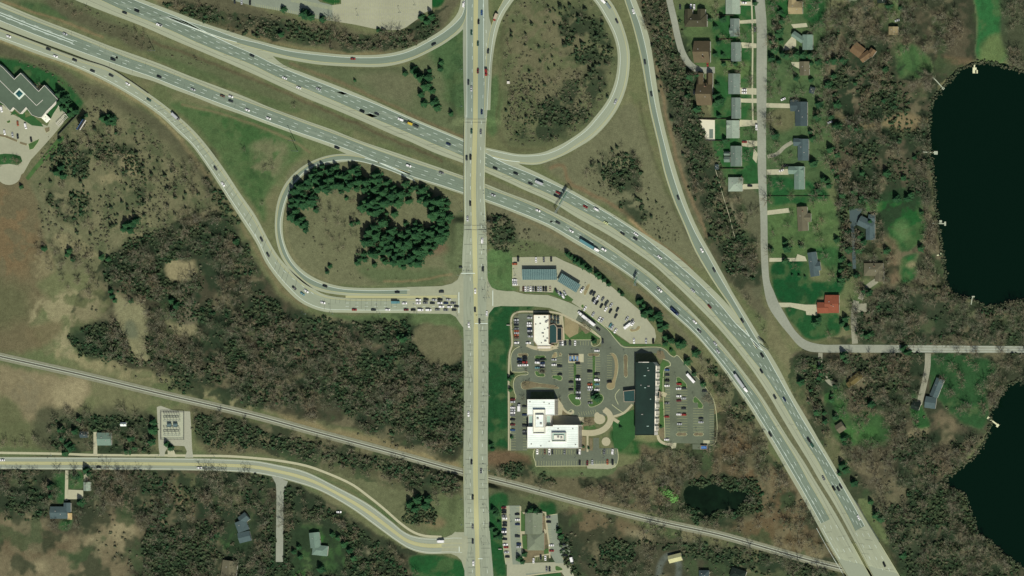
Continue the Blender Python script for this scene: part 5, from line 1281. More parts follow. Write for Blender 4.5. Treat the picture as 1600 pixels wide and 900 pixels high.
WOODS = [
 ('in the big wood by the railway', [(180,405),(270,358),(335,338),(365,362),(400,430),(445,476),(500,506),(640,516),(714,522),(716,708),(650,692),(560,670),(470,650),(400,628),(330,600),(280,586),(200,562),(130,548),(112,526),(155,500),(176,470)], 11.5, .85, 1.25, HOL),
 ('in the scrub west of the ramps', [(100,225),(160,190),(200,225),(180,265),(130,255),(100,300),(140,320),(150,360),(110,360),(90,280)], 15, .6, .9, []),
 ('in the scrub west of the ramps', [(290,225),(330,300),(375,375),(420,440),(380,420),(330,330),(290,270)], 14, .55, .9, []),
 ('in the scrub west of the ramps', [(60,365),(120,375),(160,430),(150,470),(110,450),(80,420)], 14, .6, .9, []),
 ('in the scrub west of the ramps', [(225,270),(310,260),(345,350),(280,360),(230,330)], 17, .5, .85, []),
 ('below the railway embankment', [(300,640),(420,672),(560,708),(716,750),(716,772),(640,765),(540,738),(420,706),(320,702)], 10.5, .5, .85, []),
 ('around the houses by the railway', [(80,655),(140,640),(240,655),(240,704),(150,704),(80,704)], 14, .6, 1.0, []),
 ('along the arterial road', [(-15,690),(80,690),(95,704),(-15,704)], 14, .6, .9, []),
 ('in the southwest woods', [(-15,742),(80,742),(90,800),(40,800),(0,810),(-15,810)], 12.5, .7, 1.15, []),
 ('in the southwest woods', [(140,742),(428,748),(430,900),(190,900),(228,850),(210,815),(160,800),(140,770)], 11.5, .8, 1.2, [[(265,745),(315,745),(312,775),(298,805),(280,800),(278,770)], [(350,800),(400,800),(405,860),(350,860)]]),
 ('in the southwest woods', [(450,762),(520,795),(600,852),(650,878),(640,905),(560,900),(540,840),(500,820),(450,800)], 12, .6, 1.0, GARD),
 ('along the side street', [(448,800),(480,830),(475,900),(446,900)], 13, .6, 1.0, GARD),
 ('south of the office building', [(970,745),(1000,720),(1050,708),(1100,710),(1150,640),(1200,700),(1290,830),(1305,880),(1200,850),(1100,824),(1020,802),(930,780),(900,755)], 12.5, .75, 1.2, []),
 ('south of the office building', [(764,735),(830,735),(870,755),(860,768),(764,752)], 12, .5, .9, []),
 ('in the hollow south of the tracks', [(870,800),(895,840),(920,885),(960,865),(1010,850),(1030,870),(1020,905),(905,905),(880,860)], 12, .7, 1.1, []),
 ('in the hollow south of the tracks', [(1000,818),(1100,842),(1300,895),(1290,905),(1130,862),(1060,860),(1010,840)], 12, .7, 1.1, []),
 ('beside the freeway by the hotel', [(1095,560),(1140,590),(1190,670),(1215,720),(1170,690),(1115,640)], 13, .6, 1.0, []),
 ('between the ramp and the lake road', [(1008,-15),(1040,-15),(1065,85),(1090,118),(1092,180),(1130,260),(1150,360),(1180,445),(1160,440),(1110,350),(1070,250),(1035,120)], 13, .6, 1.05, []),
 ('between the ramp and the lake road', [(1140,310),(1182,320),(1184,450),(1165,430)], 12, .7, 1.1, []),
 ('in the lakeside wood', [(1296,40),(1335,30),(1385,40),(1430,0),(1515,-15),(1522,90),(1470,95),(1465,130),(1455,190),(1454,300),(1468,400),(1462,440),(1400,445),(1325,400),(1315,310),(1300,200)], 11.5, .8, 1.25, LAWNS),
 ('north of the lake road', [(1345,455),(1400,448),(1480,462),(1530,484),(1620,470),(1620,532),(1345,532)], 12, .8, 1.2, LAWNS),
 ('north of the lake', [(1575,-15),(1620,-15),(1620,105),(1578,95)], 12, .8, 1.1, []),
 ('south of the lake road', [(1240,560),(1320,556),(1445,556),(1440,600),(1420,660),(1470,690),(1540,690),(1490,745),(1478,758),(1510,795),(1528,838),(1600,895),(1600,910),(1430,910),(1375,800),(1340,740),(1295,660),(1255,595)], 11.5, .8, 1.25, LAWNS),
 ('south of the lake road', [(1545,560),(1620,560),(1620,585),(1560,615)], 13, .8, 1.1, []),
 ('in the brush by the commuter lot', [(255,4),(330,8),(420,28),(520,42),(600,54),(650,45),(690,20),(700,20),(660,66),(600,76),(540,76),(450,66),(380,50),(300,26)], 12, .5, .85, []),
 ('in the thicket below the loop', [(915,255),(965,225),(990,240),(1010,300),(960,300),(920,285)], 13, .45, .7, []),
 ('beside the bridge abutment', [(766,336),(800,345),(806,395),(790,392),(766,385)], 12, .6, .9, []),
 ('in the freeway median', [(80,-5),(150,24),(235,64),(225,76),(170,54),(90,14)], 11, .35, .6, []),
 ('in the west loop meadow', [(515,320),(550,310),(560,345),(530,345),(510,385),(525,370),(505,385)], 12, .5, .85, []),
 ('among the yards east of the road', [(1202,0),(1288,0),(1298,120),(1306,300),(1202,320)], 21, .8, 1.25, []),
 ('among the yards east of the road', [(1206,330),(1312,315),(1318,400),(1206,405)], 26, .7, 1.1, []),
 ('behind the street houses', [(1118,10),(1140,10),(1140,290),(1128,280),(1118,180)], 24, .6, 1.0, []),
 ('along the lake road verge', [(1162,10),(1180,10),(1182,290),(1164,290)], 28, .7, 1.0, []),
 ('around the lake houses', [(1316,300),(1380,300),(1385,360),(1400,440),(1340,450),(1318,400)], 13, .7, 1.2, []),
 ('around the lake houses', [(1290,20),(1430,0),(1425,80),(1300,110)], 13, .8, 1.2, []),
 ('along the lake edges', [(1436,120),(1456,118),(1453,240),(1466,360),(1480,440),(1540,470),(1600,460),(1600,474),(1540,486),(1470,455),(1448,340),(1440,220)], 10, .8, 1.25, []),
 ('along the lake edges', [(1580,590),(1556,605),(1536,660),(1500,722),(1468,752),(1486,776),(1505,800),(1516,835),(1560,872),(1590,890),(1570,896),(1500,850),(1470,775),(1460,745),(1520,680)], 10, .8, 1.25, []),
 ('on the lawn by the lake', [(1455,560),(1555,560),(1545,650),(1500,665),(1470,620)], 25, .8, 1.2, []),
 ('in the hollow lawn', [(1262,570),(1440,560),(1430,680),(1300,695)], 24, .8, 1.2, []),
 ('around the garden houses', [(80,738),(140,738),(140,800),(110,830),(70,800)], 14, .7, 1.1, []),
 ('around the garden houses', [(345,790),(410,795),(405,870),(345,870)], 19, .7, 1.1, []),
 ('around the garden houses', [(450,800),(560,835),(560,900),(450,900)], 15, .7, 1.1, GARD),
 ('in the west loop grove', [(480,300),(560,300),(600,350),(640,360),(620,380),(560,400),(510,390),(500,340)], 16, .5, .8, []),
 ('in the northeast loop meadow', [(800,10),(930,0),(955,60),(940,150),(880,210),(800,215)], 24, .4, .65, []),
 ('beside the clinic', [(870,800),(900,850),(890,900),(878,880),(872,830)], 11, .6, .9, []),
]
solo = [(1155,52,1.05,'beside the road by the grey house'),(1165,55,.9,'beside the road by the grey house'),(1168,205,.8,'near the pool garden'),(1130,55,.7,'behind the street houses'),(1210,120,1.1,'in the east front yards'),(1205,145,1.1,'in the east front yards'),(1215,40,1.0,'in the east front yards'),(1211,248,.8,'in the east front yards'),(1236,240,.7,'in the east front yards'),(1232,350,.8,'in the wide grass yard'),(1277,355,1.1,'in the wide grass yard'),(1283,372,.9,'in the wide grass yard'),(1238,330,.7,'in the wide grass yard'),(1302,430,1.0,'beside the red roofed house'),(1296,520,.8,'beside the red roofed house'),(1234,481,.4,'beside the red roofed house'),
 (1470,560,1.2,'on the lawn by the lake'),(1490,570,1.2,'on the lawn by the lake'),(1515,560,1.1,'on the lawn by the lake'),(1505,590,1.2,'on the lawn by the lake'),(1530,605,1.1,'on the lawn by the lake'),(1535,630,1.0,'on the lawn by the lake'),(1475,590,1.0,'on the lawn by the lake'),(1500,640,1.0,'on the lawn by the lake'),(1340,640,1.2,'in the hollow lawn'),(1350,630,1.2,'in the hollow lawn'),(1362,640,1.1,'in the hollow lawn'),(1355,655,1.0,'in the hollow lawn'),(1385,660,1.0,'in the hollow lawn'),(1187,497,.8,'on the verge by the lake road'),(1195,515,.7,'on the verge by the lake road'),(1172,470,.8,'on the verge by the lake road'),(1166,462,.7,'on the verge by the lake road'),
 (415,262,.8,'on the green inside the ramps'),(426,260,.8,'on the green inside the ramps'),(382,232,.7,'on the green inside the ramps'),(410,315,.6,'on the green inside the ramps'),(460,163,.7,'in the freeway median'),(235,76,.6,'in the freeway median'),(624,50,1.2,'beside the striped commuter lot'),(612,48,1.0,'beside the striped commuter lot'),(515,28,.9,'beside the striped commuter lot'),(524,30,.8,'beside the striped commuter lot'),(530,34,.8,'beside the striped commuter lot'),
 (1455,450,1.0,'on the lake shore'),(1448,370,1.1,'on the lake shore'),(1452,365,1.0,'on the lake shore'),(845,577,.5,'on the islands of the office lot'),(850,578,.55,'on the islands of the office lot'),(822,577,.5,'on the islands of the office lot'),(827,596,.6,'on the islands of the office lot'),(820,598,.6,'on the islands of the office lot'),(914,506,.9,'beside the restaurant lawn'),(918,500,.7,'beside the restaurant lawn'),(922,513,.7,'beside the restaurant lawn'),(808,490,.5,'beside the restaurant lawn'),(818,620,.6,'beside the white office'),(875,622,.6,'beside the white office'),(915,658,.7,'beside the white office'),(922,662,.7,'beside the white office'),(1033,617,.6,'beside the hotel'),(1032,550,.5,'beside the hotel'),(27,250,.8,'on the office green'),(22,247,.7,'on the office green'),(31,251,.8,'on the office green'),(8,247,.6,'on the office green'),(63,132,.8,'behind the grey-roofed office'),(130,148,.5,'behind the grey-roofed office'),
 (50,738,1.0,'along the arterial road'),(33,738,1.0,'along the arterial road'),(18,740,1.0,'along the arterial road'),(150,735,1.0,'along the arterial road'),(185,738,1.0,'along the arterial road'),(200,737,1.0,'along the arterial road'),(220,737,1.1,'along the arterial road'),(236,740,1.0,'along the arterial road'),(270,745,.9,'along the arterial road'),(338,746,.9,'along the arterial road'),(110,745,.8,'along the arterial road'),(682,776,.8,'beside the footpath'),(685,785,.7,'beside the footpath'),(674,812,.7,'beside the footpath'),(655,818,.7,'beside the footpath'),(1415,555,1.1,'along the lake road'),(1497,548,1.1,'along the lake road'),(1525,550,1.1,'along the lake road'),(1565,546,1.1,'along the lake road'),(1440,560,1.0,'along the lake road'),(1180,45,1.0,'beside the road by the grey house')]
bare_pts = []
for wi, (area, poly, sp, a_, b_, holes) in enumerate(WOODS):
    for x, y in scatter(poly, sp, 200 + wi, holes=holes):
        nz_ = float(fbm(np.array([x]), np.array([y]), 30., 3, 29.)[0])
        if sp < 13 and tree_r.random() < (nz_ - .47) * 6: continue
        bare_pts.append((x, y, tree_r.uniform(a_, b_) * (1.12 - .5 * max(0, nz_ - .42)), area))
tree_r.shuffle(bare_pts)
bare_pts.sort(key=lambda q: -q[2])
for x, y, s_, ar in solo:
    o = plant(tree_r.choice(BAREP), x + 1, y + 3, s_)
    item(o, x, y, 'bare tree', ar, 'tree', 'leafless trees')
NI = 292 - len(solo)
for x, y, s_, ar in bare_pts[:NI]:
    o = plant(tree_r.choice(BAREP), x, y, s_)
    item(o, x, y, 'tall bare tree', ar, 'tree', 'leafless trees')
def merged(name, protos, pts, mats_, zs=(.85, 1.15)):
    """Past the first three hundred the woods are one mass: one mesh."""
    arr = []
    for prm in protos:
        prs = prm if isinstance(prm, tuple) else (prm,)
        V = np.vstack([np.array(q.v) for q in prs]); F = []; base = 0; MI = []
        for k, q in enumerate(prs):
            for f in q.f:
                F.append([base + i for i in f]); MI.append(k)
            base += len(q.v)
        ln = np.array([len(f) for f in F]); fl = np.array([i for f in F for i in f])
        arr.append((V, ln, fl, np.array(MI)))
    Vs, Ls, Fs, Ms, off = [], [], [], [], 0
    pz = ground_z(np.array([p[0] for p in pts]), np.array([p[1] for p in pts]))
    for (x, y, s_), z0 in zip(pts, pz):
        V, ln, fl, mi = arr[tree_r.randrange(len(arr))]
        a = tree_r.uniform(0, 6.283); c, sn = math.cos(a) * s_, math.sin(a) * s_
        w = W(x, y, float(z0) - .05)
        Vs.append(np.c_[V[:, 0] * c - V[:, 1] * sn + w.x, V[:, 0] * sn + V[:, 1] * c + w.y, V[:, 2] * s_ * tree_r.uniform(*zs) + w.z])
        Ls.append(ln); Fs.append(fl + off); Ms.append(mi); off += len(V)
    V = np.vstack(Vs); ln = np.concatenate(Ls); fl = np.concatenate(Fs); mi = np.concatenate(Ms)
    me = bpy.data.meshes.new(name)
    me.vertices.add(len(V)); me.vertices.foreach_set('co', V.astype(np.float32).ravel())
    me.loops.add(len(fl)); me.loops.foreach_set('vertex_index', fl.astype(np.int32))
    me.polygons.add(len(ln)); me.polygons.foreach_set('loop_start', np.r_[0, np.cumsum(ln)[:-1]].astype(np.int32))
    for m in mats_: me.materials.append(m)
    me.polygons.foreach_set('material_index', mi.astype(np.int32))
    me.update(calc_edges=True)
    o = bpy.data.objects.new(name, me); COL.objects.link(o)
    return stuff(o)
rest = [(x, y, s_) for x, y, s_, ar in bare_pts[NI:]]
_rx = np.array([q[0] for q in rest]); _ry = np.array([q[1] for q in rest]); _dk = np.zeros(len(rest), bool)
for q, _s, lim_ in THICKETS: _dk |= inside(_rx, _ry, np.asarray(catmull(q, 8, True))) & (fbm(_rx, _ry, 26., 3, 14.) > lim_ + .04)
rest = [q for q, d_ in zip(rest, _dk) if not (d_ and tree_r.random() < .6)]
half = len(rest) // 3
merged('woodland', BARES, rest[half:], [M_BARK, M_TWIG])
merged('woodland', BARES, rest[:half], [M_BARK, M_TWIGD])
# scrub: knee to head high, everywhere the meadows are rough
shr = []
for sd, (poly, sp, keep, a_, b_) in enumerate([
    ([(790,0),(925,0),(958,60),(958,120),(930,185),(880,215),(800,222),(785,120)], 6.0, .55, .4, 1.0),
    ([(800,130),(870,120),(950,110),(930,180),(880,212),(800,222)], 4.0, .75, .4, 1.0),
    ([(70,235),(140,170),(200,190),(270,240),(330,325),(370,385),(250,390),(180,410),(90,400),(60,330)], 5.0, .7, .4, 1.2),
    ([(915,250),(965,222),(1000,260),(1060,380),(1020,370),(970,310),(920,295)], 4.5, .6, .4, .9),
    ([(255,4),(330,8),(420,28),(520,42),(600,54),(650,45),(690,20),(700,20),(660,66),(600,76),(540,76),(450,66),(380,50),(300,26)], 4.0, .85, .5, 1.1),
    ([(1008,-15),(1040,-15),(1065,85),(1090,118),(1092,180),(1130,260),(1150,360),(1180,445),(1160,440),(1110,350),(1070,250),(1035,120)], 5, .8, .5, 1.2),
    ([(80,-5),(150,24),(240,64),(330,100),(320,106),(225,76),(170,54),(90,14)], 3.5, .7, .4, .9),
    ([(20,100),(60,96),(140,140),(210,180),(270,235),(320,300),(300,300),(240,225),(180,180),(120,145),(60,110)], 4, .5, .4, .9),
    ([(300,640),(420,672),(560,708),(716,750),(716,772),(640,765),(540,738),(420,706),(320,702)], 5, .8, .6, 1.4),
    ([(766,336),(800,345),(880,385),(880,392),(800,390),(766,385)], 5, .6, .5, 1.1),
    ([(460,300),(560,330),(600,345),(690,350),(640,430),(560,440),(480,400)], 8, .35, .3, .8),
    ([(870,745),(1000,730),(1150,660),(1260,820),(1100,822),(960,785)], 6, .6, .5, 1.2),
    ([(1238,560),(1260,560),(1330,680),(1380,780),(1420,870),(1400,850),(1340,745),(1290,670)], 5, .6, .5, 1.2),
    ([(620,108),(700,110),(715,200),(640,160)], 9, .2, .3, .7),
    ([(870,800),(1290,890),(1290,905),(900,905)], 6, .5, .5, 1.2),
    ([(190,400),(365,360),(440,480),(714,525),(714,700),(400,625),(140,545)], 7, .6, .6, 1.5),
    ([(1300,50),(1450,130),(1460,420),(1340,420)], 8, .5, .6, 1.4),
    ([(1250,560),(1540,690),(1480,760),(1520,900),(1430,900)], 8, .5, .6, 1.4),
    ([(140,742),(430,750),(430,900),(190,900)], 8, .5, .6, 1.4)]):
    for x, y in scatter(poly, sp, 500 + sd, holes=HOL + LAWNS):
        if tree_r.random() < keep * min(1.25, max(.08, (float(fbm(np.array([x]), np.array([y]), 28., 3, 55.)[0]) - .36) * 5)): shr.append((x, y, a_ + (b_ * 1.35 - a_) * tree_r.random() ** 2))
merged('undergrowth', SHRUBS, shr, [M_SHRUB])
# dense dark brush that fills the low parts of the woods
thk = []
for sd, (poly, sp, lim) in enumerate(THICKETS):
    for x, y in scatter(poly, sp, 900 + sd, holes=HOL + LAWNS + GARD):
        if fbm(np.array([x]), np.array([y]), 26., 3, 14.)[0] > lim: thk.append((x, y, .7 + 1.5 * tree_r.random() ** 1.6))
rd = []
for lk in (MAINLAKE, LAKE2):
    p = catmull(lk, 1.6, True)
    for x, y in p:
        for k in range(2):
            d_ = tree_r.gauss(0, 1.6)
            if tree_r.random() < .9 and 0 < x < 1600: rd.append((x + d_, y + tree_r.gauss(0, 1.6), tree_r.uniform(.4, 1.3)))
merged('reeds', SHRUBS, rd, [M_SHRUB], (.8, 1.6))
merged('thicket', SHRUBS, thk, [M_THICK], (1.0, 1.6))
# the one bush already in leaf
def leafy():
    r = random.Random(5); cr = MB()
    for k in range(420):
        d = rvec(r); d.z = abs(d.z)
        lobe = Vector(((-2.6, 1.6), (1.6, -1.8), (-.2, .2))[k % 3] + (0,))
        c = lobe + Vector((d.x * 3.2, d.y * 3.0, d.z * 3.2)) * (.55 + .45 * r.random())
        u = d.orthogonal().normalized(); w = d.cross(u); s_ = r.uniform(.2, .5)
        cr.add(quad(c, u, w, s_, s_ * .8), [(0,1,2,3)])
    tr = MB(); tr.tube((0,0,0), (0,0,2.5), .2, .1, 6); tr.tube((-1.2,.8,0), (-2.4,1.5,2.4), .12, .06, 5); tr.tube((.8,-.9,0), (1.5,-1.7,2.2), .12, .06, 5)
    return plant(('leafy_bush', tr.build('trunk', M_BARK, link=False).data, cr.build('crown', M_LEAFY, link=False).data), 1047, 771, 2.0)
_lb = leafy(); _lb.rotation_euler = (0, 0, 0)
tag(_lb, 'bright spring green bush standing alone in the brown wood west of the pond', 'bush')
# ================================================================ CAR PARKS, KERBS, ISLANDS
lot = MB(); _k = [0]
def pave(mb, pts, mi=0, base=.145, smooth=False):
    _k[0] += 1; sheet(mb, pts, base + .0025 * (_k[0] % 24), mi, smooth)
for q in ([(803,494),(812,490),(834,490),(834,542),(803,542)],
          [(798,556),(803,545),(812,541),(872,545),(945,541),(945,612),(826,612),(807,598),(803,592),(818,585),(826,583),(799,581)],
          [(872,531),(925,531),(925,543),(872,546)],
          [(801,600),(807,592),(830,612),(826,640),(824,704),(797,704),(797,640),(807,622)],
          [(898,501),(911,483.5),(935,503),(950,515),(960,527),(972,540),(958,552),(940,545),(938,536),(939,526),(930,517),(912,504)],
          [(940,541),(972,539),(986,543),(1032,543),(1046,552),(1036,562),(1026,552),(993,552),(993,632),(940,632)],
          [(866,608),(945,608),(970,612),(985,630),(975,648),(945,650),(905,652),(895,650),(880,636),(866,626)]):
    pave(lot, q)
struct(lot.build('car_park', M_LOT))
lot = MB()
for q in ([(1026,552),(1032,543),(1040,547),(1047,554),(1054,558),(1057,554),(1070,568),(1100,602),(1116,628),(1116,694),(1045,692),(1039,688),(1039,574),(1048,571)],
          [(1082,694),(1110,694),(1110,703),(1082,702)]):
    pave(lot, q)
struct(lot.build('car_park', M_LOTDARK))
lot = MB()
for q in ([(836,702),(965,700),(966,712),(965,722),(960,728),(836,728)], [(927,684),(936,684),(936,704),(927,704)]):
    pave(lot, q)
struct(lot.build('car_park', M_LOT))
lot = MB()
for q in ([(801,402),(868,401),(882,408),(901,416),(920,425),(940,438),(956,448),(980,468),(1001,486),(1023,514),(1025,526),(1022,537),(985,537),(975,530),(958,518),(940,507),(924,497),(912,485),(905,480),(893,472),(896,468),(885,460),(870,453),(863,447),(801,447)],
          [(812,446),(866,446),(866,457),(812,455)], [(866,448),(884,458),(880,464),(866,457)],
          [(519,8),(533,6),(533,-15),(675,-15),(675,16),(663,20),(655,28),(634,43),(624,47),(610,47),(585,45),(555,38.5),(540,36),(520,33)],
          [(-15,164),(5,164),(14,172),(18,178),(40,188),(67,194),(74,197),(83,178),(91,166),(101,178),(99,192),(84,210),(70,226),(48,250),(37,270),(24,280),(4,258),(-15,262)],
          [(916,725),(962,724),(962,730),(950,733),(918,732)]):
    pave(lot, q)
pave(lot, ell(14, 272, 19, 17), smooth=True)
for q in ([(792,878),(806,880),(880,878),(890,882),(897,900),(898,915),(886,915),(883,902),(876,892),(822,896),(822,915),(792,915)],
          [(784,791),(796,790),(798,850),(801,882),(790,882),(786,850)]):
    pave(lot, q)
struct(lot.build('car_park', M_LOTOLD))
lot = MB()
for q in ([(330,-15),(362,0),(400,10.5),(430,15.5),(470,24),(500,30),(520,33),(519,8),(500,3),(480,-15)],
          [(796,790),(813,790),(814,810),(816,860),(818,882),(801,882),(798,850)],
          [(853,806),(871,803),(874,840),(878,870),(883,880),(868,880),(858,862),(856,840)], [(866,848),(888,848),(892,866),(880,872)],
          [(822,886),(862,884),(866,894),(822,900)]):
    pave(lot, q)
struct(lot.build('car_park', mat('clinic asphalt', D(136,137,118), 0.07, .5, .9, big=(.05, .1))))
# footpaths and plazas of the business park
pv = MB()
for pl, w_ in (([(795,704),(795,640),(795,575),(797,548),(800,540),(800,494),(808,488),(835,487),(858,487)], 1.6),
               ([(858,487),(874,490),(890,497),(905,505),(925,518),(938,527)], 1.8), ([(905,676),(930,676),(946,669),(954,656),(951,645),(944,640)], 5.5),
               ([(918,678),(918,706)], 1.8), ([(871,623),(876,632),(885,644),(895,646),(895,641)], 2.0), ([(943,640),(955,652),(967,660)], 3), ([(955,652),(975,645),(988,632)], 2.2),
               ([(878,492),(880,512),(881,532)], 1.6), ([(823,539),(835,544),(858,546),(870,541)], 3), ([(1028,680),(1030,688),(1038,693),(1050,695)], 2.6), ([(1033,614),(1041,618)], 4),
               ([(813,791),(814,830),(815,850),(818,872)], 1.6), ([(852,800),(855,830),(858,850),(859,872)], 1.6), ([(835,870),(858,866)], 1.4), ([(815,802),(825,801)], 1.6), ([(845,800),(852,801)], 1.4), ([(815,832),(820,832)], 3), ([(849,828),(854,832)], 3), ([(822,900),(850,896),(878,893)], 1.3)):
    _k[0] += 1; line(pv, catmull(pl), w_, .2 + .0021 * (_k[0] % 29))
sheet(pv, ell(947,690,7,7), 0.262, 0, True); sheet(pv, ell(937,655,9,8), 0.266, 0, True); sheet(pv, ell(933,650,4.5,6), 0.27, 0, True)
sheet(pv, [(859,493),(877,493),(878,512),(859,512)], 0.274); sheet(pv, [(823,538),(836,541),(870,540),(873,534),(872,545),(856,547),(836,545)], 0.278)
sheet(pv, [(867,624),(872,622),(880,634),(878,648),(867,648)], 0.282); sheet(pv, [(864,650),(872,648),(912,652),(912,662),(905,676),(905,700),(864,664)], 0.286)
struct(pv.build('plaza', M_PLAZA))
# green and mulched ground inside the paving
GREENM = mat('mown grass', D(72,98,52), .14, 1.2, 1.0, big=(.15, .15)); GREEND = mat('watered lawn', D(48,86,44), .22, 1.2, 1.0, big=(.1, .12))
MULCH = mat('bark mulch', D(118,104,78), .2, 1.4, 1.0, big=(.2, .15)); DRYM = mat('dry lawn', D(146,128,94), .12, 1.0, 1.0, big=(.1, .12))
gi = {0: MB(), 1: MB(), 2: MB(), 3: MB()}
for k, q in ((3,[(882,493),(890,498),(905,507),(903,522),(895,530),(882,528)]), (0,[(882,520),(890,528),(905,520),(918,512),(936,527),(937,530),(882,531)]), (2,[(903,508),(915,506),(926,516),(915,522)]),
             (0,[(814,455.5),(820,457),(855,458),(870,463),(884,470),(893,471),(896,468),(886,460.5),(872,454),(866,449),(864,458)]), (1,[(16,180),(24,178),(32,185),(50,196),(68,198),(64,192),(50,180),(40,184),(38,172),(30,180),(22,172)]),
             (1,[(-15,243),(8,240),(22,241),(32,244),(35,252),(28,258),(14,256),(-15,259)]), (0,[(912,488),(930,502),(950,517),(962,530),(975,541),(1033,541),(1033,538),(985,538),(972,530),(950,514),(930,499),(915,486)]),
             (0,[(1033,541),(1042,545),(1048,554),(1056,557),(1056,550),(1046,538),(1040,533)]), (0,[(1030,572),(1036,562),(1044,566),(1047,570),(1039,574),(1038,612),(1030,612)]), (2,[(1027,548),(1036,548),(1040,560),(1030,562),(1025,556)]),
             (0,[(1031,628),(1037,628),(1038,670),(1031,668)]), (2,[(1029,666),(1038,668),(1038,688),(1030,682)]), (2,[(905,654),(925,652),(932,656),(926,668),(910,672),(905,668)]), (0,[(912,666),(928,664),(932,670),(912,672)]),
             (2,[(908,682),(915,682),(915,704),(908,704)]), (2,[(921,684),(926,684),(926,704),(921,704)]), (0,[(814,798),(820,806),(821,830),(814,830)]), (0,[(815,838),(822,836),(824,860),(816,856)]), (2,[(848,806),(852,806),(857,850),(850,852)]),
             (2,[(812,868),(820,858),(850,858),(857,862),(852,868),(834,870),(832,878),(814,880)]), (0,[(850,858),(857,857),(857,866),(850,866)]), (1,[(866,886),(876,888),(880,893),(866,893)]), (1,[(830,900),(876,895),(876,915),(830,915)]),
             (2,[(868,629),(874,629),(888,645),(893,648),(875,648)]), (1,[(957,660),(975,646),(990,640),(992,652),(992,684),(975,702),(960,700),(958,680)])):
    _k[0] += 1; sheet(gi[k], q, .165 + .0023 * (_k[0] % 31))
for k, n_, m_ in ((0,'lawn',GREENM),(1,'lawn',GREEND),(2,'planting_bed',MULCH),(3,'lawn',DRYM)):
    struct(gi[k].build(n_, m_))
def island(pts, top, smooth=True, name='traffic_island'):
    p = catmull(pts, 2.5, True) if smooth else np.array(pts, float)
    c = p.mean(0)
    mb = MB()
    mb.poly_prism([W(x, y).xy for x, y in p], .1, .30, 0)
    d = p - c; L_ = np.maximum(1e-6, np.linalg.norm(d, axis=1))[:, None]
    q = p - d / L_ * .55
    mb.poly_prism([W(x, y).xy for x, y in q], .3, .335, 1)
    occupy(p); return struct(mb.build(name, [M_KERB, top]))
for pts, t in (([(809,553),(817,551.5),(825,552.5),(826,556),(818,557),(810,557)],MULCH), ([(836,556),(844,555),(852,556),(852,560),(844,560.5),(836,560)],GREENM),
    ([(863,556),(866,551),(870,550.5),(870,558),(862,559)],DRYM), ([(873,552),(876,551),(878.5,553.5),(877,556),(874,556)],MULCH),
    ([(836,580),(840,580),(844,584),(851,584),(851.5,588),(846,589),(838,587)],GREENM), ([(862.5,588),(870,586),(878,588),(878.5,593),(875,595),(868,592),(863,591)],GREENM),
    ([(814,600),(817,596),(826,595.5),(840,598),(858,600.5),(868,602.5),(874,606.5),(868,607.5),(850,605.5),(835,605.5),(822,608.5),(816,607.5)],MULCH),
    ([(887.5,618),(891,615),(898,615),(903,620),(908,629),(906.5,633),(901,634.5),(893,629)],GREENM), ([(926,614),(933,614.5),(941,616.5),(943.5,622),(940,629),(932,634),(922,636),(919,632),(924,630)],GREENM),
    ([(918.5,553),(926,551.5),(934,552),(937.5,553),(936,556),(927,556.5),(919,556)],MULCH), ([(953,552),(958,551.5),(963,556),(966,568),(965.5,582),(962,596),(960,606),(955,609),(949,607),(948,601),(952,598),(957,594),(960.5,580),(960.5,565),(957,556)],DRYM),
    ([(975,555),(977.5,553.5),(980.5,556),(980.5,575),(980.5,588),(978,590.5),(975.5,588),(974.8,570)],MULCH),
    ([(1057.5,589),(1061,589),(1073,601),(1073,606),(1068,606),(1057.5,597)],GREENM), ([(1083.5,622),(1086,619.5),(1099,634),(1098,637.5),(1091,637.5),(1090.5,630),(1083.5,628.5)],GREENM),
    ([(1056,678.5),(1058.5,676),(1066,675.8),(1072.5,676.2),(1074,678.5),(1072,681),(1065,681.2),(1058,681)],MULCH), ([(1083,678.5),(1085.5,676),(1092,675.8),(1098.5,676.2),(1100,678.5),(1098,681),(1092,681.2),(1085,681)],MULCH),
    ([(915.5,448),(919,444),(922,443),(921,449),(917,458),(914,462),(912,460)],DRYM), ([(984,514),(992,515),(998,509),(1001,510),(999,515),(993,518),(985,518)],DRYM), ([(907.5,478),(911,475),(913,478),(911,482)],GREENM),
    ([(868,884),(874,885),(880,890),(872,892),(868,891)],GREENM), ([(879,871),(884,870),(890,874),(889,876),(882,876)],MULCH)):
    island(pts, t)
for pts, t in (([(896.3,567),(900.6,567),(901,617),(897,617)],GREENM), ([(926,556),(930.2,556),(930.4,580),(930.3,606),(926.3,612)],GREENM)):
    island(pts, t, False)
for pts, t in (([(-12,207),(10,211),(28,219),(27,222),(8,215),(-12,211)],MULCH), ([(31,221),(43,224.5),(42,228),(30,224)],MULCH), ([(44,225),(52,221),(62,217),(60,222),(52,233),(46,234.5)],GREENM), ([(10,190),(16,187),(17,191),(12,193)],GREENM), ([(69,200),(78,198),(78,205),(72,208)],MULCH)):
    island(pts, t, False)
for k, q in ((0,[(74,236),(90,216),(99,212),(100,218),(78,244),(60,262),(44,282),(40,278),(52,262)]), (1,[(-15,170),(1,170),(6,176),(3,180),(-15,182)])):
    mb = MB(); sheet(mb, q, .172); struct(mb.build('lawn', (GREENM, GREEND)[k]))
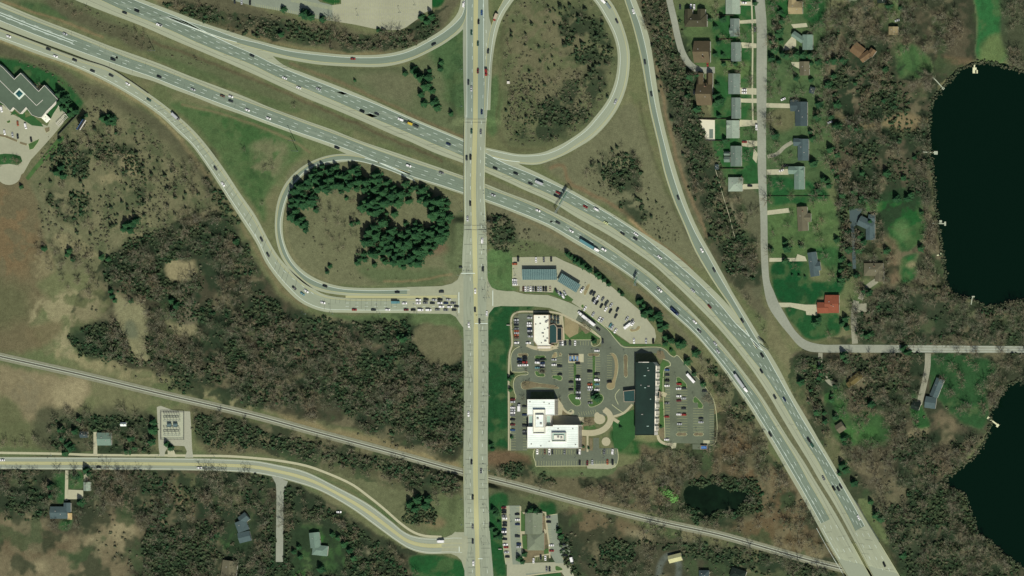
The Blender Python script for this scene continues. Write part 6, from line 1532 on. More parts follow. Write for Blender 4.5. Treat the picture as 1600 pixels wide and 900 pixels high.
# kerb edges seen as pale outlines
kb = MB()
for pl in ([(799,581),(798.5,556),(803,546.5),(812,541)], [(799,581),(812,581.5),(824,581),(826,583.5),(824,585.5),(812,586),(805,590),(802,600),(803.5,612),(806.5,620),(805,624)],
           [(797.8,626),(797.8,704)], [(873,531),(925,531)], [(925,531),(925,540),(930,541),(937,537),(939,529),(930,519),(912,506)],
           [(911,484),(935,503),(950,515.5),(960,528),(973,541.5),(986,543),(1032,543),(1040,547),(1047,554.5),(1054,558),(1057,554.5),(1070,568),(1100,602),(1116,628),(1116,694),(1100,694)],
           [(1039,690),(1039.5,574),(1047.5,571.5),(1046,565),(1036,561)], [(835,702),(833,710),(834,716),(836,720),(837,728)], [(837,728.5),(916,728)], [(965,702),(966,716),(963,727),(955,732)],
           [(801,447),(801,402)], [(784,791),(786,850),(790,880)], [(871,803),(852,806)], [(887,645),(892,640),(897,642),(896,647)], [(956,632),(962,637),(975,646)], [(966,632),(961,618),(968,608)]):
    p = catmull(pl, 3)
    for a_, b_ in ((offset(p, .42), offset(p, -.42)),):
        ribbon(kb, a_, b_, .30, 0, 3, 2)
        ribbon(kb, offset(p, .42), offset(p, .44), .22, 0, 3, 2)
struct(kb.build('kerb', M_KERB))
# stall paint
st = MB()
def stalls(p0, p1, n, vec, w=.2, mi=0):
    p0 = np.array(p0, float); p1 = np.array(p1, float); v = np.array(vec, float)
    for k in range(n + 1):
        a = p0 + (p1 - p0) * k / n
        line(st, [a, a + v], w, .225, mi, step=9)
for x0, y0, x1, y1, n, v in ((888.5,567,888.5,613,12,(8,0)), (901,571,901,588,5,(7.5,0)), (918,560,918,630,18,(8,0)), (930.5,557,930.5,584,7,(7.5,0)), (930.5,590,930.5,612,5,(7.5,0)), (948.5,555.5,948.5,594,10,(8,0)),
    (862,557,862,586,8,(8,0)), (870.5,557,870.5,586,8,(8,0)), (836,561,836,580,5,(8,0)), (844,561,844,580,5,(8,0)), (808,557,808,576,5,(8,0)), (903,533,923.5,533,5,(0,6.5)), (875,533,903,533,7,(0,6.5)),
    (838,703,905,703,17,(0,7)), (838,720,960,720,31,(0,7.5)), (940,703,962,703,5,(0,6.5)), (799,640,799,702,15,(7,0)), (817,632,817,702,17,(6.5,0)), (803,495,803,540,11,(8,0)), (825,495,825,537,11,(7,0)),
    (1040,576,1040,690,28,(7,0)), (1058,606,1058,674,17,(8,0)), (1066,606,1066,674,17,(8,0)), (1091,638,1091,674,9,(8,0)), (1108.5,640,1108.5,692,14,(7,0)), (1083,638,1083,674,9,(8,0)), (904,644,930,640,7,(2,6)),
    (984,530,1022,530,11,(0,7)), (807,403,866,403,16,(0,7)), (802,409,802,446,10,(7,0)), (816,446.5,864,446.5,13,(0,8)), (787,793,790,876,24,(6.5,0)), (806,793,809,860,18,(6.5,0)), (854,808,857,858,14,(6,0)), (834,870,854,869,7,(0,6))):
    stalls((x0,y0),(x1,y1),n,v, .17)
for k in range(3):
    a = np.array([(921,455),(931,470),(941,490)][k]); b_ = np.array([(1000,512),(990,520),(985,532)][k])
for (a, b_, n, v) in (((921,462),(985,503),20,(4,-7)), ((917,469),(980,510),20,(4,-7)), ((912,488),(960,519),14,(3,-6))):
    stalls(a, b_, n, v, .13)
for k in range(42):      # the commuter lot
    x = 400 + k * 2.9; y = 10.5 + (x - 400) * .185
    if x < 519: line(st, [(x, y - 4.5), (x + .3, y)], .25, .226, 0, step=9)
    x2 = 455 + k * 1.9; y2 = 0 + (x2 - 455) * .2
    if x2 < 519: line(st, [(x2, y2 - 3), (x2 + .3, y2 + 3)], .25, .226, 0, step=9)
for row in range(5):
    for k in range(44):
        x = 523 + k * 3.4; y = -6 + row * 10
        if x < 670 and inside(np.array([x]), np.array([y + 7.]), [(522,-15),(673,-15),(673,14),(655,26),(634,41),(610,45),(555,36),(522,31)])[0]:
            line(st, [(x, y), (x, y + 6.5)], .17, .226, 0, step=9)
struct(st.build('stall_marking', M_STALL))

# ================================================================ BUILDINGS
def flatbuilding(base, outline, h, wall, roof, parapet=.5, name_roof='roof', z0=0.0, ref=None, roof_h=None):
    """outline traced in map units at roof level; returns wall and roof parts."""
    zt = h
    pts = [W(x, y, zt) for x, y in outline]
    bl = base.location
    loc = [(p.x - bl.x, p.y - bl.y) for p in pts]
    w = MB(); w.poly_prism(loc, z0, h, 0); wo = w.build('wall', wall, base)
    cx = sum(p[0] for p in loc) / len(loc); cy = sum(p[1] for p in loc) / len(loc)
    ins = []
    n = len(loc)
    ar = sum(loc[i][0] * loc[(i+1) % n][1] - loc[(i+1) % n][0] * loc[i][1] for i in range(n))
    L_ = loc if ar > 0 else loc[::-1]
    for i in range(n):
        a = Vector(L_[i-1]); b_ = Vector(L_[i]); c = Vector(L_[(i+1) % n])
        n1 = (b_ - a).normalized(); n2 = (c - b_).normalized()
        p1 = Vector((-n1.y, n1.x)); p2 = Vector((-n2.y, n2.x))
        bis = (p1 + p2); k_ = max(.3, bis.length_squared / 2)
        ins.append(b_ + bis / k_ * .35)
    r = MB(); r.poly_prism([tuple(q) for q in ins], h + .003, h + .06, 0)
    ro = r.build(name_roof, roof, base)
    pr = MB()
    for i in range(n):
        a, b_ = L_[i], L_[(i+1) % n]; c, d = ins[(i+1) % n], ins[i]
        pr.add([(*a, h + .002), (*b_, h + .002), (c.x, c.y, h + .002), (d.x, d.y, h + .002), (*a, h + parapet), (*b_, h + parapet), (c.x, c.y, h + parapet), (d.x, d.y, h + parapet)],
               [(4,5,6,7), (0,1,5,4), (2,3,7,6)])
    pr.build('parapet', ref or wall, base)
    return wo, ro
def unit(base, px, py, sx, sy, z, hh, m, name='roof_unit'):
    p = W(px, py, z + hh) - base.location
    mb = MB(); mb.box(p.x - sx/2, p.x + sx/2, p.y - sy/2, p.y + sy/2, z + .062, z + hh)
    mb.box(p.x - sx*.3, p.x + sx*.3, p.y - sy*.3, p.y + sy*.3, z + hh, z + hh + .2)
    return mb.build(name, m, base)
def bldg(name, px, py, h, label, cat='building', group=None):
    o = empty(name, (W(px, py, h).x, W(px, py, h).y, 0)); tag(o, label, cat, group); return o
R_WHITE = mat('white roof membrane', D(246,241,228), .07, .25, .6, big=(.05, .07)); R_CREAM = mat('cream roof membrane', D(240,228,208), .05, .3, .8, big=(.08,.05))
W_PALE = mat('pale wall', (.62,.60,.52), .06, .5, .8); W_TAN = mat('tan wall', (.45,.37,.27), .08, .5, .9); W_BRICK = mat('brown brick wall', (.24,.15,.10), .15, 1.5, .9)
R_DARK = mat('dark roof membrane', D(26,46,38), .14, .15, .8, big=(.06,.2)); R_GREY = mat('grey green metal roof', D(92,102,84), .07, .3, .9, spec=.1, big=(.08,.06))
R_LOW = mat('pale grey low roof', D(166,180,166), .06, .3, .7); M_UNIT = mat('air handler', (.38,.37,.33), .1, 1, .6, .2); M_BLUE = mat('blue grey machinery', D(112,134,158), .15, .6, .6)
R_TEAL = mat('dark teal roof', D(36,66,62), .1, .3, .7); SKYL = mat('skylight glass', (.02,.09,.09), .2, .4, .15, 0, .5)
# --- white office
wo_ = bldg('office_building', 864, 665, 10.5, 'white flat-roofed office building of three joined blocks beside the planted plaza', 'office building')
flatbuilding(wo_, [(824,624),(867,624),(867,649),(824,649)], 10.5, W_PALE, R_WHITE)
flatbuilding(wo_, [(824,667),(853.2,667),(853.2,666),(864,666),(864,664),(904,664),(904,700.5),(824,700.5)], 10.5, W_PALE, R_WHITE)
flatbuilding(wo_, [(826,649.2),(833.3,649.2),(833.3,666.8),(826,666.8)], 6.5, W_PALE, R_LOW); flatbuilding(wo_, [(852,649.2),(860.5,649.2),(860.5,665.8),(852,665.8)], 6.5, W_PALE, R_LOW)
flatbuilding(wo_, [(833.4,640),(852,640),(852,677.5),(833.4,677.5)], 11.6, W_PALE, R_CREAM, 1.4, 'penthouse_roof', 0.1)
flatbuilding(wo_, [(836.5,648),(849.5,648),(849.5,668),(836.5,668)], 13.4, W_PALE, R_WHITE, .4, 'penthouse_roof', 11.7)
flatbuilding(wo_, [(862.5,676),(884.5,676),(884.5,690),(862.5,690)], 11.8, W_PALE, R_LOW, 1.3, 'penthouse_roof', 10.57)
flatbuilding(wo_, [(865.5,680),(881,680),(881,687.5),(865.5,687.5)], 12.6, W_PALE, R_CREAM, .4, 'penthouse_roof', 11.87)
for x0, x1, y0, y1, n_ in ((824.8,866.2,625,648.2,8), (853.5,903.2,667,675,3), (825,862,679,699.8,7), (886,903.2,677,699.8,7)):
    mb = MB()
    for k in range(n_):
        y_ = y0 + (y1 - y0) * (k + .5) / n_
        if x0 < 830 and y_ > 639 and y_ < 650: continue
        p, q = W(x0, y_, 10.57) - wo_.location, W(x1, y_, 10.57) - wo_.location
        mb.box(p.x, q.x, p.y - .14, p.y + .14, 10.562, 10.6)
    mb.build('roof_seam', mat('grey seam tape', D(214,210,196), .05, 1, .8), wo_)
for x, y in ((828,628),(858,631),(850,629),(830,694),(845,697),(858,690),(895,670),(899,695),(872,670)): unit(wo_, x, y, 1.0, .9, 10.5, .6, M_UNIT, 'roof_vent')
for x, y in ((872,683),(877,684),(840,654),(845,662)): unit(wo_, x, y, 1.8, 1.6, 12.6 if x > 860 else 13.4, .9, M_UNIT)
def facade_windows(base, x_px, y0, y1, z_list, n, face, h, wmat=M_GLASS):
    """rows of panes along a wall that runs north-south at map x (face +1 = east), each row one part"""
    for z in z_list:
        mb = MB()
        for k in range(n):
            yy = y0 + (y1 - y0) * (k + .5) / n
            p = W(x_px, yy, h) - base.location
            mb.box(p.x + face * .01 - .04, p.x + face * .05 + .04, p.y - .8, p.y + .8, z, z + 1.5)
        mb.build('window_row', wmat, base)
facade_windows(wo_, 904, 666, 699, (1.2, 4.4, 7.6), 12, 1, 10.5); facade_windows(wo_, 867, 626, 648, (1.2, 4.4, 7.6), 8, 1, 10.5)
# --- restaurant
re_ = bldg('restaurant', 846, 516, 5.0, 'restaurant with a cream flat roof and a dark glazed side wing', 'restaurant')
flatbuilding(re_, [(834,492),(858,492),(858,537),(864,539.5),(860,541),(840,541),(834,533)], 5.0, W_TAN, R_CREAM, .7)
flatbuilding(re_, [(858.3,508),(866,506),(870,511),(870,536),(858.3,537)], 3.9, W_TAN, R_TEAL, .2, 'wing_roof'); flatbuilding(re_, [(870.3,512),(878,512),(878,532),(870.3,532)], 3.5, W_TAN, mat('black wing roof', D(14,36,34), .1, .5, .6), .15, 'wing_roof')  # outer wing roof is near-black, inner one dark teal
for k, (x, y) in enumerate(((842,496.5),(851,496),(854,502),(837,507),(844,506),(853,503.5),(851,515),(856,513),(848,521),(849,526),(855,529),(852,533),(846,536),(856,501))):
    unit(re_, x, y, 1.0 + .5 * (k % 3), .9 + .4 * (k % 2), 5.0, .6 + .2 * (k % 3), M_UNIT)
mb = MB(); p = W(850, 543, 3.2) - re_.location; mb.box(p.x - 6, p.x + 6, p.y - .9, p.y + .9, 2.9, 3.2); mb.build('awning', W_PALE, re_)
mb = MB(); p = W(851, 541, 5) - re_.location; mb.box(p.x - 1, p.x + 1, p.y - .15, p.y - .05, .1, 2.3); mb.build('door', M_GLASS, re_)
# --- hotel
W_HOT = mat('white stucco', (.78,.76,.68), .05, .5, .8)
ho_ = bldg('hotel', 1008, 622, 11.6, 'long four storey hotel with a black flat roof and white bayed east wall', 'hotel')
flatbuilding(ho_, [(993,566),(1020,566),(1024.5,571),(1024,612),(1023,640),(1022.3,680),(992.3,680),(993,622)], 11.6, W_HOT, R_DARK, .5, 'roof', 0.0, R_DARK)
mb = MB()
p = W(1006, 566, 11.6) - ho_.location
mb.poly_prism([(p.x - 5, p.y - .3), (p.x + 5, p.y - .3), (p.x + 5, p.y + .3), (p.x - 5, p.y + .3)], 12.15, 12.2)
v = [(p.x-5,p.y-.3,12.2),(p.x+5,p.y-.3,12.2),(p.x,p.y-.3,15.2),(p.x-5,p.y+.3,12.2),(p.x+5,p.y+.3,12.2),(p.x,p.y+.3,15.2)]
mb.add(v, [(0,1,2),(4,3,5),(1,4,5,2),(3,0,2,5)]); mb.build('gable', W_PALE, ho_)
for k in range(9):
    y = 575 + k * 11.8
    if 606 < y < 622: continue
    p = W(np.interp(y, [566,612,680], [1024.5,1024,1022.3]), y, 11.6) - ho_.location
    mb = MB(); mb.box(p.x - .1, p.x + .75, p.y - 2.1, p.y + 2.1, .05, 10.6)
    mb.build('bay', mat('cream bay', (.76,.72,.60), .06, .5, .8), ho_)
for z in (1.0, 3.8, 6.6, 9.2):
    mb = MB()
    for k in range(20):
        y = 572 + k * 5.4
        p = W(np.interp(y, [566,612,680], [1024.5,1024,1022.3]), y, 11.6) - ho_.location
        dx = .76 if any(abs(y - (575 + j * 11.8)) < 3.4 and not 606 < 575 + j * 11.8 < 622 for j in range(9)) else .0
        mb.box(p.x + dx - .02, p.x + dx + .06, p.y - .55, p.y + .55, z, z + 1.1)
    mb.build('window_row', M_GLASS, ho_)
flatbuilding(ho_, [(974,611),(992,609),(992,628),(975,628)], 4.6, W_TAN, R_TEAL, .2, 'entrance_roof', 3.9); flatbuilding(ho_, [(1024.6,610),(1031,612),(1031,622),(1024.3,623)], 4.2, W_TAN, R_DARK, .2, 'entrance_roof')
for k, (x, y) in enumerate(((1012,575),(1014,580),(1008,585),(1001,604),(1007,604),(1013,604),(1017,624),(1004,646),(1012,668))):
    x += .9 * math.sin(k * 5.1); y += 2.2 * math.sin(k * 3.7)
    unit(ho_, x, y, .9 + .5 * (k % 3), .8, 11.6, .5, M_UNIT if k % 2 else R_LOW)
# --- solar canopies
MS, nt, b = _nt('solar modules')
bt = nt.nodes.new('ShaderNodeTexBrick'); uvn = nt.nodes.new('ShaderNodeUVMap'); nt.links.new(uvn.outputs[0], bt.inputs['Vector'])
bt.offset = 0.0; bt.inputs['Scale'].default_value = 1.0; bt.inputs['Brick Width'].default_value = 1.7; bt.inputs['Row Height'].default_value = 1.05; bt.inputs['Mortar Size'].default_value = .13; bt.inputs['Mortar Smooth'].default_value = .2
bt.inputs['Color1'].default_value = (*D(44,66,68), 1); bt.inputs['Color2'].default_value = (*D(58,84,84), 1); bt.inputs['Mortar'].default_value = (*D(150,170,160), 1)
nt.links.new(bt.outputs[0], b.inputs['Base Color']); b.inputs['Roughness'].default_value = .35
def canopy(px, py, wpx, hpx, rot, label):
    z = 4.3
    o = empty('solar_canopy', (W(px, py, z).x, W(px, py, z).y, 0), -math.radians(rot)); tag(o, label, 'solar canopy', 'solar canopies over the parking')
    hx, hy = wpx * S / 2, hpx * S / 2
    mb = MB(); v = [(-hx,-hy,z-.35),(hx,-hy,z-.35),(hx,hy,z+.35),(-hx,hy,z+.35)]
    mb.add([(a, b_, c - .08) for a, b_, c in v], [(0,3,2,1)]); mb.add(v, [(0,1,2,3)], 0, [(a + 50, b_ + 50) for a, b_, c in v])
    for i in range(4):
        a, b_ = v[i], v[(i+1) % 4]; mb.add([a, b_, (b_[0],b_[1],b_[2]-.08), (a[0],a[1],a[2]-.08)], [(0,3,2,1)])
    mb.build('panel_array', MS, o)
    mb = MB()
    for k in range(5):
        x = -hx + .8 + (2*hx - 1.6) * k / 4
        mb.box(x - .12, x + .12, -hy + .4, hy - .4, z - .72, z - .46)
    mb.build('beam', M_STEEL, o)
    for k in range(5):
        x = -hx + .8 + (2*hx - 1.6) * k / 4
        mb = MB(); mb.tube((x, 0, 0), (x, 0, z - .7), .2, .2, 8); mb.build('post', M_STEEL, o)
    return o
canopy(843, 429, 54, 16.5, 0, 'long rectangular solar canopy aligned with the parking rows')
canopy(889, 442, 34.5, 14.5, 31.5, 'slanted smaller solar canopy east of the long one')
occupy([(814,415),(872,415),(872,438),(814,438)])
# --- service enclosures
def enclosure(name, px, py, w, h, hh, label, m):
    o = empty(name, (W(px, py).x, W(px, py).y, .15)); tag(o, label, 'enclosure')
    hx, hy = w * S / 2, h * S / 2
    mb = MB()
    mb.box(-hx, hx, hy - .2, hy, 0, hh); mb.box(-hx, hx, -hy, -hy + .2, 0, hh); mb.box(-hx, -hx + .2, -hy + .2, hy - .2, 0, hh); mb.box(hx - .2, hx, -hy + .2, hy - .2, 0, hh)
    mb.build('wall', W_TAN, o)
    for k in range(3):
        x = -hx + 1.2 + k * (2 * hx - 2.4) / 2
        mb = MB(); mb.box(x - .9, x + .9, -hy + .7, hy - .7, .05, hh * .75); mb.box(x - .7, x + .7, -hy + .9, hy - .9, hh * .75, hh * .82); mb.build('container', m, o)
    mb = MB(); mb.box(-hx + .2, hx - .2, -hy - .06, -hy - .01, .1, hh * .9); mb.build('gate', M_DARKSTEEL, o)
    return o
enclosure('service_enclosure', 897.5, 560, 15, 9.5, 2.2, 'walled service yard of blue grey machinery amid the office lot', M_BLUE)
enclosure('refuse_enclosure', 1101, 699, 10, 6.5, 2.4, 'refuse pen with blue containers at the south end of the hotel lot', mat('blue container', D(84,120,170), .15, .6, .6))
mb = MB(); sheet(mb, [(888,553),(905,553),(905,567),(888,567)], .19); sheet(mb, [(905,553),(912,553),(912,566),(905,566)], .192); sheet(mb, [(1099,688),(1109,688),(1109,693),(1099,693)], .192); sheet(mb, [(1044,692),(1057,692),(1056,700),(1050,701)], .192)
struct(mb.build('concrete_pad', M_PATH))

# --- pitched houses
def house(name, label, wings, roofmat, wallmat=W_PALE, eave=3.0, rise=2.1, chimney=None, cat='house', group='houses', deck=None):
    cx = sum(w[0] for w in wings) / len(wings); cy = sum(w[1] for w in wings) / len(wings)
    o = bldg(name, cx, cy, eave, label, cat, group)
    bl = o.location
    for k, w in enumerate(wings):
        px, py, ww, hh, rot, kind = w[:6]; ev = eave + (w[6] if len(w) > 6 else 0) - .05 * k; rs = rise * (1 - .12 * k) if kind != 'flat' else .12
        c = W(px, py, ev) - bl; c.z = 0
        a = -math.radians(rot); u = Vector((math.cos(a), math.sin(a), 0)); v_ = Vector((-u.y, u.x, 0))
        hx, hy = ww * S / 2, hh * S / 2
        occupy([(px + (math.cos(math.radians(rot)) * sx * ww - math.sin(math.radians(rot)) * sy * hh) / 2, py + (math.sin(math.radians(rot)) * sx * ww + math.cos(math.radians(rot)) * sy * hh) / 2) for sx, sy in ((-1,-1),(1,-1),(1,1),(-1,1))], 1)
        P = lambda x, y, z: c + u * x + v_ * y + Vector((0, 0, z))
        mb = MB(); i = .4
        q = [(-hx+i,-hy+i),(hx-i,-hy+i),(hx-i,hy-i),(-hx+i,hy-i)]
        mb.add([P(x, y, 0) for x, y in q] + [P(x, y, ev + .02) for x, y in q], [(0,1,5,4),(1,2,6,5),(2,3,7,6),(3,0,4,7),(4,5,6,7)])
        mb.build('wall', wallmat, o)
        mb = MB()
        E = [P(-hx,-hy,ev), P(hx,-hy,ev), P(hx,hy,ev), P(-hx,hy,ev)]; T = [e + Vector((0,0,.15)) for e in E]
        along_x = kind in ('x', 'hipx') 
        ins = 0.0 if kind in ('x', 'y') else min(hx, hy) * .9
        if kind == 'flat':
            mb.add(E + T, [(0,3,2,1),(4,5,6,7),(0,1,5,4),(1,2,6,5),(2,3,7,6),(3,0,4,7)])
        else:
            if along_x: r0, r1 = P(-hx + ins, 0, ev + rs), P(hx - ins, 0, ev + rs)
            else: r0, r1 = P(0, -hy + ins, ev + rs), P(0, hy - ins, ev + rs)
            vs_ = E + T + [r0, r1]
            f = [(0,3,2,1),(0,1,5,4),(1,2,6,5),(2,3,7,6),(3,0,4,7)]
            if along_x: f += [(4,5,9,8),(6,7,8,9),(5,6,9),(7,4,8)]
            else: f += [(5,6,9,8),(7,4,8,9),(4,5,8),(6,7,9)]
            mb.add(vs_, f)
        ro = mb.build('roof', roofmat, o)
        if k == 0:
            for j in range(2):
                d = P((-.35 + .6 * j) * hx, .25 * hy * (-1) ** j, 0); t_ = 1 - (abs(d.y - c.y) / hy if along_x else abs(d.x - c.x) / hx)
                mb = MB(); zz = ev + rs * max(.1, t_ if not rot else .5); mb.box(d.x - .35, d.x + .35, d.y - .35, d.y + .35, zz - .3, zz + .45); mb.build('roof_vent', M_UNIT, o)
            if chimney:
                d = W(*chimney, ev + rs) - bl
                mb = MB(); mb.box(d.x - .4, d.x + .4, d.y - .4, d.y + .4, ev, ev + rs + .9); mb.build('chimney', W_BRICK, o)
            for s_, nm_ in ((-1, 'window'), (1, 'window')):
                for sg in (-1, 1):
                    mb = MB(); x = s_ * hx * .5; y = sg * (hy - i)
                    n_ = v_ * sg
                    pp = P(x, y, 1.0)
                    mb.add([pp - u*.7 + n_*.03, pp + u*.7 + n_*.03, pp + u*.7 + n_*.03 + Vector((0,0,1.3)), pp - u*.7 + n_*.03 + Vector((0,0,1.3))], [(0,1,2,3) if sg < 0 else (3,2,1,0)])
                    mb.build('window', M_GLASS, o)
            mb = MB(); pp = P(hx - i, 0, .05); mb.add([pp + u*.03 - v_*.5, pp + u*.03 + v_*.5, pp + u*.03 + v_*.5 + Vector((0,0,2.1)), pp + u*.03 - v_*.5 + Vector((0,0,2.1))], [(0,1,2,3)]); mb.build('door', W_BRICK, o)
    return o
def roofm(n, r, g, b): return mat('shingle ' + n, D(r, g * .985, b * .92, .84), .1, .8, .95, spec=.1, big=(.15, .08))
RB = roofm('brown', 108,94,76); RG = roofm('blue grey', 128,138,134); RSL = roofm('slate', 88,102,108); RPG = roofm('pale grey', 164,172,162); RDK = roofm('charcoal', 74,86,92); RTN = roofm('tan', 166,146,116); RGN = roofm('grey green', 126,144,136); RED_ = roofm('red', 150,86,68); RMB = roofm('grey brown', 116,108,92); RPT = roofm('pale sand', 206,196,156); ROR = roofm('reddish brown', 128,102,80); RBLK = roofm('black', 40,50,46)
SQ = 'on the dead end street'
house('house', 'wide dark brown house with three cars before it on the dead end street', [(1087,32,35,20,0,'hipx'),(1076,22,12,16,0,'y'),(1096,22,12,16,0,'y')], roofm('dark brown', 78,74,60), eave=4, rise=3.4)
house('house', 'brown gabled house with one red car on the dead end street', [(1097,81,25,34,0,'x')], RB, chimney=(1098,90), eave=4, rise=5.6)
house('house', 'brown gabled house beside the dark evergreens below the dead end street', [(1101,147,24,35,0,'x'),(1094,123,10,18,0,'y',-.3),(1109,123,9,18,0,'y',-.3)], RB, chimney=(1101,135), eave=4, rise=6.2)
gh = 'street houses facing the lake road'
for i_, (w_, r_, lb) in enumerate((
    ([(1145,10,22,24,0,'y')], RPG, 'pale grey roofed street house at the north edge of the row'),
    ([(1148,43,14,28,0,'y'),(1144,48,8,10,0,'x')], RG, 'blue grey street house behind the big bare front tree'),
    ([(1150,81,15,30,0,'y')], RG, 'blue grey street house with a drive just above the dead end street'),
    ([(1147,131,18,32,0,'y')], RG, 'blue grey street house with two white cars beside it'),
    ([(1150,169,14,33,0,'y')], RG, 'long blue grey street house north of the pale roofed one'),
    ([(1145,202,20,28,0,'y'),(1142,196,12,14,0,'x')], RPG, 'pale roofed street house east of the walled pool'),
    ([(1150,244,17,32,0,'y'),(1136,240,9,6,0,'x'),(1136,249,9,9,0,'x')], roofm('mid grey', 118,130,124), 'mid grey street house with a red car in its drive'),
    ([(1149,288,22,22,0,'hipx')], RPG, 'pale hipped house at the south end of the street row'))):
    house('house', lb, w_, r_, group=gh, eave=3.4)
ge = 'houses east of the lake road'
for w_, r_, lb, ch in (
    ([(1243,12,22,20,0,'x'),(1238,2,12,10,0,'y')], RTN, 'tan roofed house among dark green lawns east of the road', None),
    ([(1247,58,20,10,35,'x'),(1262,66,16,24,0,'y')], RGN, 'pale grey green angled house behind the row of evergreens', None),
    ([(1257,107,15,22,0,'y')], RMB, 'small grey brown house with a drive south of the evergreen row', None),
    ([(1252,178,19,38,0,'y'),(1241,165,12,18,0,'x')], RDK, 'charcoal roofed house at the end of a straight white drive', None),
    ([(1255,234,17,34,0,'y'),(1246,222,12,12,0,'x')], RSL, 'slate roofed house above the two black cars', None),
    ([(1249,278,16,36,0,'y'),(1244,266,24,12,0,'x')], RGN, 'grey green L-shaped house with cars at its door', None),
    ([(1254,342,16,38,-3,'y'),(1262,340,10,14,0,'x')], RMB, 'grey brown ranch house in the wide pale yard', (1254,330)),
    ([(1271,413,14,38,-8,'y'),(1278,416,8,14,-8,'x')], RSL, 'slate house at the end of the pale forked drive', None),
    ([(1300,475,22,28,0,'x'),(1286,481,18,17,0,'x')], RED_, 'red roofed house on the dark green lawn by the road bend', (1299,477))):
    house('house', lb, w_, r_, group=ge, chimney=ch, eave=3.2)
pv_ = [o for o in COL.objects if o.name.startswith('house') and 'red roofed' in o.get('label', '')][0]
house('house', 'slate house of three wings beside the long lake lawn', [(1353,349,24,16,25,'x'),(1360,362,14,26,0,'y'),(1362,341,10,12,0,'x')], RSL, group='houses by the lake')
house('house', 'brown hipped house with a pale courtyard south of the lake lawn', [(1365,421,30,20,0,'hipx'),(1374,431,14,18,0,'y')], RMB, group='houses by the lake', chimney=(1366,416))
house('house', 'reddish brown house of stepped roofs hidden in the lakeside wood', [(1340,78,18,18,38,'x'),(1352,88,18,12,-35,'x'),(1362,82,10,12,35,'y')], ROR, group='houses by the lake')
house('shed', 'small tan shed roof in the clearing north of the lakeside wood', [(1396,48,15,13,0,'y')], RTN, cat='shed', group='sheds')
house('house', 'dark roof cut off by the north edge near the lakeside wood', [(1378,0,14,10,0,'x')], RBLK, group='houses by the lake')
house('house', 'slate house with a long roof on the lawn below the lake road', [(1464,606,13,30,22,'y'),(1454,629,17,18,8,'x')], RSL, W_PALE, group='houses by the lake')
house('garage', 'dark roofed garage with white gable beside the slate lake house', [(1431,634,13,13,20,'x')], RBLK, cat='garage', group='sheds')
house('house', 'mossy brown house half hidden by bare trees south of the lake road', [(1338,591,22,12,-38,'x'),(1328,600,10,8,-38,'y')], roofm('mossy', 112,98,66), W_PALE, group='houses by the lake')
house('shed', 'brown shed at the edge of the hollow lawn by the freeway', [(1313,668,13,14,-35,'x')], RMB, cat='shed', group='sheds')
house('house', 'grey house with a drive just north of the arterial road', [(163,686,22,20,0,'x')], RGN, group='houses by the arterial')
house('house', 'dark roofed cottage between evergreens west of the grey arterial house', [(131,679,12,10,0,'x')], RDK, group='houses by the arterial')
house('shed', 'bright white shed roof among trees west of the substation', [(193,663,9,6,0,'x')], R_WHITE, cat='shed', group='sheds')
house('garage', 'small pale grey garage beside the southern side lawn', [(136,760,11,14,0,'y')], RPG, cat='garage', group='sheds')
house('house', 'dark slate house with a tan deck in the southwest woods', [(92,801,27,19,0,'x'),(105,793,11,15,0,'y')], RSL, group='houses by the arterial')
mb = MB(); p = W(109, 807, .6); mb.box(-2.1, 2.1, -3.0, 3.0, .2, .6)
for x_, y_ in ((-1.9,-2.8),(1.9,-2.8),(-1.9,2.8),(1.9,2.8)): mb.box(x_-.1, x_+.1, y_-.1, y_+.1, 0, .2)
dk_ = mb.build('deck', mat('deck boards', D(196,164,116), .1, .9, .9)); dk_.location = (p.x, p.y, 0); tag(dk_, 'tan timber deck against the dark slate house in the southwest woods', 'deck')
house('house', 'slate house of three tilted wings in the garden west of the side street', [(378,822,18,17,-20,'y'),(381,810,14,14,-38,'x'),(382,839,19,16,-14,'x')], RSL, group='houses by the arterial')
house('house', 'slate L-shaped house in the dark garden east of the side street', [(492,844,16,24,-6,'y'),(500,860,24,16,6,'hipx')], RGN, group='houses by the arterial')
house('house', 'brown roof at the bottom edge west of the side street', [(358,890,24,28,8,'y')], RMB, group='houses by the arterial')
house('barn', 'pale sand roofed barn in the woods south of the railway', [(1055,872,21,12,-14,'x')], RPT, cat='barn', group='sheds')
house('house', 'dark arched roof at the bottom edge east of the pale barn', [(1100,898,16,14,0,'hipx')], RDK, group='houses south of the railway')
house('house', 'black hipped roof at the bottom edge near the freeway', [(1153,897,24,16,18,'hipx')], RBLK, group='houses south of the railway')
house('shed', 'tiny dark shed at the corner of the last street lawn', [(1120,261,6,8,0,'y')], RDK, cat='shed', group='sheds', eave=2.2, rise=.8)
house('shed', 'small grey shed in the trees behind the straight white drive', [(1269,141,8,10,15,'y')], RDK, cat='shed', group='sheds', eave=2.2, rise=.8)
# clinic
cl_ = house('clinic', 'grey hip-roofed clinic between two rows of parked cars', [(834,818,27,33,0,'y'),(837,846,26,28,0,'hipy')], roofm('clinic grey', 134,138,122), W_TAN, 3.6, 3.0, None, 'clinic', None)
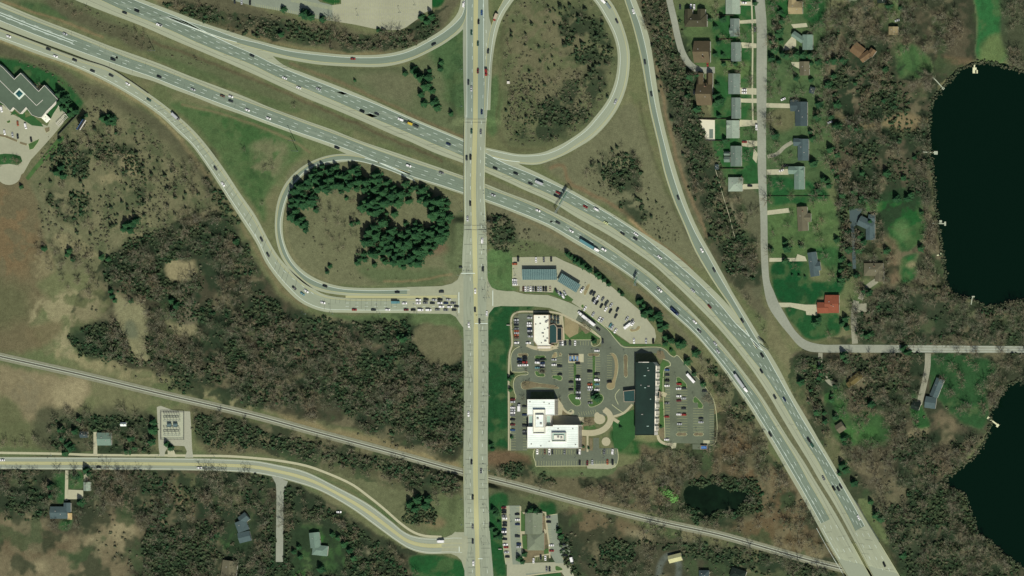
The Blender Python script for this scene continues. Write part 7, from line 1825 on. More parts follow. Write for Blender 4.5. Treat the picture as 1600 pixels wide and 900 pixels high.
# office in the north-west corner
no_ = bldg('office_building', 45, 145, 5.5, 'grey stepped office roof with a diamond skylight in the northwest corner', 'office building')
flatbuilding(no_, [(-14,92),(4.5,105),(22.5,123.5),(32.5,114),(60.5,142.5),(69.5,133),(91,155.5),(82,165),(73,174),(66,183),(61,184),(50,180),(41,168),(32,178),(21,168),(16,174),(6,163),(-14,150)], 5.5, W_PALE, R_GREY, .5)
mb = MB()
for a, b_ in (((2,128),(21,147)),((39,147),(57,165)),((57,165),(67,156)),((-8,118),(2,128))):
    p, q = W(*a, 5.7) - no_.location, W(*b_, 5.7) - no_.location
    d = (q - p).normalized(); n_ = Vector((-d.y, d.x, 0)) * .22
    mb.add([p - n_, q - n_, q + n_, p + n_, p - n_ - Vector((0,0,.15)), q - n_ - Vector((0,0,.15)), q + n_ - Vector((0,0,.15)), p + n_ - Vector((0,0,.15))], [(0,1,2,3),(4,5,1,0),(6,7,3,2)])
mb.build('ridge_cap', W_PALE, no_)
c_ = W(30, 146.5, 6.2) - no_.location
mb = MB(); mb.obox(c_, (1, 1), 4.0, 4.0, 5.57, 6.2); sk = mb.build('skylight_frame', mat('pale frame', (.62,.7,.58), .04, 1, .7), no_)
mb = MB(); mb.obox(c_, (1, 1), 2.6, 2.6, 6.2, 6.9, 0, .15); mb.build('skylight', SKYL, no_)
house('pavilion', 'cream square pavilion roof at the office entrance', [(72,185,11,9,45,'hipx')], RTN if False else R_CREAM, W_PALE, 3.0, .8, None, 'pavilion', None)
occupy([(-10,92),(60,140),(95,155),(70,190),(-10,160)], 2)
# ================================================================ VEHICLES
PAINT = dict(white=(.80,.80,.78), silver=(.42,.44,.44), grey=(.15,.16,.16), black=(.010,.012,.012), dark=(.028,.034,.034), navy=(.015,.03,.075), blue=(.04,.10,.22), red=(.24,.028,.022), maroon=(.12,.02,.018), orange=(.30,.085,.035), brown=(.12,.07,.045), teal=(.10,.24,.25), green=(.02,.07,.045), yellow=(.55,.42,.05), tan=(.42,.36,.26), lime=(.55,.62,.30))
WORD = dict(dark='charcoal', teal='pale teal')
def paint_mat(c):
    return mat('car paint ' + c, PAINT[c], .03, 1.0, .32, .0, .5, coords='obj', coat=.5)
VEH = {}
#        length, half width, belt, roof, cabin base x0..x1, roof x0..x1, kind
SPEC = dict(car=(4.7,.92,.98,1.45,-1.75,1.05,-1.15,.25), suv=(4.95,.98,1.10,1.78,-2.30,1.15,-2.05,.45), pickup=(5.8,1.02,1.15,1.85,-.75,1.45,-.55,.75), van=(5.3,1.02,1.15,2.05,-2.5,1.75,-2.4,1.15))
def ring(x, hw, z0, z1):
    return [(x,-hw*.9,z0),(x,hw*.9,z0),(x,hw,z0+.22),(x,hw,z1-.14),(x,hw*.86,z1),(x,-hw*.86,z1),(x,-hw,z1-.14),(x,-hw,z0+.22)]
def vehicle_mesh(kind, col):
    if (kind, col) in VEH: return VEH[(kind, col)]
    L_, hw, belt, roof, cb0, cb1, cr0, cr1 = SPEC[kind]
    h = L_ / 2
    mb = MB()
    if kind == 'pickup': st_ = [(-h,.86,.5,belt),(-h+.1,.97,.4,belt+.04),(-.9,1,.35,belt+.04),(cb1,1,.35,belt),(h-.5,.98,.38,belt-.05),(h-.12,.93,.42,belt-.16),(h,.82,.5,belt-.34)]
    else: st_ = [(-h,.80,.5,belt-.16),(-h+.15,.93,.4,belt-.04),(cb0,1,.33,belt),(cb1,1,.33,belt),(h-.7,.98,.36,belt-.12),(h-.15,.90,.42,belt-.24),(h,.74,.5,belt-.38)]
    R_ = [ring(x, hw*f, z0, z1) for x, f, z0, z1 in st_]
    v = [p for r_ in R_ for p in r_]; f = []
    for i in range(len(R_) - 1):
        for j in range(8):
            a = i*8+j; b_ = i*8+(j+1)%8
            f.append((a, a+8, b_+8, b_))
    n = len(R_)
    f += [tuple(range(8)), tuple(range((n-1)*8+7, (n-1)*8-1, -1))]
    f = [q[::-1] for q in f]
    mb.add(v, f, 0)
    rw = hw * .74
    mb.box(cr0, cr1, -rw, rw, roof - .05, roof, 0)       # roof panel
    for x_, y_ in ((cr0,-rw),(cr1-.06,-rw),(cr0,rw-.06),(cr1-.06,rw-.06)):
        mb.box(x_, x_+.06, y_, y_+.06, belt, roof-.05, 0)
    if kind == 'pickup': mb.box(-h+.2, cb0-.12, -hw*.78, hw*.78, belt+.042, belt+.06, 4)
    for sx in (-1, 1):
        for sy in (-1, 1):
            mb.tube((sx*h*.62, sy*(hw-.22), .33), (sx*h*.62, sy*(hw+.01), .33), .33, .33, 10, 1)
    for sy in (-1, 1):
        mb.box(h-.22, h-.05, sy*hw*.62-.16, sy*hw*.62+.16, belt-.42, belt-.30, 2)
        mb.box(-h-.015, -h+.08, sy*hw*.62-.14, sy*hw*.62+.14, belt-.36, belt-.2, 3)
    body = mb.build('body', [paint_mat(col), M_TYRE, M_CHROME, M_TAIL, M_DARKSTEEL], link=False).data
    g = MB(); e = .015
    q0 = [(cb0,-hw*.86),(cb1,-hw*.86),(cb1,hw*.86),(cb0,hw*.86)]; q1 = [(cr0-.02,-rw-e),(cr1+.02,-rw-e),(cr1+.02,rw+e),(cr0-.02,rw+e)]
    zb = belt - .03
    g.add([(x,y,zb) for x, y in q0] + [(x,y,roof-.04) for x, y in q1], [(0,1,5,4),(1,2,6,5),(2,3,7,6),(3,0,4,7)])
    gl = g.build('windows', M_GLASS, link=False).data
    VEH[(kind, col)] = (body, gl)
    return body, gl
def place_vehicle(kind, col, px, py, ang, z):
    body, gl = vehicle_mesh(kind, col)
    o = bpy.data.objects.new({'car':'car','suv':'suv','pickup':'pickup_truck','van':'van'}[kind], body); COL.objects.link(o)
    o.location = W(px, py, z); o.rotation_euler = (0, 0, ang)
    c = bpy.data.objects.new('windows', gl); COL.objects.link(c); c.parent = o
    return o
KN = dict(car='car', suv='suv', pickup='pickup', van='van')
def put(kind, col, px, py, ang, area, z=None, grp='cars in traffic'):
    z = gz(px, py) + .24 if z is None else z
    o = place_vehicle(kind, col, px, py, ang, z)
    item(o, px, py, f'{WORD.get(col, col)} {KN[kind]}', area, 'car' if kind in ('car','suv') else kind, grp)
    return o
CO = dict(w='white', s='silver', g='grey', b='black', d='dark', n='navy', u='blue', r='red', m='maroon', o='orange', i='brown', t='teal', e='green', y='yellow', a='tan', l='lime')
KI = {'': 'car', 'S': 'suv', 'P': 'pickup', 'V': 'van'}
def heading(path, px, py):
    d = np.hypot(path[:, 0] - px, path[:, 1] - py); i = int(np.clip(d.argmin(), 1, len(path) - 2))
    t = path[i+1] - path[i-1]
    return math.atan2(-t[1], t[0])
def traffic(path, spec, area, zf=None):
    """spec: 'x,y,colour[kind]' items"""
    for s_ in spec.split():
        x, y, c = s_.split(','); x, y = float(x), float(y)
        z = None if zf is None else float(zf(x, y)) + .3
        put(KI[c[1:]], CO[c[0]], x, y, heading(path, x, y) + random.uniform(-.02, .02), area(x, y) if callable(area) else area, z)
pA = between(A1s, catmull(A2), .5, 500)[::-1]; pB = between(B2s, B1s, .5, 500)
def seg(nm_):
    def f(x, y):
        if x < 300: return f'on the {nm_} by the grey office'
        if x < 740: return f'on the {nm_} west of the bridge'
        if x < 1000: return f'on the {nm_} just past the bridge'
        if y < 600: return f'on the {nm_} by the hotel'
        return f'on the {nm_} near the lakes'
    return f
traffic(pA, '195,20,d 214,17,bS 249,39,wP 394,87,d 445,122,w 467,137,w 498,139,s 566,174,bS 589,178,d 701,225,n 774,263,b 806,271,b 829,287,d 872,301,r 869,306,b 915,323,r 932,327,wV 947,348,l 973,365,d 994,366,w 993,373,d 1031,402,w 1083,454,s 1109,479,m 1191,555,bS 1190,580,b 1211,620,d 1226,624,n 1287,747,g 1303,763,bS 1310,764,b 1314,760,bS 1342,809,w', seg('upper carriageway'))
traffic(pA, '1382,882,bS', 'on the freeway at the railway bridge')
traffic(pB, '102,53,s 177,93,bS 249,120,b 302,140,s 348,150,i 361,151,w 361,158,d 387,172,w 420,185,w 527,231,bS 639,259,wS 690,270,g 771,305,s 841,329,w 872,348,d 893,361,w 944,390,wS 1031,453,wP 1086,503,w 1093,517,d 1118,537,s 1122,549,s 1204,679,bS', seg('lower carriageway'))
pC = between(catmull([(0,48),(60,71),(125,96),(175,113),(222,144),(258,170),(295,203),(318,230),(346,268),(371,305),(396,342),(412,371),(429,400),(449,424),(484,453),(505,463.5),(540,468.5),(720,469)]), catmull([(0,53),(50,76),(100,95),(150,116),(200,143),(250,176),(281,205),(303,227),(334,270),(364,316),(388,352),(404,377),(419,408),(435,430),(451,448),(468,465),(484,475),(508,482.5),(540,484),(720,484.5)]), .5)
traffic(pC, '14,57,w 76,77,d 87,88,w 117,94,d 145,111,d 174,118,d 200,131,w 233,156,e', 'on the exit ramp by the grey office')
traffic(pC, '337,263,d 349,288,w 409,374,d 419,398,d 460,450,d 473,459,t 479,455,w 505,473,w', 'on the exit ramp bend')
E0 = 0.0
for row, y, spec in (('nearest the grass loop', 468.5, '654,wS 666,dS 679,s 688,bS 701,s'), ('second from the loop', 473.5, '654,w 665,g 676,d 687.5,w 697,n 708,g'), ('third from the loop', 479.2, '690,wS 703,w 713.5,d'), ('nearest the woods', 484.2, '554,r 584,d 606,w 635,m 646,b 657.5,wV 670,wV 684,g 697,g 710,d')):
    for s_ in spec.split():
        x, c = s_.split(','); put(KI[c[1:]], CO[c[0]], float(x), y + random.uniform(-.4, .4), E0 + random.uniform(-.03, .03), f'in the queue lane {row}')
put('car', 'white', 632.5, 474, 0, 'behind the teal truck in the queue')
pD = catmull([(720,457),(640,457),(570,456),(527,454),(500,446),(474,434)])
traffic(pD, '508,447,b 621,456.5,b 690,456,dS', 'on the west loop ramp')
UP, DN = math.pi / 2, -math.pi / 2
def ns(spec, area, ang):
    for s_ in spec.split():
        x, y, c = s_.split(','); x, y = float(x), float(y); put(KI[c[1:]], CO[c[0]], x, y, ang + random.uniform(-.03, .03), area, float(ns_height(y)) + .3)
ns('753,20,u 748,34,b 747,68,e 747,111,m 753,175,n', 'northbound above the bridge', UP); ns('737,51,e 732,129,d 737,139,s', 'southbound above the bridge', DN)
ns('737,205,e 729.5,247,d 735.5,246,bS 735,318,b 731,342,s', 'southbound on the bridge', DN); ns('751.5,206,g 754,376,wV 755,420,dS 761,490,w', 'northbound from the crossroads to bridge', UP)
ns('743,455,w 742.5,484,d 733,508,w 732.5,647,w 737,722,b 739,777,d 739,823,g 739,846,d 740,880,w', 'southbound below the crossroads', DN); ns('749.5,502,d 752,736,g', 'northbound below the crossroads', UP)
pG = between(GN, GS, .75)
traffic(pG, '155,730,d 312,731,w', 'eastbound on the arterial'); traffic(between(GN, GS, .25)[::-1], '4,719,w', 'westbound on the arterial')
pR1 = catmull([(330,50),(400,72),(450,84),(500,91),(550,94),(600,94),(637,86),(675,69),(700,53),(721,34),(727,10),(728,-10)])
traffic(pR1, '552,92,r 678,69,b 725,7,wV', 'on the north ramp')
pL = np.vstack([(np.array(catmull(LA))[i] + np.array(resample(catmull(RA), len(catmull(LA))))[i]) / 2 for i in range(len(catmull(LA)))])
traffic(pL, '763,80,d 964,33,d 962,159,s', 'on the northeast loop ramp')
pE = catmull([(988,18),(1004,75),(1013,125),(1020,165),(1033,223),(1045,270),(1061,317),(1079,358),(1097,391),(1115,428),(1129,450),(1150,483),(1170,516)])
traffic(pE, '990,18,w 1008,97,d 1018,147,d 1060,309,d 1097,391,w 1116,422,d 1160,501,b', 'on the east ramp')
# --- larger vehicles
def big(name, cat, px, py, ang, label, parts, z=None):
    o = empty(name, W(px, py, gz(px, py) + .22 if z is None else z), ang); tag(o, label, cat)
    for nm_, fn, m in parts:
        mb = MB(); fn(mb); mb.build(nm_, m, o)
    return o
def cab_fn(x0, x1, hw, z0, z1):
    def f(mb):
        mb.box(x0, x1, -hw, hw, z0, z1 - .5); 
        v = [(x0,-hw,z1-.5),(x1,-hw,z1-.5),(x1,hw,z1-.5),(x0,hw,z1-.5),(x0,-hw*.9,z1),(x1-.7,-hw*.9,z1),(x1-.7,hw*.9,z1),(x0,hw*.9,z1)]
        mb.add(v, [(4,5,6,7),(0,1,5,4),(1,2,6,5),(2,3,7,6),(3,0,4,7)])
        mb.box(x1, x1 + .12, -hw*.9, hw*.9, z0, z0 + .6)
    return f
def glass_fn(x1, hw, z0, z1):
    return lambda mb: (mb.add([(x1+.02,-hw*.85,z0),(x1+.02,hw*.85,z0),(x1-.66,hw*.8,z1),(x1-.66,-hw*.8,z1)], [(0,1,2,3)]), mb.box(x1-1.3, x1-.6, hw+.005, hw+.02, z0-.3, z0), mb.box(x1-1.3, x1-.6, -hw-.02, -hw-.005, z0-.3, z0))
def box_fn(x0, x1, hw, z0, z1):
    return lambda mb: (mb.box(x0, x1, -hw, hw, z0, z1 - .1), mb.box(x0+.08, x1-.08, -hw+.08, hw-.08, z1-.1, z1))
def wheels_fn(xs, hw, r_=.5):
    return lambda mb: [mb.tube((x, s_*(hw-.3), r_), (x, s_*hw, r_), r_, r_, 12) for x in xs for s_ in (-1, 1)]
W_ = lambda c: paint_mat(c)
def semi(px, py, ang, label, cabc, trc, tl=14.0, z=None):
    a = -tl/2 - 1.5
    return big('semi_truck', 'truck', px, py, ang, label, [('cab', lambda mb: (cab_fn(tl/2-.4, tl/2+2.6, 1.2, .7, 3.2)(mb), mb.box(tl/2+2.72, tl/2+4.0, -.95, .95, .7, 1.9), mb.box(tl/2-3.5, tl/2-.4, -.6, .6, .6, .95)), W_(cabc)), ('windows', glass_fn(tl/2+2.6, 1.2, 2.0, 2.7+.5), M_GLASS), ('trailer', box_fn(a, tl/2-1.4, 1.28, 1.15, 4.0), W_(trc)), ('wheel_set', wheels_fn((a+1.2, a+2.5, tl/2-2.6, tl/2-1.4, tl/2+3), 1.22), M_TYRE)], z)
hB = lambda x, y: heading(pB, x, y)
semi(920.5, 382.5, hB(920, 382), 'long pale teal semi trailer with a white cab on the lower carriageway', 'white', 'teal', 14.5)
semi(1157.5, 597, hB(1157, 597), 'silver semi trailer with a white cab beside the hotel wood', 'white', 'silver', 14.5)
semi(919, 499, math.atan2(.62, -.78), 'white semi trailer turning in beside the hotel entrance drive', 'white', 'white', 14.5)
big('dump_truck', 'truck', 1055, 487, hB(1055, 487), 'dark blue dump truck on the lower carriageway above the hotel', [('cab', cab_fn(2.2, 4.4, 1.2, .7, 2.9), W_('navy')), ('windows', glass_fn(4.4, 1.2, 1.8, 2.4+.5), M_GLASS), ('dump_body', lambda mb: (mb.box(-4.6, 2.0, -1.25, 1.25, .9, 1.2), mb.box(-4.6, 2.0, 1.1, 1.25, 1.2, 2.7), mb.box(-4.6, 2.0, -1.25, -1.1, 1.2, 2.7), mb.box(-4.6, -4.45, -1.1, 1.1, 1.2, 2.7), mb.box(1.85, 2.0, -1.1, 1.1, 1.2, 3.0)), W_('navy')), ('wheel_set', wheels_fn((-3.4, -2.2, 3.2), 1.2), M_TYRE)])
def boxtruck(px, py, ang, label, cabc, bc, L_=7.0, z=None, name='box_truck'):
    h = L_/2
    return big(name, 'truck', px, py, ang, label, [('cab', cab_fn(h-1.9, h-.2, 1.05, .6, 2.3), W_(cabc)), ('windows', glass_fn(h-.2, 1.05, 1.4, 2.3), M_GLASS), ('cargo_box', box_fn(-h, h-2.0, 1.2, .8, 3.2), W_(bc)), ('wheel_set', wheels_fn((-h+1.4, h-1.2), 1.1, .42), M_TYRE)], z)
hA = lambda x, y: heading(pA, x, y)
boxtruck(843, 285.5, hA(843, 285), 'white and grey box truck on the upper carriageway past the bridge', 'white', 'silver', 8)
boxtruck(275, 182, heading(pC, 275, 182), 'dark cab box truck with a pale box at the ramp bend', 'dark', 'silver', 9)
boxtruck(619, 472.5, 0, 'pale teal box truck last in the long ramp queue', 'teal', 'teal', 7.5)
boxtruck(689, 846, math.pi, 'white box truck leaving the crossroads along the arterial', 'white', 'white', 7)
boxtruck(943, 1, heading(pL, 943, 1), 'white truck at the top of the northeast loop', 'white', 'white', 6)
boxtruck(812, 637, UP, 'white delivery truck in the aisle west of the white office', 'white', 'white', 7)
boxtruck(894.5, 876, math.atan2(-1, .25), 'white truck with a dark cab by the clinic exit', 'dark', 'white', 6.5)
boxtruck(775, 27, heading(pL[::-1], 775, 27), 'red and cream truck entering the northeast loop', 'red', 'tan', 7.5)
big('flatbed_truck', 'truck', 760, 113, UP, 'red crane truck at the ramp gore north of the bridge', [('cab', cab_fn(1.4, 3.2, 1.1, .6, 2.6), W_('red')), ('windows', glass_fn(3.2, 1.1, 1.6, 2.6), M_GLASS), ('flatbed', lambda mb: (mb.box(-3.4, 1.3, -1.2, 1.2, .8, 1.1), mb.box(-2.4, -1.4, -.6, .6, 1.1, 2.4)), W_('red')), ('boom', lambda mb: (mb.tube((-1.9,0,2.4),(-1.2,-2.6,5.6),.18,.14,6), mb.tube((-1.2,-2.6,5.6),(-3.8,-5.2,5.2),.14,.1,6)), M_DARKSTEEL), ('wheel_set', wheels_fn((-2.4, 2.2), 1.1, .45), M_TYRE)], .3 + float(ns_height(113)))
big('tow_rig', 'truck', 628, 187.5, hA(628, 187), 'white pickup pulling a trailer on the upper carriageway', [('cab', cab_fn(.8, 2.4, .95, .5, 1.8), W_('white')), ('windows', glass_fn(2.4, .95, 1.2, 1.8), M_GLASS), ('bed', lambda mb: (mb.box(-1.6, .75, -.95, .95, .6, 1.15), mb.box(2.5, 3.6, -.9, .9, .5, 1.2)), W_('white')), ('trailer', lambda mb: (mb.box(-5.6, -2.4, -.9, .9, .6, .8), mb.box(-2.4, -1.6, -.06, .06, .55, .65)), M_DARKSTEEL), ('wheel_set', wheels_fn((-4.2, -.6, 2.8), .95, .36), M_TYRE)])
big('tow_rig', 'truck', 644.5, 194.5, hA(644, 194), 'yellow truck with a dark trailer behind the white pickup', [('cab', cab_fn(2.6, 4.4, 1.1, .6, 2.5), W_('yellow')), ('windows', glass_fn(4.4, 1.1, 1.6, 2.5), M_GLASS), ('body', lambda mb: mb.box(-.2, 2.5, -1.1, 1.1, .7, 1.9), W_('yellow')), ('trailer', lambda mb: (mb.box(-6.4, -1.0, -1.15, 1.15, .7, 1.1), mb.box(-5.4, -3.0, -.8, .8, 1.1, 2.0), mb.box(-1.0, -.2, -.1, .1, .6, .7)), M_DARKSTEEL), ('wheel_set', wheels_fn((-4.6, .8, 3.2), 1.1, .42), M_TYRE)])
big('tow_rig', 'truck', 1266.5, 691, hA(1266, 691), 'dark pickup hauling a car trailer near the lakes', [('cab', cab_fn(2.2, 3.8, 1.0, .5, 1.8), W_('black')), ('windows', glass_fn(3.8, 1.0, 1.2, 1.8), M_GLASS), ('bed', lambda mb: (mb.box(.2, 2.15, -1, 1, .6, 1.15), mb.box(3.9, 5.0, -.95, .95, .5, 1.2)), W_('black')), ('trailer', lambda mb: (mb.box(-5.4, -.8, -1.05, 1.05, .5, .7), mb.box(-4.6, -1.4, -.85, .85, .7, 1.7), mb.box(-.8, .2, -.08, .08, .5, .6)), W_('green')), ('wheel_set', wheels_fn((-3.4, .9, 4.0), 1.0, .36), M_TYRE)])
big('trailer', 'trailer', 951, 9, heading(pL, 951, 9) + .05, 'grey flat trailer behind the white truck on the loop', [('bed', lambda mb: (mb.box(-3.2, 3.2, -1.1, 1.1, .7, .95), mb.box(-3.2, -3.0, -1.1, 1.1, .95, 1.9)), M_STEEL), ('wheel_set', wheels_fn((-1.2, .2), 1.05, .4), M_TYRE)])
big('coach', 'bus', 1080.5, 591, math.atan2(-.75, .66), 'white motor coach parked along the hotel lot edge', [('body', lambda mb: (mb.box(-5.4, 5.2, -1.25, 1.25, .5, 3.0), mb.box(-5.2, 4.6, -1.1, 1.1, 3.0, 3.25), mb.box(-3.6, -1.8, -.8, .8, 3.25, 3.45), mb.box(1.2, 2.8, -.8, .8, 3.25, 3.45)), W_('white')), ('windows', lambda mb: (mb.box(-5.0, 4.6, 1.255, 1.27, 1.6, 2.6), mb.box(-5.0, 4.6, -1.27, -1.255, 1.6, 2.6), mb.box(5.2, 5.22, -1.1, 1.1, 1.3, 2.8)), M_GLASS), ('wheel_set', wheels_fn((-3.4, 3.6), 1.22, .48), M_TYRE)])
big('motorhome', 'motorhome', 982, 509, math.atan2(.62, .78), 'white motorhome at the end of the pale overflow lot', [('body', lambda mb: (mb.box(-4.2, 3.4, -1.2, 1.2, .6, 3.0), mb.box(3.4, 4.2, -1.1, 1.1, .6, 1.6), mb.box(-2.6, -1.4, -.5, .5, 3.0, 3.3), mb.box(.6, 1.6, -.5, .5, 3.0, 3.3)), W_('white')), ('windows', lambda mb: (mb.box(3.41, 3.44, -1.0, 1.0, 1.7, 2.6), mb.box(-3.2, 2.2, 1.205, 1.22, 1.8, 2.4), mb.box(-3.2, 2.2, -1.22, -1.205, 1.8, 2.4)), M_GLASS), ('wheel_set', wheels_fn((-2.6, 2.6), 1.15, .42), M_TYRE)])
# --- parked
def park(spec, ang, area, vary=.05):
    for s_ in spec.split():
        x, y, c = s_.split(','); fl = math.pi if random.random() < .5 else 0
        put(KI[c[1:]], CO[c[0]], float(x), float(y), ang + fl + random.uniform(-vary, vary), area, .2, 'parked cars')
V_, H_ = UP, 0.0
park('810,405,dS 838,406,w 850,406,g 861.5,405,d', V_, 'north of the long solar canopy'); park('804.5,412.5,oS 804.5,437.5,w 804.5,441,s 805,444.5,w', H_, 'by the west edge of the solar lot')
park('818,451.5,i 821.5,451.5,w 825.5,451.5,s 829.5,451.5,w 833.5,451.5,g 837.5,451.5,b 841.5,451.5,s 845.5,451.5,s 849.5,451.5,b 853.5,451.5,dS 860,451.5,a', V_, 'south of the long solar canopy')
park('869.5,454,d 873.5,457.5,s 877,459.5,n 880,462.5,wS 883,458,s', math.radians(-62), 'south of the slanted canopy'); park('910,453,wP', math.radians(60), 'east of the slanted canopy')
dg = math.radians(58)
park('924.5,457,dS 928.5,459,d 934.5,465,w 942,467.5,g 948,474,dP 955,477,s', dg, 'in the back row of the overflow lot'); park('927.5,468,d 929.8,471,s 933,473,b 940,478,b 947,483,w 954,486,b 965,484,d 962.5,494,d', dg, 'in the middle row of the overflow lot')
park('914.5,482,w 927,491.5,s 937,498.5,w 941,500.5,s 954,508.5,t 957,511.5,s 962,517,w 980,498,s 989,506,w 988,502,g', dg, 'in the front row of the overflow lot'); park('991,533,w 1010,533,s 1021,533,bS', V_, 'at the south end of the overflow lot')
park('807,500,s 807,504,g 807,507.5,b 807.5,513.5,g 807.5,517,o 807.5,520.5,s 807,523.5,o 807.5,527.5,i 807.5,535.5,w', H_, 'west row of the restaurant lot'); park('828,496.5,s 827.5,505,w 827.5,508.8,wS 828,513.5,n 828,517,s 828,520.5,d 829,525.5,s 826,535.8,w', H_, 'beside the restaurant west wall')
park('876,536,g 879.5,536,w 883.5,536,d 891,536,dS 899,536,w', V_, 'in front of the restaurant lawn'); put('car', 'white', 933, 548, math.pi, 'driving at the lot entrance', .2); put('car', 'dark', 942, 533, DN + .1, 'driving at the lot entrance', .2); put('car', 'black', 935, 514, math.radians(-38), 'following the turning white semi', .22)
park('820,557.5,b 812,561.5,n 820.5,561,b 812,566.5,dS 820.5,566,rS 813,570.8,w 822,570.5,w', H_, 'in the westernmost office lot row'); park('840,562.5,d 847.5,561.5,bS 840,566.5,wS 848,567,n 848,570.8,s 840,574.5,t 847.3,573.8,b 847.5,580.8,b', H_, 'second west office lot row')
park('866,562,s 866,570,w 875,572.5,dS 875,585,b', H_, 'third west office lot row'); park('903,567.5,b 892.5,596.8,b 892.5,608.8,b 903,588,b 903.7,592.6,w 903.7,596.6,b 904,600.5,d 904,604.2,b 903.5,608.2,b 904,613,s 903.5,617.2,d 903.5,622,w', H_, 'along the west green lot strip')
park('922,580.5,bS 933,584.5,bP 933.3,593.5,wV 922,600.5,o 933,600.5,t 922.5,605,w 922.5,608.8,s 933,609,w 922.5,629.5,g', H_, 'along the east green lot strip'); park('952.5,596.5,bS', H_, 'beside the curved tan island')
park('1042.5,578,u 1042.5,586,d 1042.5,594.8,bS 1042.5,602.8,w 1042.5,630,g 1042,651,r 1042,687,w', H_, 'in the row along the hotel east wall'); park('1061.5,600,rS 1060.5,607.5,w 1061,619,w 1061,626,m 1061,647.5,w 1062,662.5,s', H_, 'middle row of the hotel lot')
park('1069,606.5,d 1068.5,622.5,s 1068.5,638,d 1068.8,648,rS 1095.5,654,d 1095.5,659.8,s 1101,611,d', H_, 'east rows of the hotel lot')
park('801.5,624,m 801.5,628,s 801.5,637,w 801.8,641,s 801.5,645,w 801.5,648.5,g 801.5,655.5,b 801.5,663.5,m 801.5,672,u', H_, 'west row by the white office'); park('820,635,d 820,648,n 820.5,665,dS 820.5,674,g 820.5,677.8,d', H_, 'beside the white office west wall')
park('840,706,w 851.5,706,i 859,706,wP 863.5,706,d 882.5,706,g 902.5,706,b 906.3,706,wS 944.5,706,g 957.5,706,wS', V_, 'below the white office south wall'); park('906,723,b 918,723.5,m 926,722.5,s 949.5,722,o 957.5,722.5,bS', V_, 'south edge row of the office lot')
park('787.5,793,m 788,797.5,b 788,801,b 788,806,g 789,810,w 789,816.8,d 789,821.2,b 788,826.8,n 788,831,w 788,834.8,d 789,842.5,b 790,851,w 791,855,r 791.8,863,s 793,870,b', H_, 'west row by the clinic'); park('808.5,803.5,b 809,812,w 809,819.2,n 809,838,dS 811,850,n 811,854.5,s', H_, 'row beside the clinic west wall')
park('857,808,g 857.5,815.5,b 862,852,w 862,860.5,r', H_, 'row beside the clinic east wall'); park('881.5,851,d 882,858.5,d 883.5,867.2,bS', H_, 'outer east row by the clinic'); park('845,870.5,d 852.5,872,w 834,876,w 854.5,889,g 859,889,d', V_, 'south of the clinic')
park('3,171,wV 28,193,o 40.5,197,wV 7.5,207,w 20,211,s 28,213,d 49,218,b', V_ + .15, 'in the grey office lot')
park('367,2,d 378,3,s 391,4,b', V_, 'at the top of the commuter lot'); park('1080,10,w 1085,10.5,w 1063,11,d', V_, 'before the wide brown house'); park('1106,100,r', V_, 'at the brown gabled house')
park('1163,4.5,w 1163,140.5,w 1163,145,w 1163.5,222,r 1172,290.5,b', H_, 'in a drive west of the road'); park('1180,46,g 1182.5,199,wV', V_, 'parked on the lake road verge')
park('1224,155,w 1221,266.5,w 1224.5,259,b 1228,259.5,b 1402,32,s 1297,191,s', H_ + .4, 'at a house east of the road'); park('1085,144,b 1094,121,w', V_, 'at the dead end evergreens'); park('530,800,w', 0, 'on the grass below the arterial')
# ================================================================ BRIDGES, SIGNS, POLES, FENCES, DOCKS
def deck_edge(name, label, pl, zf, h=.9, dz=.1, w=.35, m=None):
    mb = MB(); pl = np.asarray(pl); n = max(3, int(plen(pl) / 4)); pl = resample(pl, n)
    L_, R_ = offset(pl, w / S / 2), offset(pl, -w / S / 2)
    v = []
    for a, b_ in zip(L_, R_):
        z = float(zf(a[0], a[1])) + dz
        v += [W(*a, z), W(*b_, z), W(*b_, z + h), W(*a, z + h)]
    f = []
    for i in range(n - 1):
        k = i * 4
        f += [(k,k+4,k+7,k+3),(k+2,k+6,k+5,k+1),(k+3,k+7,k+6,k+2)]
    f += [(0,3,2,1), (4*n-4,4*n-3,4*n-2,4*n-1)]
    mb.add(v, f)
    o = mb.build(name, m or M_KERB)
    if label: tag(o, label, 'barrier')
    return o
def bridge(name, label, L, R, zf, th=1.1):
    mb = MB(); n = 24; L = resample(np.asarray(L), n); R = resample(np.asarray(R), n)
    v = []
    for a, b_ in zip(L, R):
        za, zb = float(zf(*a)) - .02, float(zf(*b_)) - .02
        v += [W(*a, za), W(*b_, zb), W(*b_, zb - th), W(*a, za - th)]
    f = []
    for i in range(n - 1):
        k = i * 4
        for j in range(4): f.append((k+j, k+(j+1)%4, k+4+(j+1)%4, k+4+j))
    f += [(3,2,1,0), (4*n-4,4*n-3,4*n-2,4*n-1)]
    mb.add(v, f)
    o = empty(name, (0, 0, 0)); tag(o, label, 'bridge')
    mb.build('deck', M_CONCR, o)
    return o
nsz = lambda x, y: ns_height(y)
br = bridge('road_bridge', 'long concrete road bridge carrying the cross road over both freeway carriageways', clip(offset(NSWs, -1), lambda x, y: 183 < y < 353), clip(offset(NSEs, 1), lambda x, y: 183 < y < 353), nsz)
for pl in (clip(offset(NSWs, -.8), lambda x, y: 184 < y < 352), clip(offset(NSEs, .8), lambda x, y: 184 < y < 352)):
    deck_edge('parapet', None, pl, nsz).parent = br
for (y0, x0, x1) in ((205,728,757),(264,728,755),(312,728,755)):
    mb = MB()
    for k in range(4):
        x = x0 + (x1 - x0) * k / 3; p = W(x, y0 + (x - 740) * .42, 2)
        mb.box(p.x - .5, p.x + .5, p.y - .5, p.y + .5, 0, float(ns_height(y0)) - 1.1)
    mb.build('pier', M_CONCR, br)
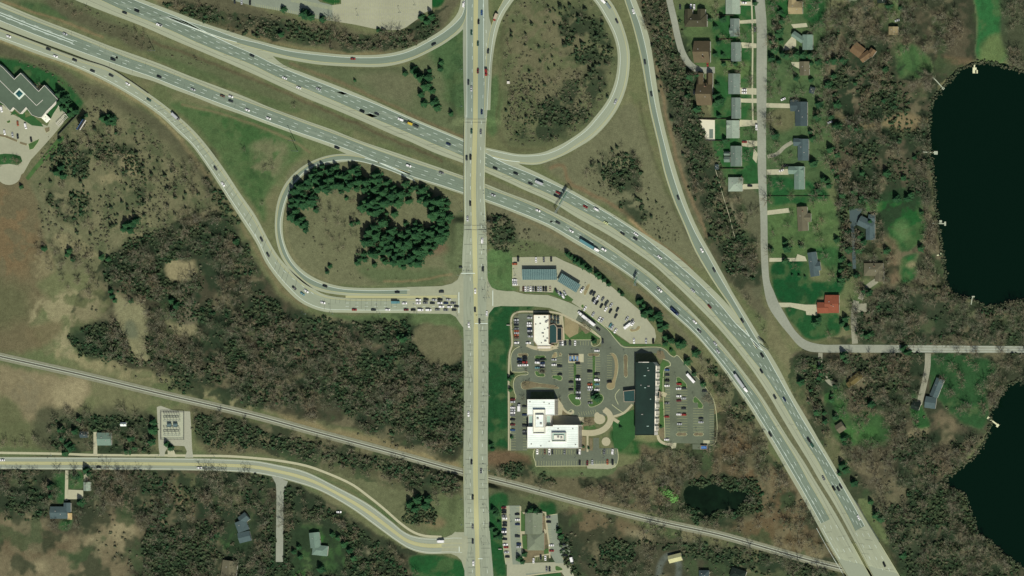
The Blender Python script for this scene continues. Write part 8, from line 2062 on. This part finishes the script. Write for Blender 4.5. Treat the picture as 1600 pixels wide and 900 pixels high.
br2 = bridge('road_bridge', 'short concrete road bridge carrying the cross road over the railway', clip(offset(NSWs, -.5), lambda x, y: 722 < y < 762), clip(offset(NSEs, .5), lambda x, y: 722 < y < 762), nsz, .9)
for pl in (clip(offset(NSWs, -.4), lambda x, y: 724 < y < 760), clip(offset(NSEs, .4), lambda x, y: 724 < y < 760)):
    deck_edge('parapet', None, pl, nsz, .8).parent = br2
fz = lambda x, y: fw_height(y)
for nm_, L_, R_, lb in (('road_bridge', clip(A0s, lambda x, y: y > 846), clip(A3s, lambda x, y: y > 846), 'northeast freeway bridge over the railway with a dark gap beside it'), ('road_bridge', clip(B0s, lambda x, y: y > 846), clip(B3s, lambda x, y: y > 846), 'southwest freeway bridge over the railway with a dark gap beside it')):
    b_ = bridge(nm_, lb, L_, R_, fz, 1.0)
    deck_edge('parapet', None, L_, fz, 1.0, .1, .4).parent = b_; deck_edge('parapet', None, R_, fz, 1.0, .1, .4).parent = b_
deck_edge('concrete_barrier', 'long dark concrete barrier between the exit ramp and lower carriageway', catmull([(-15,39),(0,44.5),(60,67),(125,91),(172,107),(200,124),(232,146)]), lambda x, y: 0, .9, .15, .5, mat('weathered barrier', D(84,82,70), .1, 1, .9))
deck_edge('guard_rail', 'steel guard rail along the east side of the far bridge verge', clip(offset(A0s, -1), lambda x, y: 780 < y < 845), lambda x, y: fw_height(y), .7, .1, .25, M_STEEL)
# --- sign gantry over the upper carriageway
def gantry(px0, py0, px1, py1, panels, label, name='sign_gantry', z=7.0):
    a, b_ = W(px0, py0), W(px1, py1)
    o = empty(name, a); tag(o, label, 'road sign'); d = (b_ - a); L_ = d.length; u = d.normalized(); o.rotation_euler = (0, 0, math.atan2(u.y, u.x))
    mb = MB()
    for y_ in (-.6, .6):
        for z_ in (z, z + 1.2): mb.tube((0, y_, z_), (L_, y_, z_), .1, .1, 6)
    n = int(L_ / 1.6)
    for k in range(n):
        x = L_ * k / n; x2 = L_ * (k + 1) / n
        mb.tube((x, -.6, z), (x2, -.6, z + 1.2), .05, .05, 4); mb.tube((x, .6, z), (x2, .6, z + 1.2), .05, .05, 4); mb.tube((x, -.6, z), (x2, .6, z), .05, .05, 4); mb.tube((x, -.6, z + 1.2), (x2, .6, z + 1.2), .05, .05, 4)
    mb.build('truss', M_STEEL, o)
    for x in ((0, L_) if name == 'sign_gantry' else (0,)):
        mb = MB(); mb.tube((x, -.6, 0), (x, -.6, z + 1.2), .18, .15, 8); mb.tube((x, .6, 0), (x, .6, z + 1.2), .18, .15, 8); mb.tube((x, -.6, z * .5), (x, .6, z * .5), .08, .08, 6); mb.build('post', M_STEEL, o)
    for x0, w_, s_ in panels:
        mb = MB(); mb.box(x0, x0 + w_, s_ * .75, s_ * .9, z - 1.2, z + 2.4); q = mb.build('sign_panel', mat('green sign face', (.01, .12, .06), .05, 1, .5), o)
    return o
gantry(871, 333, 893.5, 297, [(9,6,1),(16,7,1)], 'lattice sign gantry spanning the upper carriageway with two panels')
gantry(995, 446, 1001, 432, [(2,6,1)], 'cantilever sign on the verge of the lower carriageway below the gantry', 'cantilever_sign')
gantry(1201, 546, 1188, 536.5, [(2,6.5,-1)], 'cantilever sign at the east ramp merge', 'cantilever_sign', 6.5)
# --- poles
def pole(px, py, h, label, cat='light pole', grp='light poles', arm=None, name='light_pole', r_=.12):
    o = empty(name, W(px, py, gz(px, py))); tag(o, label, cat, grp) if label else None
    mb = MB(); mb.tube((0, 0, 0), (0, 0, h), r_, r_ * .55, 7); mb.box(-.35, .35, -.35, .35, 0, .25); mb.build('post', M_STEEL, o)
    mb = MB()
    if arm:
        mb.tube((0, 0, h), (arm[0], arm[1], h + .3), .06, .05, 5); e = arm
    else: e = (0, 0)
    mb.box(e[0] - .45, e[0] + .45, e[1] - .3, e[1] + .3, h + .05, h + .3); mb.build('lamp_head', M_DARKSTEEL, o)
    return o
for x, y, h, ar in ((241.5,79,17,'in the freeway median'),(461,220,17,'on the green inside the ramps'),(465,236,16,'on the green inside the ramps')):
    o = pole(x, y, h, None, r_=.32); item(o, x, y, 'tall lamp mast', ar, 'light pole', 'light poles')
for x, y, ar, am in [(721.5,y_,'on the west side of the cross road',(2.4,0)) for y_ in (108,166,330,530,565,600,640,690,780,820)] + [(764.5,y_,'on the east side of the cross road',(-2.4,0)) for y_ in (302,345,390,425,465,548,580,618,735,800,850)] + [(x_, 490.5, 'along the ramp queue', (0,2)) for x_ in (477,520,594,652)] + [(x_, 711.5 if x_ < 300 else 714, 'along the arterial footpath', (0,-2)) for x_ in (80,160,248,335)]:
    o = pole(x, y, 9, None, arm=am); item(o, x, y, 'street lamp', ar, 'street lamp', 'street lamps')
for x, y in ((818,553),(844,557),(867,553),(875,553),(898,572),(928,555),(957,553),(978,556),(898,614),(928,615),(866,590),(844,586),(870,604),(1058,592),(1086,623),(1065,678),(1091,678),(1040,600),(1040,650),(803,515),(828,493),(850,715),(900,715),(945,715),(625.5,19.5),(649,8),(560,24),(806,430),(918,452),(990,513),(800,815),(811,870),(874,830)):
    o = pole(x, y, 7.5, None, arm=(1.0, 0)); item(o, x, y, 'parking lot lamp', 'among the car parks', 'lamp', 'car park lamps')
# --- traffic signals
for px, py, ax, ay, nm_ in ((717,430,12,0,'northwest'),(766,448,0,-9,'northeast'),(716,494,0,9,'southwest'),(767,500,-12,0,'southeast')):
    o = empty('traffic_signal', W(px, py, gz(px, py))); tag(o, f'mast arm traffic signal at the {nm_} corner of the crossroads', 'traffic signal', 'signals at the crossroads')
    mb = MB(); mb.tube((0,0,0), (0,0,6.2), .14, .11, 8); mb.tube((0,0,6), (ax,ay,6.3), .09, .05, 6); mb.build('mast', M_STEEL, o)
    for k in (.55, .95):
        mb = MB(); x, y = ax * k, ay * k; mb.box(x-.2, x+.2, y-.2, y+.2, 5.3, 6.3); mb.build('signal_head', mat('signal housing', (.25,.19,.02), .05, 1, .5), o)
o = empty('control_cabinet', W(720.5, 418, gz(720.5, 418))); tag(o, 'dark signal control cabinet on the verge north of the crossroads', 'cabinet')
mb = MB(); mb.box(-1.4, 1.4, -.6, .6, 0, 1.9); mb.box(-1.5, 1.5, -.7, .7, 1.9, 2.0); mb.build('housing', M_DARKSTEEL, o); mb = MB(); mb.box(-.6, .6, -.63, -.605, .2, 1.7); mb.build('door', M_STEEL, o)
# --- billboard and walls by the grey office
o = empty('billboard', W(133, 195)); tag(o, 'tall blue-backed billboard casting a black shadow by the grey office wall', 'billboard'); o.rotation_euler = (0, 0, math.radians(58))
mb = MB(); mb.tube((0,0,0), (0,0,9), .5, .5, 10); mb.build('post', M_DARKSTEEL, o)
mb = MB(); mb.box(-5.5, 5.5, .2, .5, 8, 13); mb.build('panel', mat('blue panel', (.05,.14,.33), .1, .6, .6), o); mb = MB(); mb.box(-5.5, 5.5, -.5, -.2, 8, 13); mb.build('panel', mat('dark panel', (.03,.035,.04), .1, .6, .6), o)
mb = MB(); mb.box(-5.5, 5.5, -1.3, -.55, 7.9, 8.0); mb.box(-5.5, 5.5, .55, 1.1, 7.9, 8.0); mb.build('catwalk', W_PALE, o)
def wall(name, label, pl, h, w, m, cat='wall'):
    o = deck_edge(name, None, catmull(pl, 3) if len(pl) > 2 else np.array(pl, float), lambda x, y: 0, h, .05, w, m); tag(o, label, cat); return o
wall('screen_wall', 'long dark screen wall between the grey office yard and the field', [(121,179),(105,196),(90,212)], 3.2, .4, mat('dark timber', (.05,.06,.05), .2, 1, .9)); wall('garden_wall', 'white garden wall running from the grey office corner', [(86,160),(104,180)], 1.2, .5, W_PALE)
o = empty('pergola', W(98, 188)); tag(o, 'white lattice pergola on the grey office terrace', 'pergola'); o.rotation_euler = (0, 0, math.radians(46))
mb = MB()
for k in range(9): mb.box(-6 + k*1.5, -5.7 + k*1.5, -2, 2, 2.6, 2.8)
mb.box(-6, 6.3, -1.9, -1.7, 2.4, 2.6); mb.box(-6, 6.3, 1.7, 1.9, 2.4, 2.6); mb.build('lattice', W_PALE, o)
mb = MB()
for x in (-5.8, 0, 5.8):
    for y in (-1.8, 1.8): mb.box(x-.1, x+.1, y-.1, y+.1, 0, 2.4)
mb.build('post', W_PALE, o)
# --- yard fences behind the street houses
for k, (y, x0, x1) in enumerate(((24,1119,1146),(62,1120,1145),(94.5,1125,1155),(186,1091,1136),(220,1104,1140),(263.5,1126,1162))):
    wall('yard_fence', f'dark board fence across the street yards, {ORD[k]} from the north', [(x0, y), (x1, y)], 1.8, .2, mat('board fence', (.10,.085,.06), .2, 1, .9), 'fence')
wall('yard_fence', 'thin fence between the two lawns east of the road', [(1200,306.5),(1297,306.5)], 1.0, .1, mat('board fence', (.10,.085,.06), .2, 1, .9), 'fence'); wall('retaining_wall', 'pale wall running down the slope behind the street houses', [(1118,265),(1128,300),(1140,340),(1148,371)], 1.0, .5, M_PATH)
# --- walled pool
o = empty('swimming_pool', W(1105, 202.5)); tag(o, 'covered pool set in a cream paved terrace behind the brown house', 'pool')
pp = [(1092.5,186.5),(1117,187.5),(1117,219.5),(1103.5,219.5)]
mb = MB(); bl = o.location; mb.poly_prism([((W(*q).x - bl.x), (W(*q).y - bl.y)) for q in pp], .1, .2); mb.build('terrace', mat('cream paving', D(222,206,178), .04, .5, .8), o)
mb = MB(); mb.box(2.0, 5.6, -8.4, .4, .2, .3); mb.build('cover', mat('pool cover', D(112,120,106), .08, .6, .7), o); occupy(pp)
mb = MB()
for a_, b_ in (((1092.5,186.5),(1117,187.5)),((1103.5,219.5),(1117,219.5)),((1092.5,186.5),(1103.5,219.5))):
    p, q = W(*a_) - bl, W(*b_) - bl; p.z = .1; q.z = .1; d = (q - p).normalized(); n_ = Vector((-d.y, d.x, 0)) * .08
    mb.add([p - n_, q - n_, q + n_, p + n_] + [v_ + Vector((0,0,1.5)) for v_ in (p - n_, q - n_, q + n_, p + n_)], [(4,5,6,7),(0,1,5,4),(2,3,7,6),(1,2,6,5),(3,0,4,7)])
mb.build('fence', mat('board fence', (.10,.085,.06), .2, 1, .9), o)
# --- substation
mb = MB(); sheet(mb, [(245,636),(251,634),(270,641),(297,643),(299,672),(300,700),(302,715),(289,715),(292,705),(288,697),(264,696),(258,706),(257,713),(250,713),(248,700)], .13); struct(mb.build('gravel_yard', M_GRAVEL))
mb = MB(); bl = W(270, 665)
C4 = [(252,643.5),(288,643.5),(288,687),(252,687)]
for a_, b_ in zip(C4, C4[1:] + C4[:1]):
    p, q = W(*a_, .13), W(*b_, .13); d = (q - p).normalized(); L_ = (q - p).length; n = int(L_ / 3)
    for k in range(n): r0 = p + d * (L_ * k / n); mb.tube(r0, r0 + Vector((0,0,2.4)), .06, .06, 5)
    for z_ in (.4, 1.2, 2.0, 2.4): mb.tube(p + Vector((0,0,z_)), q + Vector((0,0,z_)), .07, .07, 4)
tag(mb.build('perimeter_fence', M_DARKSTEEL), 'rectangular steel fence around the substation gravel', 'fence')
mb = MB(); sheet(mb, [(253,645),(287,645),(287,686),(253,686)], .136); struct(mb.build('gravel_yard', mat('pale crushed stone', D(178,172,146), .08, 1.2, .95)))
for k, (y, n) in enumerate(((650,7),(657,6),(672,6),(679,5))):
    o = empty('switch_frame', W(270, y, .14)); tag(o, f'steel switch frame of the substation, {ORD[k]} row from the north', 'switch frame', 'substation switch frames')
    mb = MB()
    for j in range(n):
        x = -7 + 14 * j / (n - 1); mb.tube((x, -.8, 0), (x, -.8, 4.5), .12, .12, 5); mb.tube((x, .8, 0), (x, .8, 4.5), .12, .12, 5); mb.tube((x, -.8, 4.5), (x, .8, 4.5), .12, .12, 5)
    mb.tube((-7, -.8, 4.5), (7, -.8, 4.5), .14, .14, 5); mb.tube((-7, .8, 4.5), (7, .8, 4.5), .14, .14, 5); mb.build('frame', M_DARKSTEEL if k % 2 == 0 else M_STEEL, o)
    mb = MB()
    for j in range(n): x = -7 + 14 * j / (n - 1); mb.tube((x, 0, 4.5), (x, 0, 5.6), .22, .1, 6)
    mb.build('insulator', mat('glazed insulator', (.22,.26,.26), .1, 1, .3), o)
for k, x in enumerate((265.5, 275)):
    o = empty('transformer', W(x, 664, .14)); tag(o, f'{("western", "eastern")[k]} of the two finned transformers in the substation', 'transformer', 'substation transformers')
    mb = MB(); mb.box(-1.8, 1.8, -1.2, 1.2, .3, 2.8); [mb.box(-1.7 + j*.45, -1.55 + j*.45, -1.9, 1.9, .5, 2.5) for j in range(8)]; mb.build('tank', mat('transformer paint', (.10,.16,.16), .1, 1, .6), o)
    mb = MB(); [mb.tube((-1 + j, 0, 2.8), (-1 + j, 0, 4.0), .18, .08, 6) for j in range(3)]; mb.build('bushing', mat('glazed insulator', (.22,.26,.26), .1, 1, .3), o)
# --- docks on the lakes
WOODP = mat('pale dock boards', D(176,174,150), .1, .9, .9); WOODT = mat('cream dock boards', D(226,214,172), .08, .9, .9)
def dock(pts, w, label, m, plats=()):
    o = empty('dock', W(*pts[0])); tag(o, label, 'dock', 'docks on the lakes'); bl = o.location
    mb = MB(); ps = MB()
    for a_, b_ in zip(pts, pts[1:]):
        p, q = W(*a_) - bl, W(*b_) - bl; d = (q - p); c = (p + q) / 2
        mb.obox(c, d, d.length / 2, w / 2, .3, .42)
        n = max(2, int(d.length / 3))
        for k in range(n + 1):
            r0 = p.lerp(q, k / n); ps.tube((r0.x, r0.y, -1.6), (r0.x, r0.y, .3), .1, .1, 5)
    for x, y, a_, sx, sy in plats:
        c = W(x, y) - bl; mb.obox(c, (math.cos(a_), math.sin(a_)), sx / 2, sy / 2, .425, .52)
        for s0 in (-1, 1): ps.tube((c.x + s0*sx*.4, c.y, -1.6), (c.x + s0*sx*.4, c.y, .42), .1, .1, 5)
    mb.build('deck', m, o); ps.build('post', M_SLEEPER, o)
dock([(1523,99),(1522.5,106)], 1.2, 'cream dock with a broad platform at the north end of the lake', WOODT, ((1523,110,0,3.6,5.4),(1526,112,.0,2.4,3.2)))
dock([(1457,120),(1464,127),(1473,137)], .9, 'thin slanting dock with a small end platform in the northwest cove', WOODP, ((1474,138,.8,2.2,2.2),))
dock([(1442,237.5),(1462,238.5)], .9, 'grey dock reaching straight east with a square end platform', WOODP, ((1462.5,238.8,0,3.4,3.2),))
dock([(1457,349),(1477,349.5)], .9, 'forked grey dock with two platforms below the long lawn', WOODP, ((1470,346,0,2.4,2.2),(1477,349.5,0,1.6,3.8)))
dock([(1464,399),(1470,398)], 1.0, 'tiny pale dock below the kidney lawn', WOODT, ((1469.5,397,.6,2.0,1.2),))
dock([(1517.5,476),(1519,467),(1520.5,463.5)], .9, 'bent dock on the south shore of the lake', WOODP, ((1521,463.5,0,2.6,1.2),))
dock([(1543,653),(1551,658),(1559,664)], 1.3, 'pale dock on the second lake with a platform at each end', WOODT, ((1545.5,653.5,-.5,3.2,2.4),(1559,665,.9,3.0,2.0)))
# --- patio tables of the restaurant, signs on the lawns, water tank in the loop meadow
for k, (x, y) in enumerate(((862,495),(868,496.5),(873,497.5),(863,502),(868,503),(873,504))):
    o = empty('patio_table', W(x, y, .16)); tag(o, f'patio table under a dark parasol, {ORD[k % 3]} from the west in the {("north", "south")[k // 3]} row', 'table', 'restaurant patio tables')
    mb = MB(); mb.tube((0,0,0),(0,0,2.4),.04,.04,5); mb.tube((0,0,2.1),(0,0,2.5),1.5,.05,8); mb.build('parasol', mat('dark parasol', (.04,.06,.055), .1, 1, .9), o)
    mb = MB(); mb.tube((0,0,.7),(0,0,.76),.8,.8,10); mb.tube((0,0,0),(0,0,.05),.35,.35,8); mb.build('table_top', W_TAN, o)
for x, y, lb in ((795,508,'low white sign on the west lawn of the restaurant'),(782,858,'low sign on the clinic lawn beside the cross road')):
    o = empty('monument_sign', W(x, y)); tag(o, lb, 'sign'); mb = MB(); mb.box(-1.6, 1.6, -.3, .3, 0, .5); mb.build('base', W_BRICK, o); mb = MB(); mb.box(-1.5, 1.5, -.2, .2, .5, 1.7); mb.build('panel', W_PALE, o)
o = empty('utility_box', W(795, 129)); tag(o, 'white utility box in the northeast loop meadow', 'utility box'); mb = MB(); mb.box(-1.1, 1.1, -1.1, 1.1, 0, 1.6); mb.box(-1.2, 1.2, -1.2, 1.2, 1.6, 1.7); mb.build('housing', W_PALE, o); mb = MB(); mb.box(-.5, .5, -1.13, -1.105, .1, 1.4); mb.build('door', M_STEEL, o)
label_all()
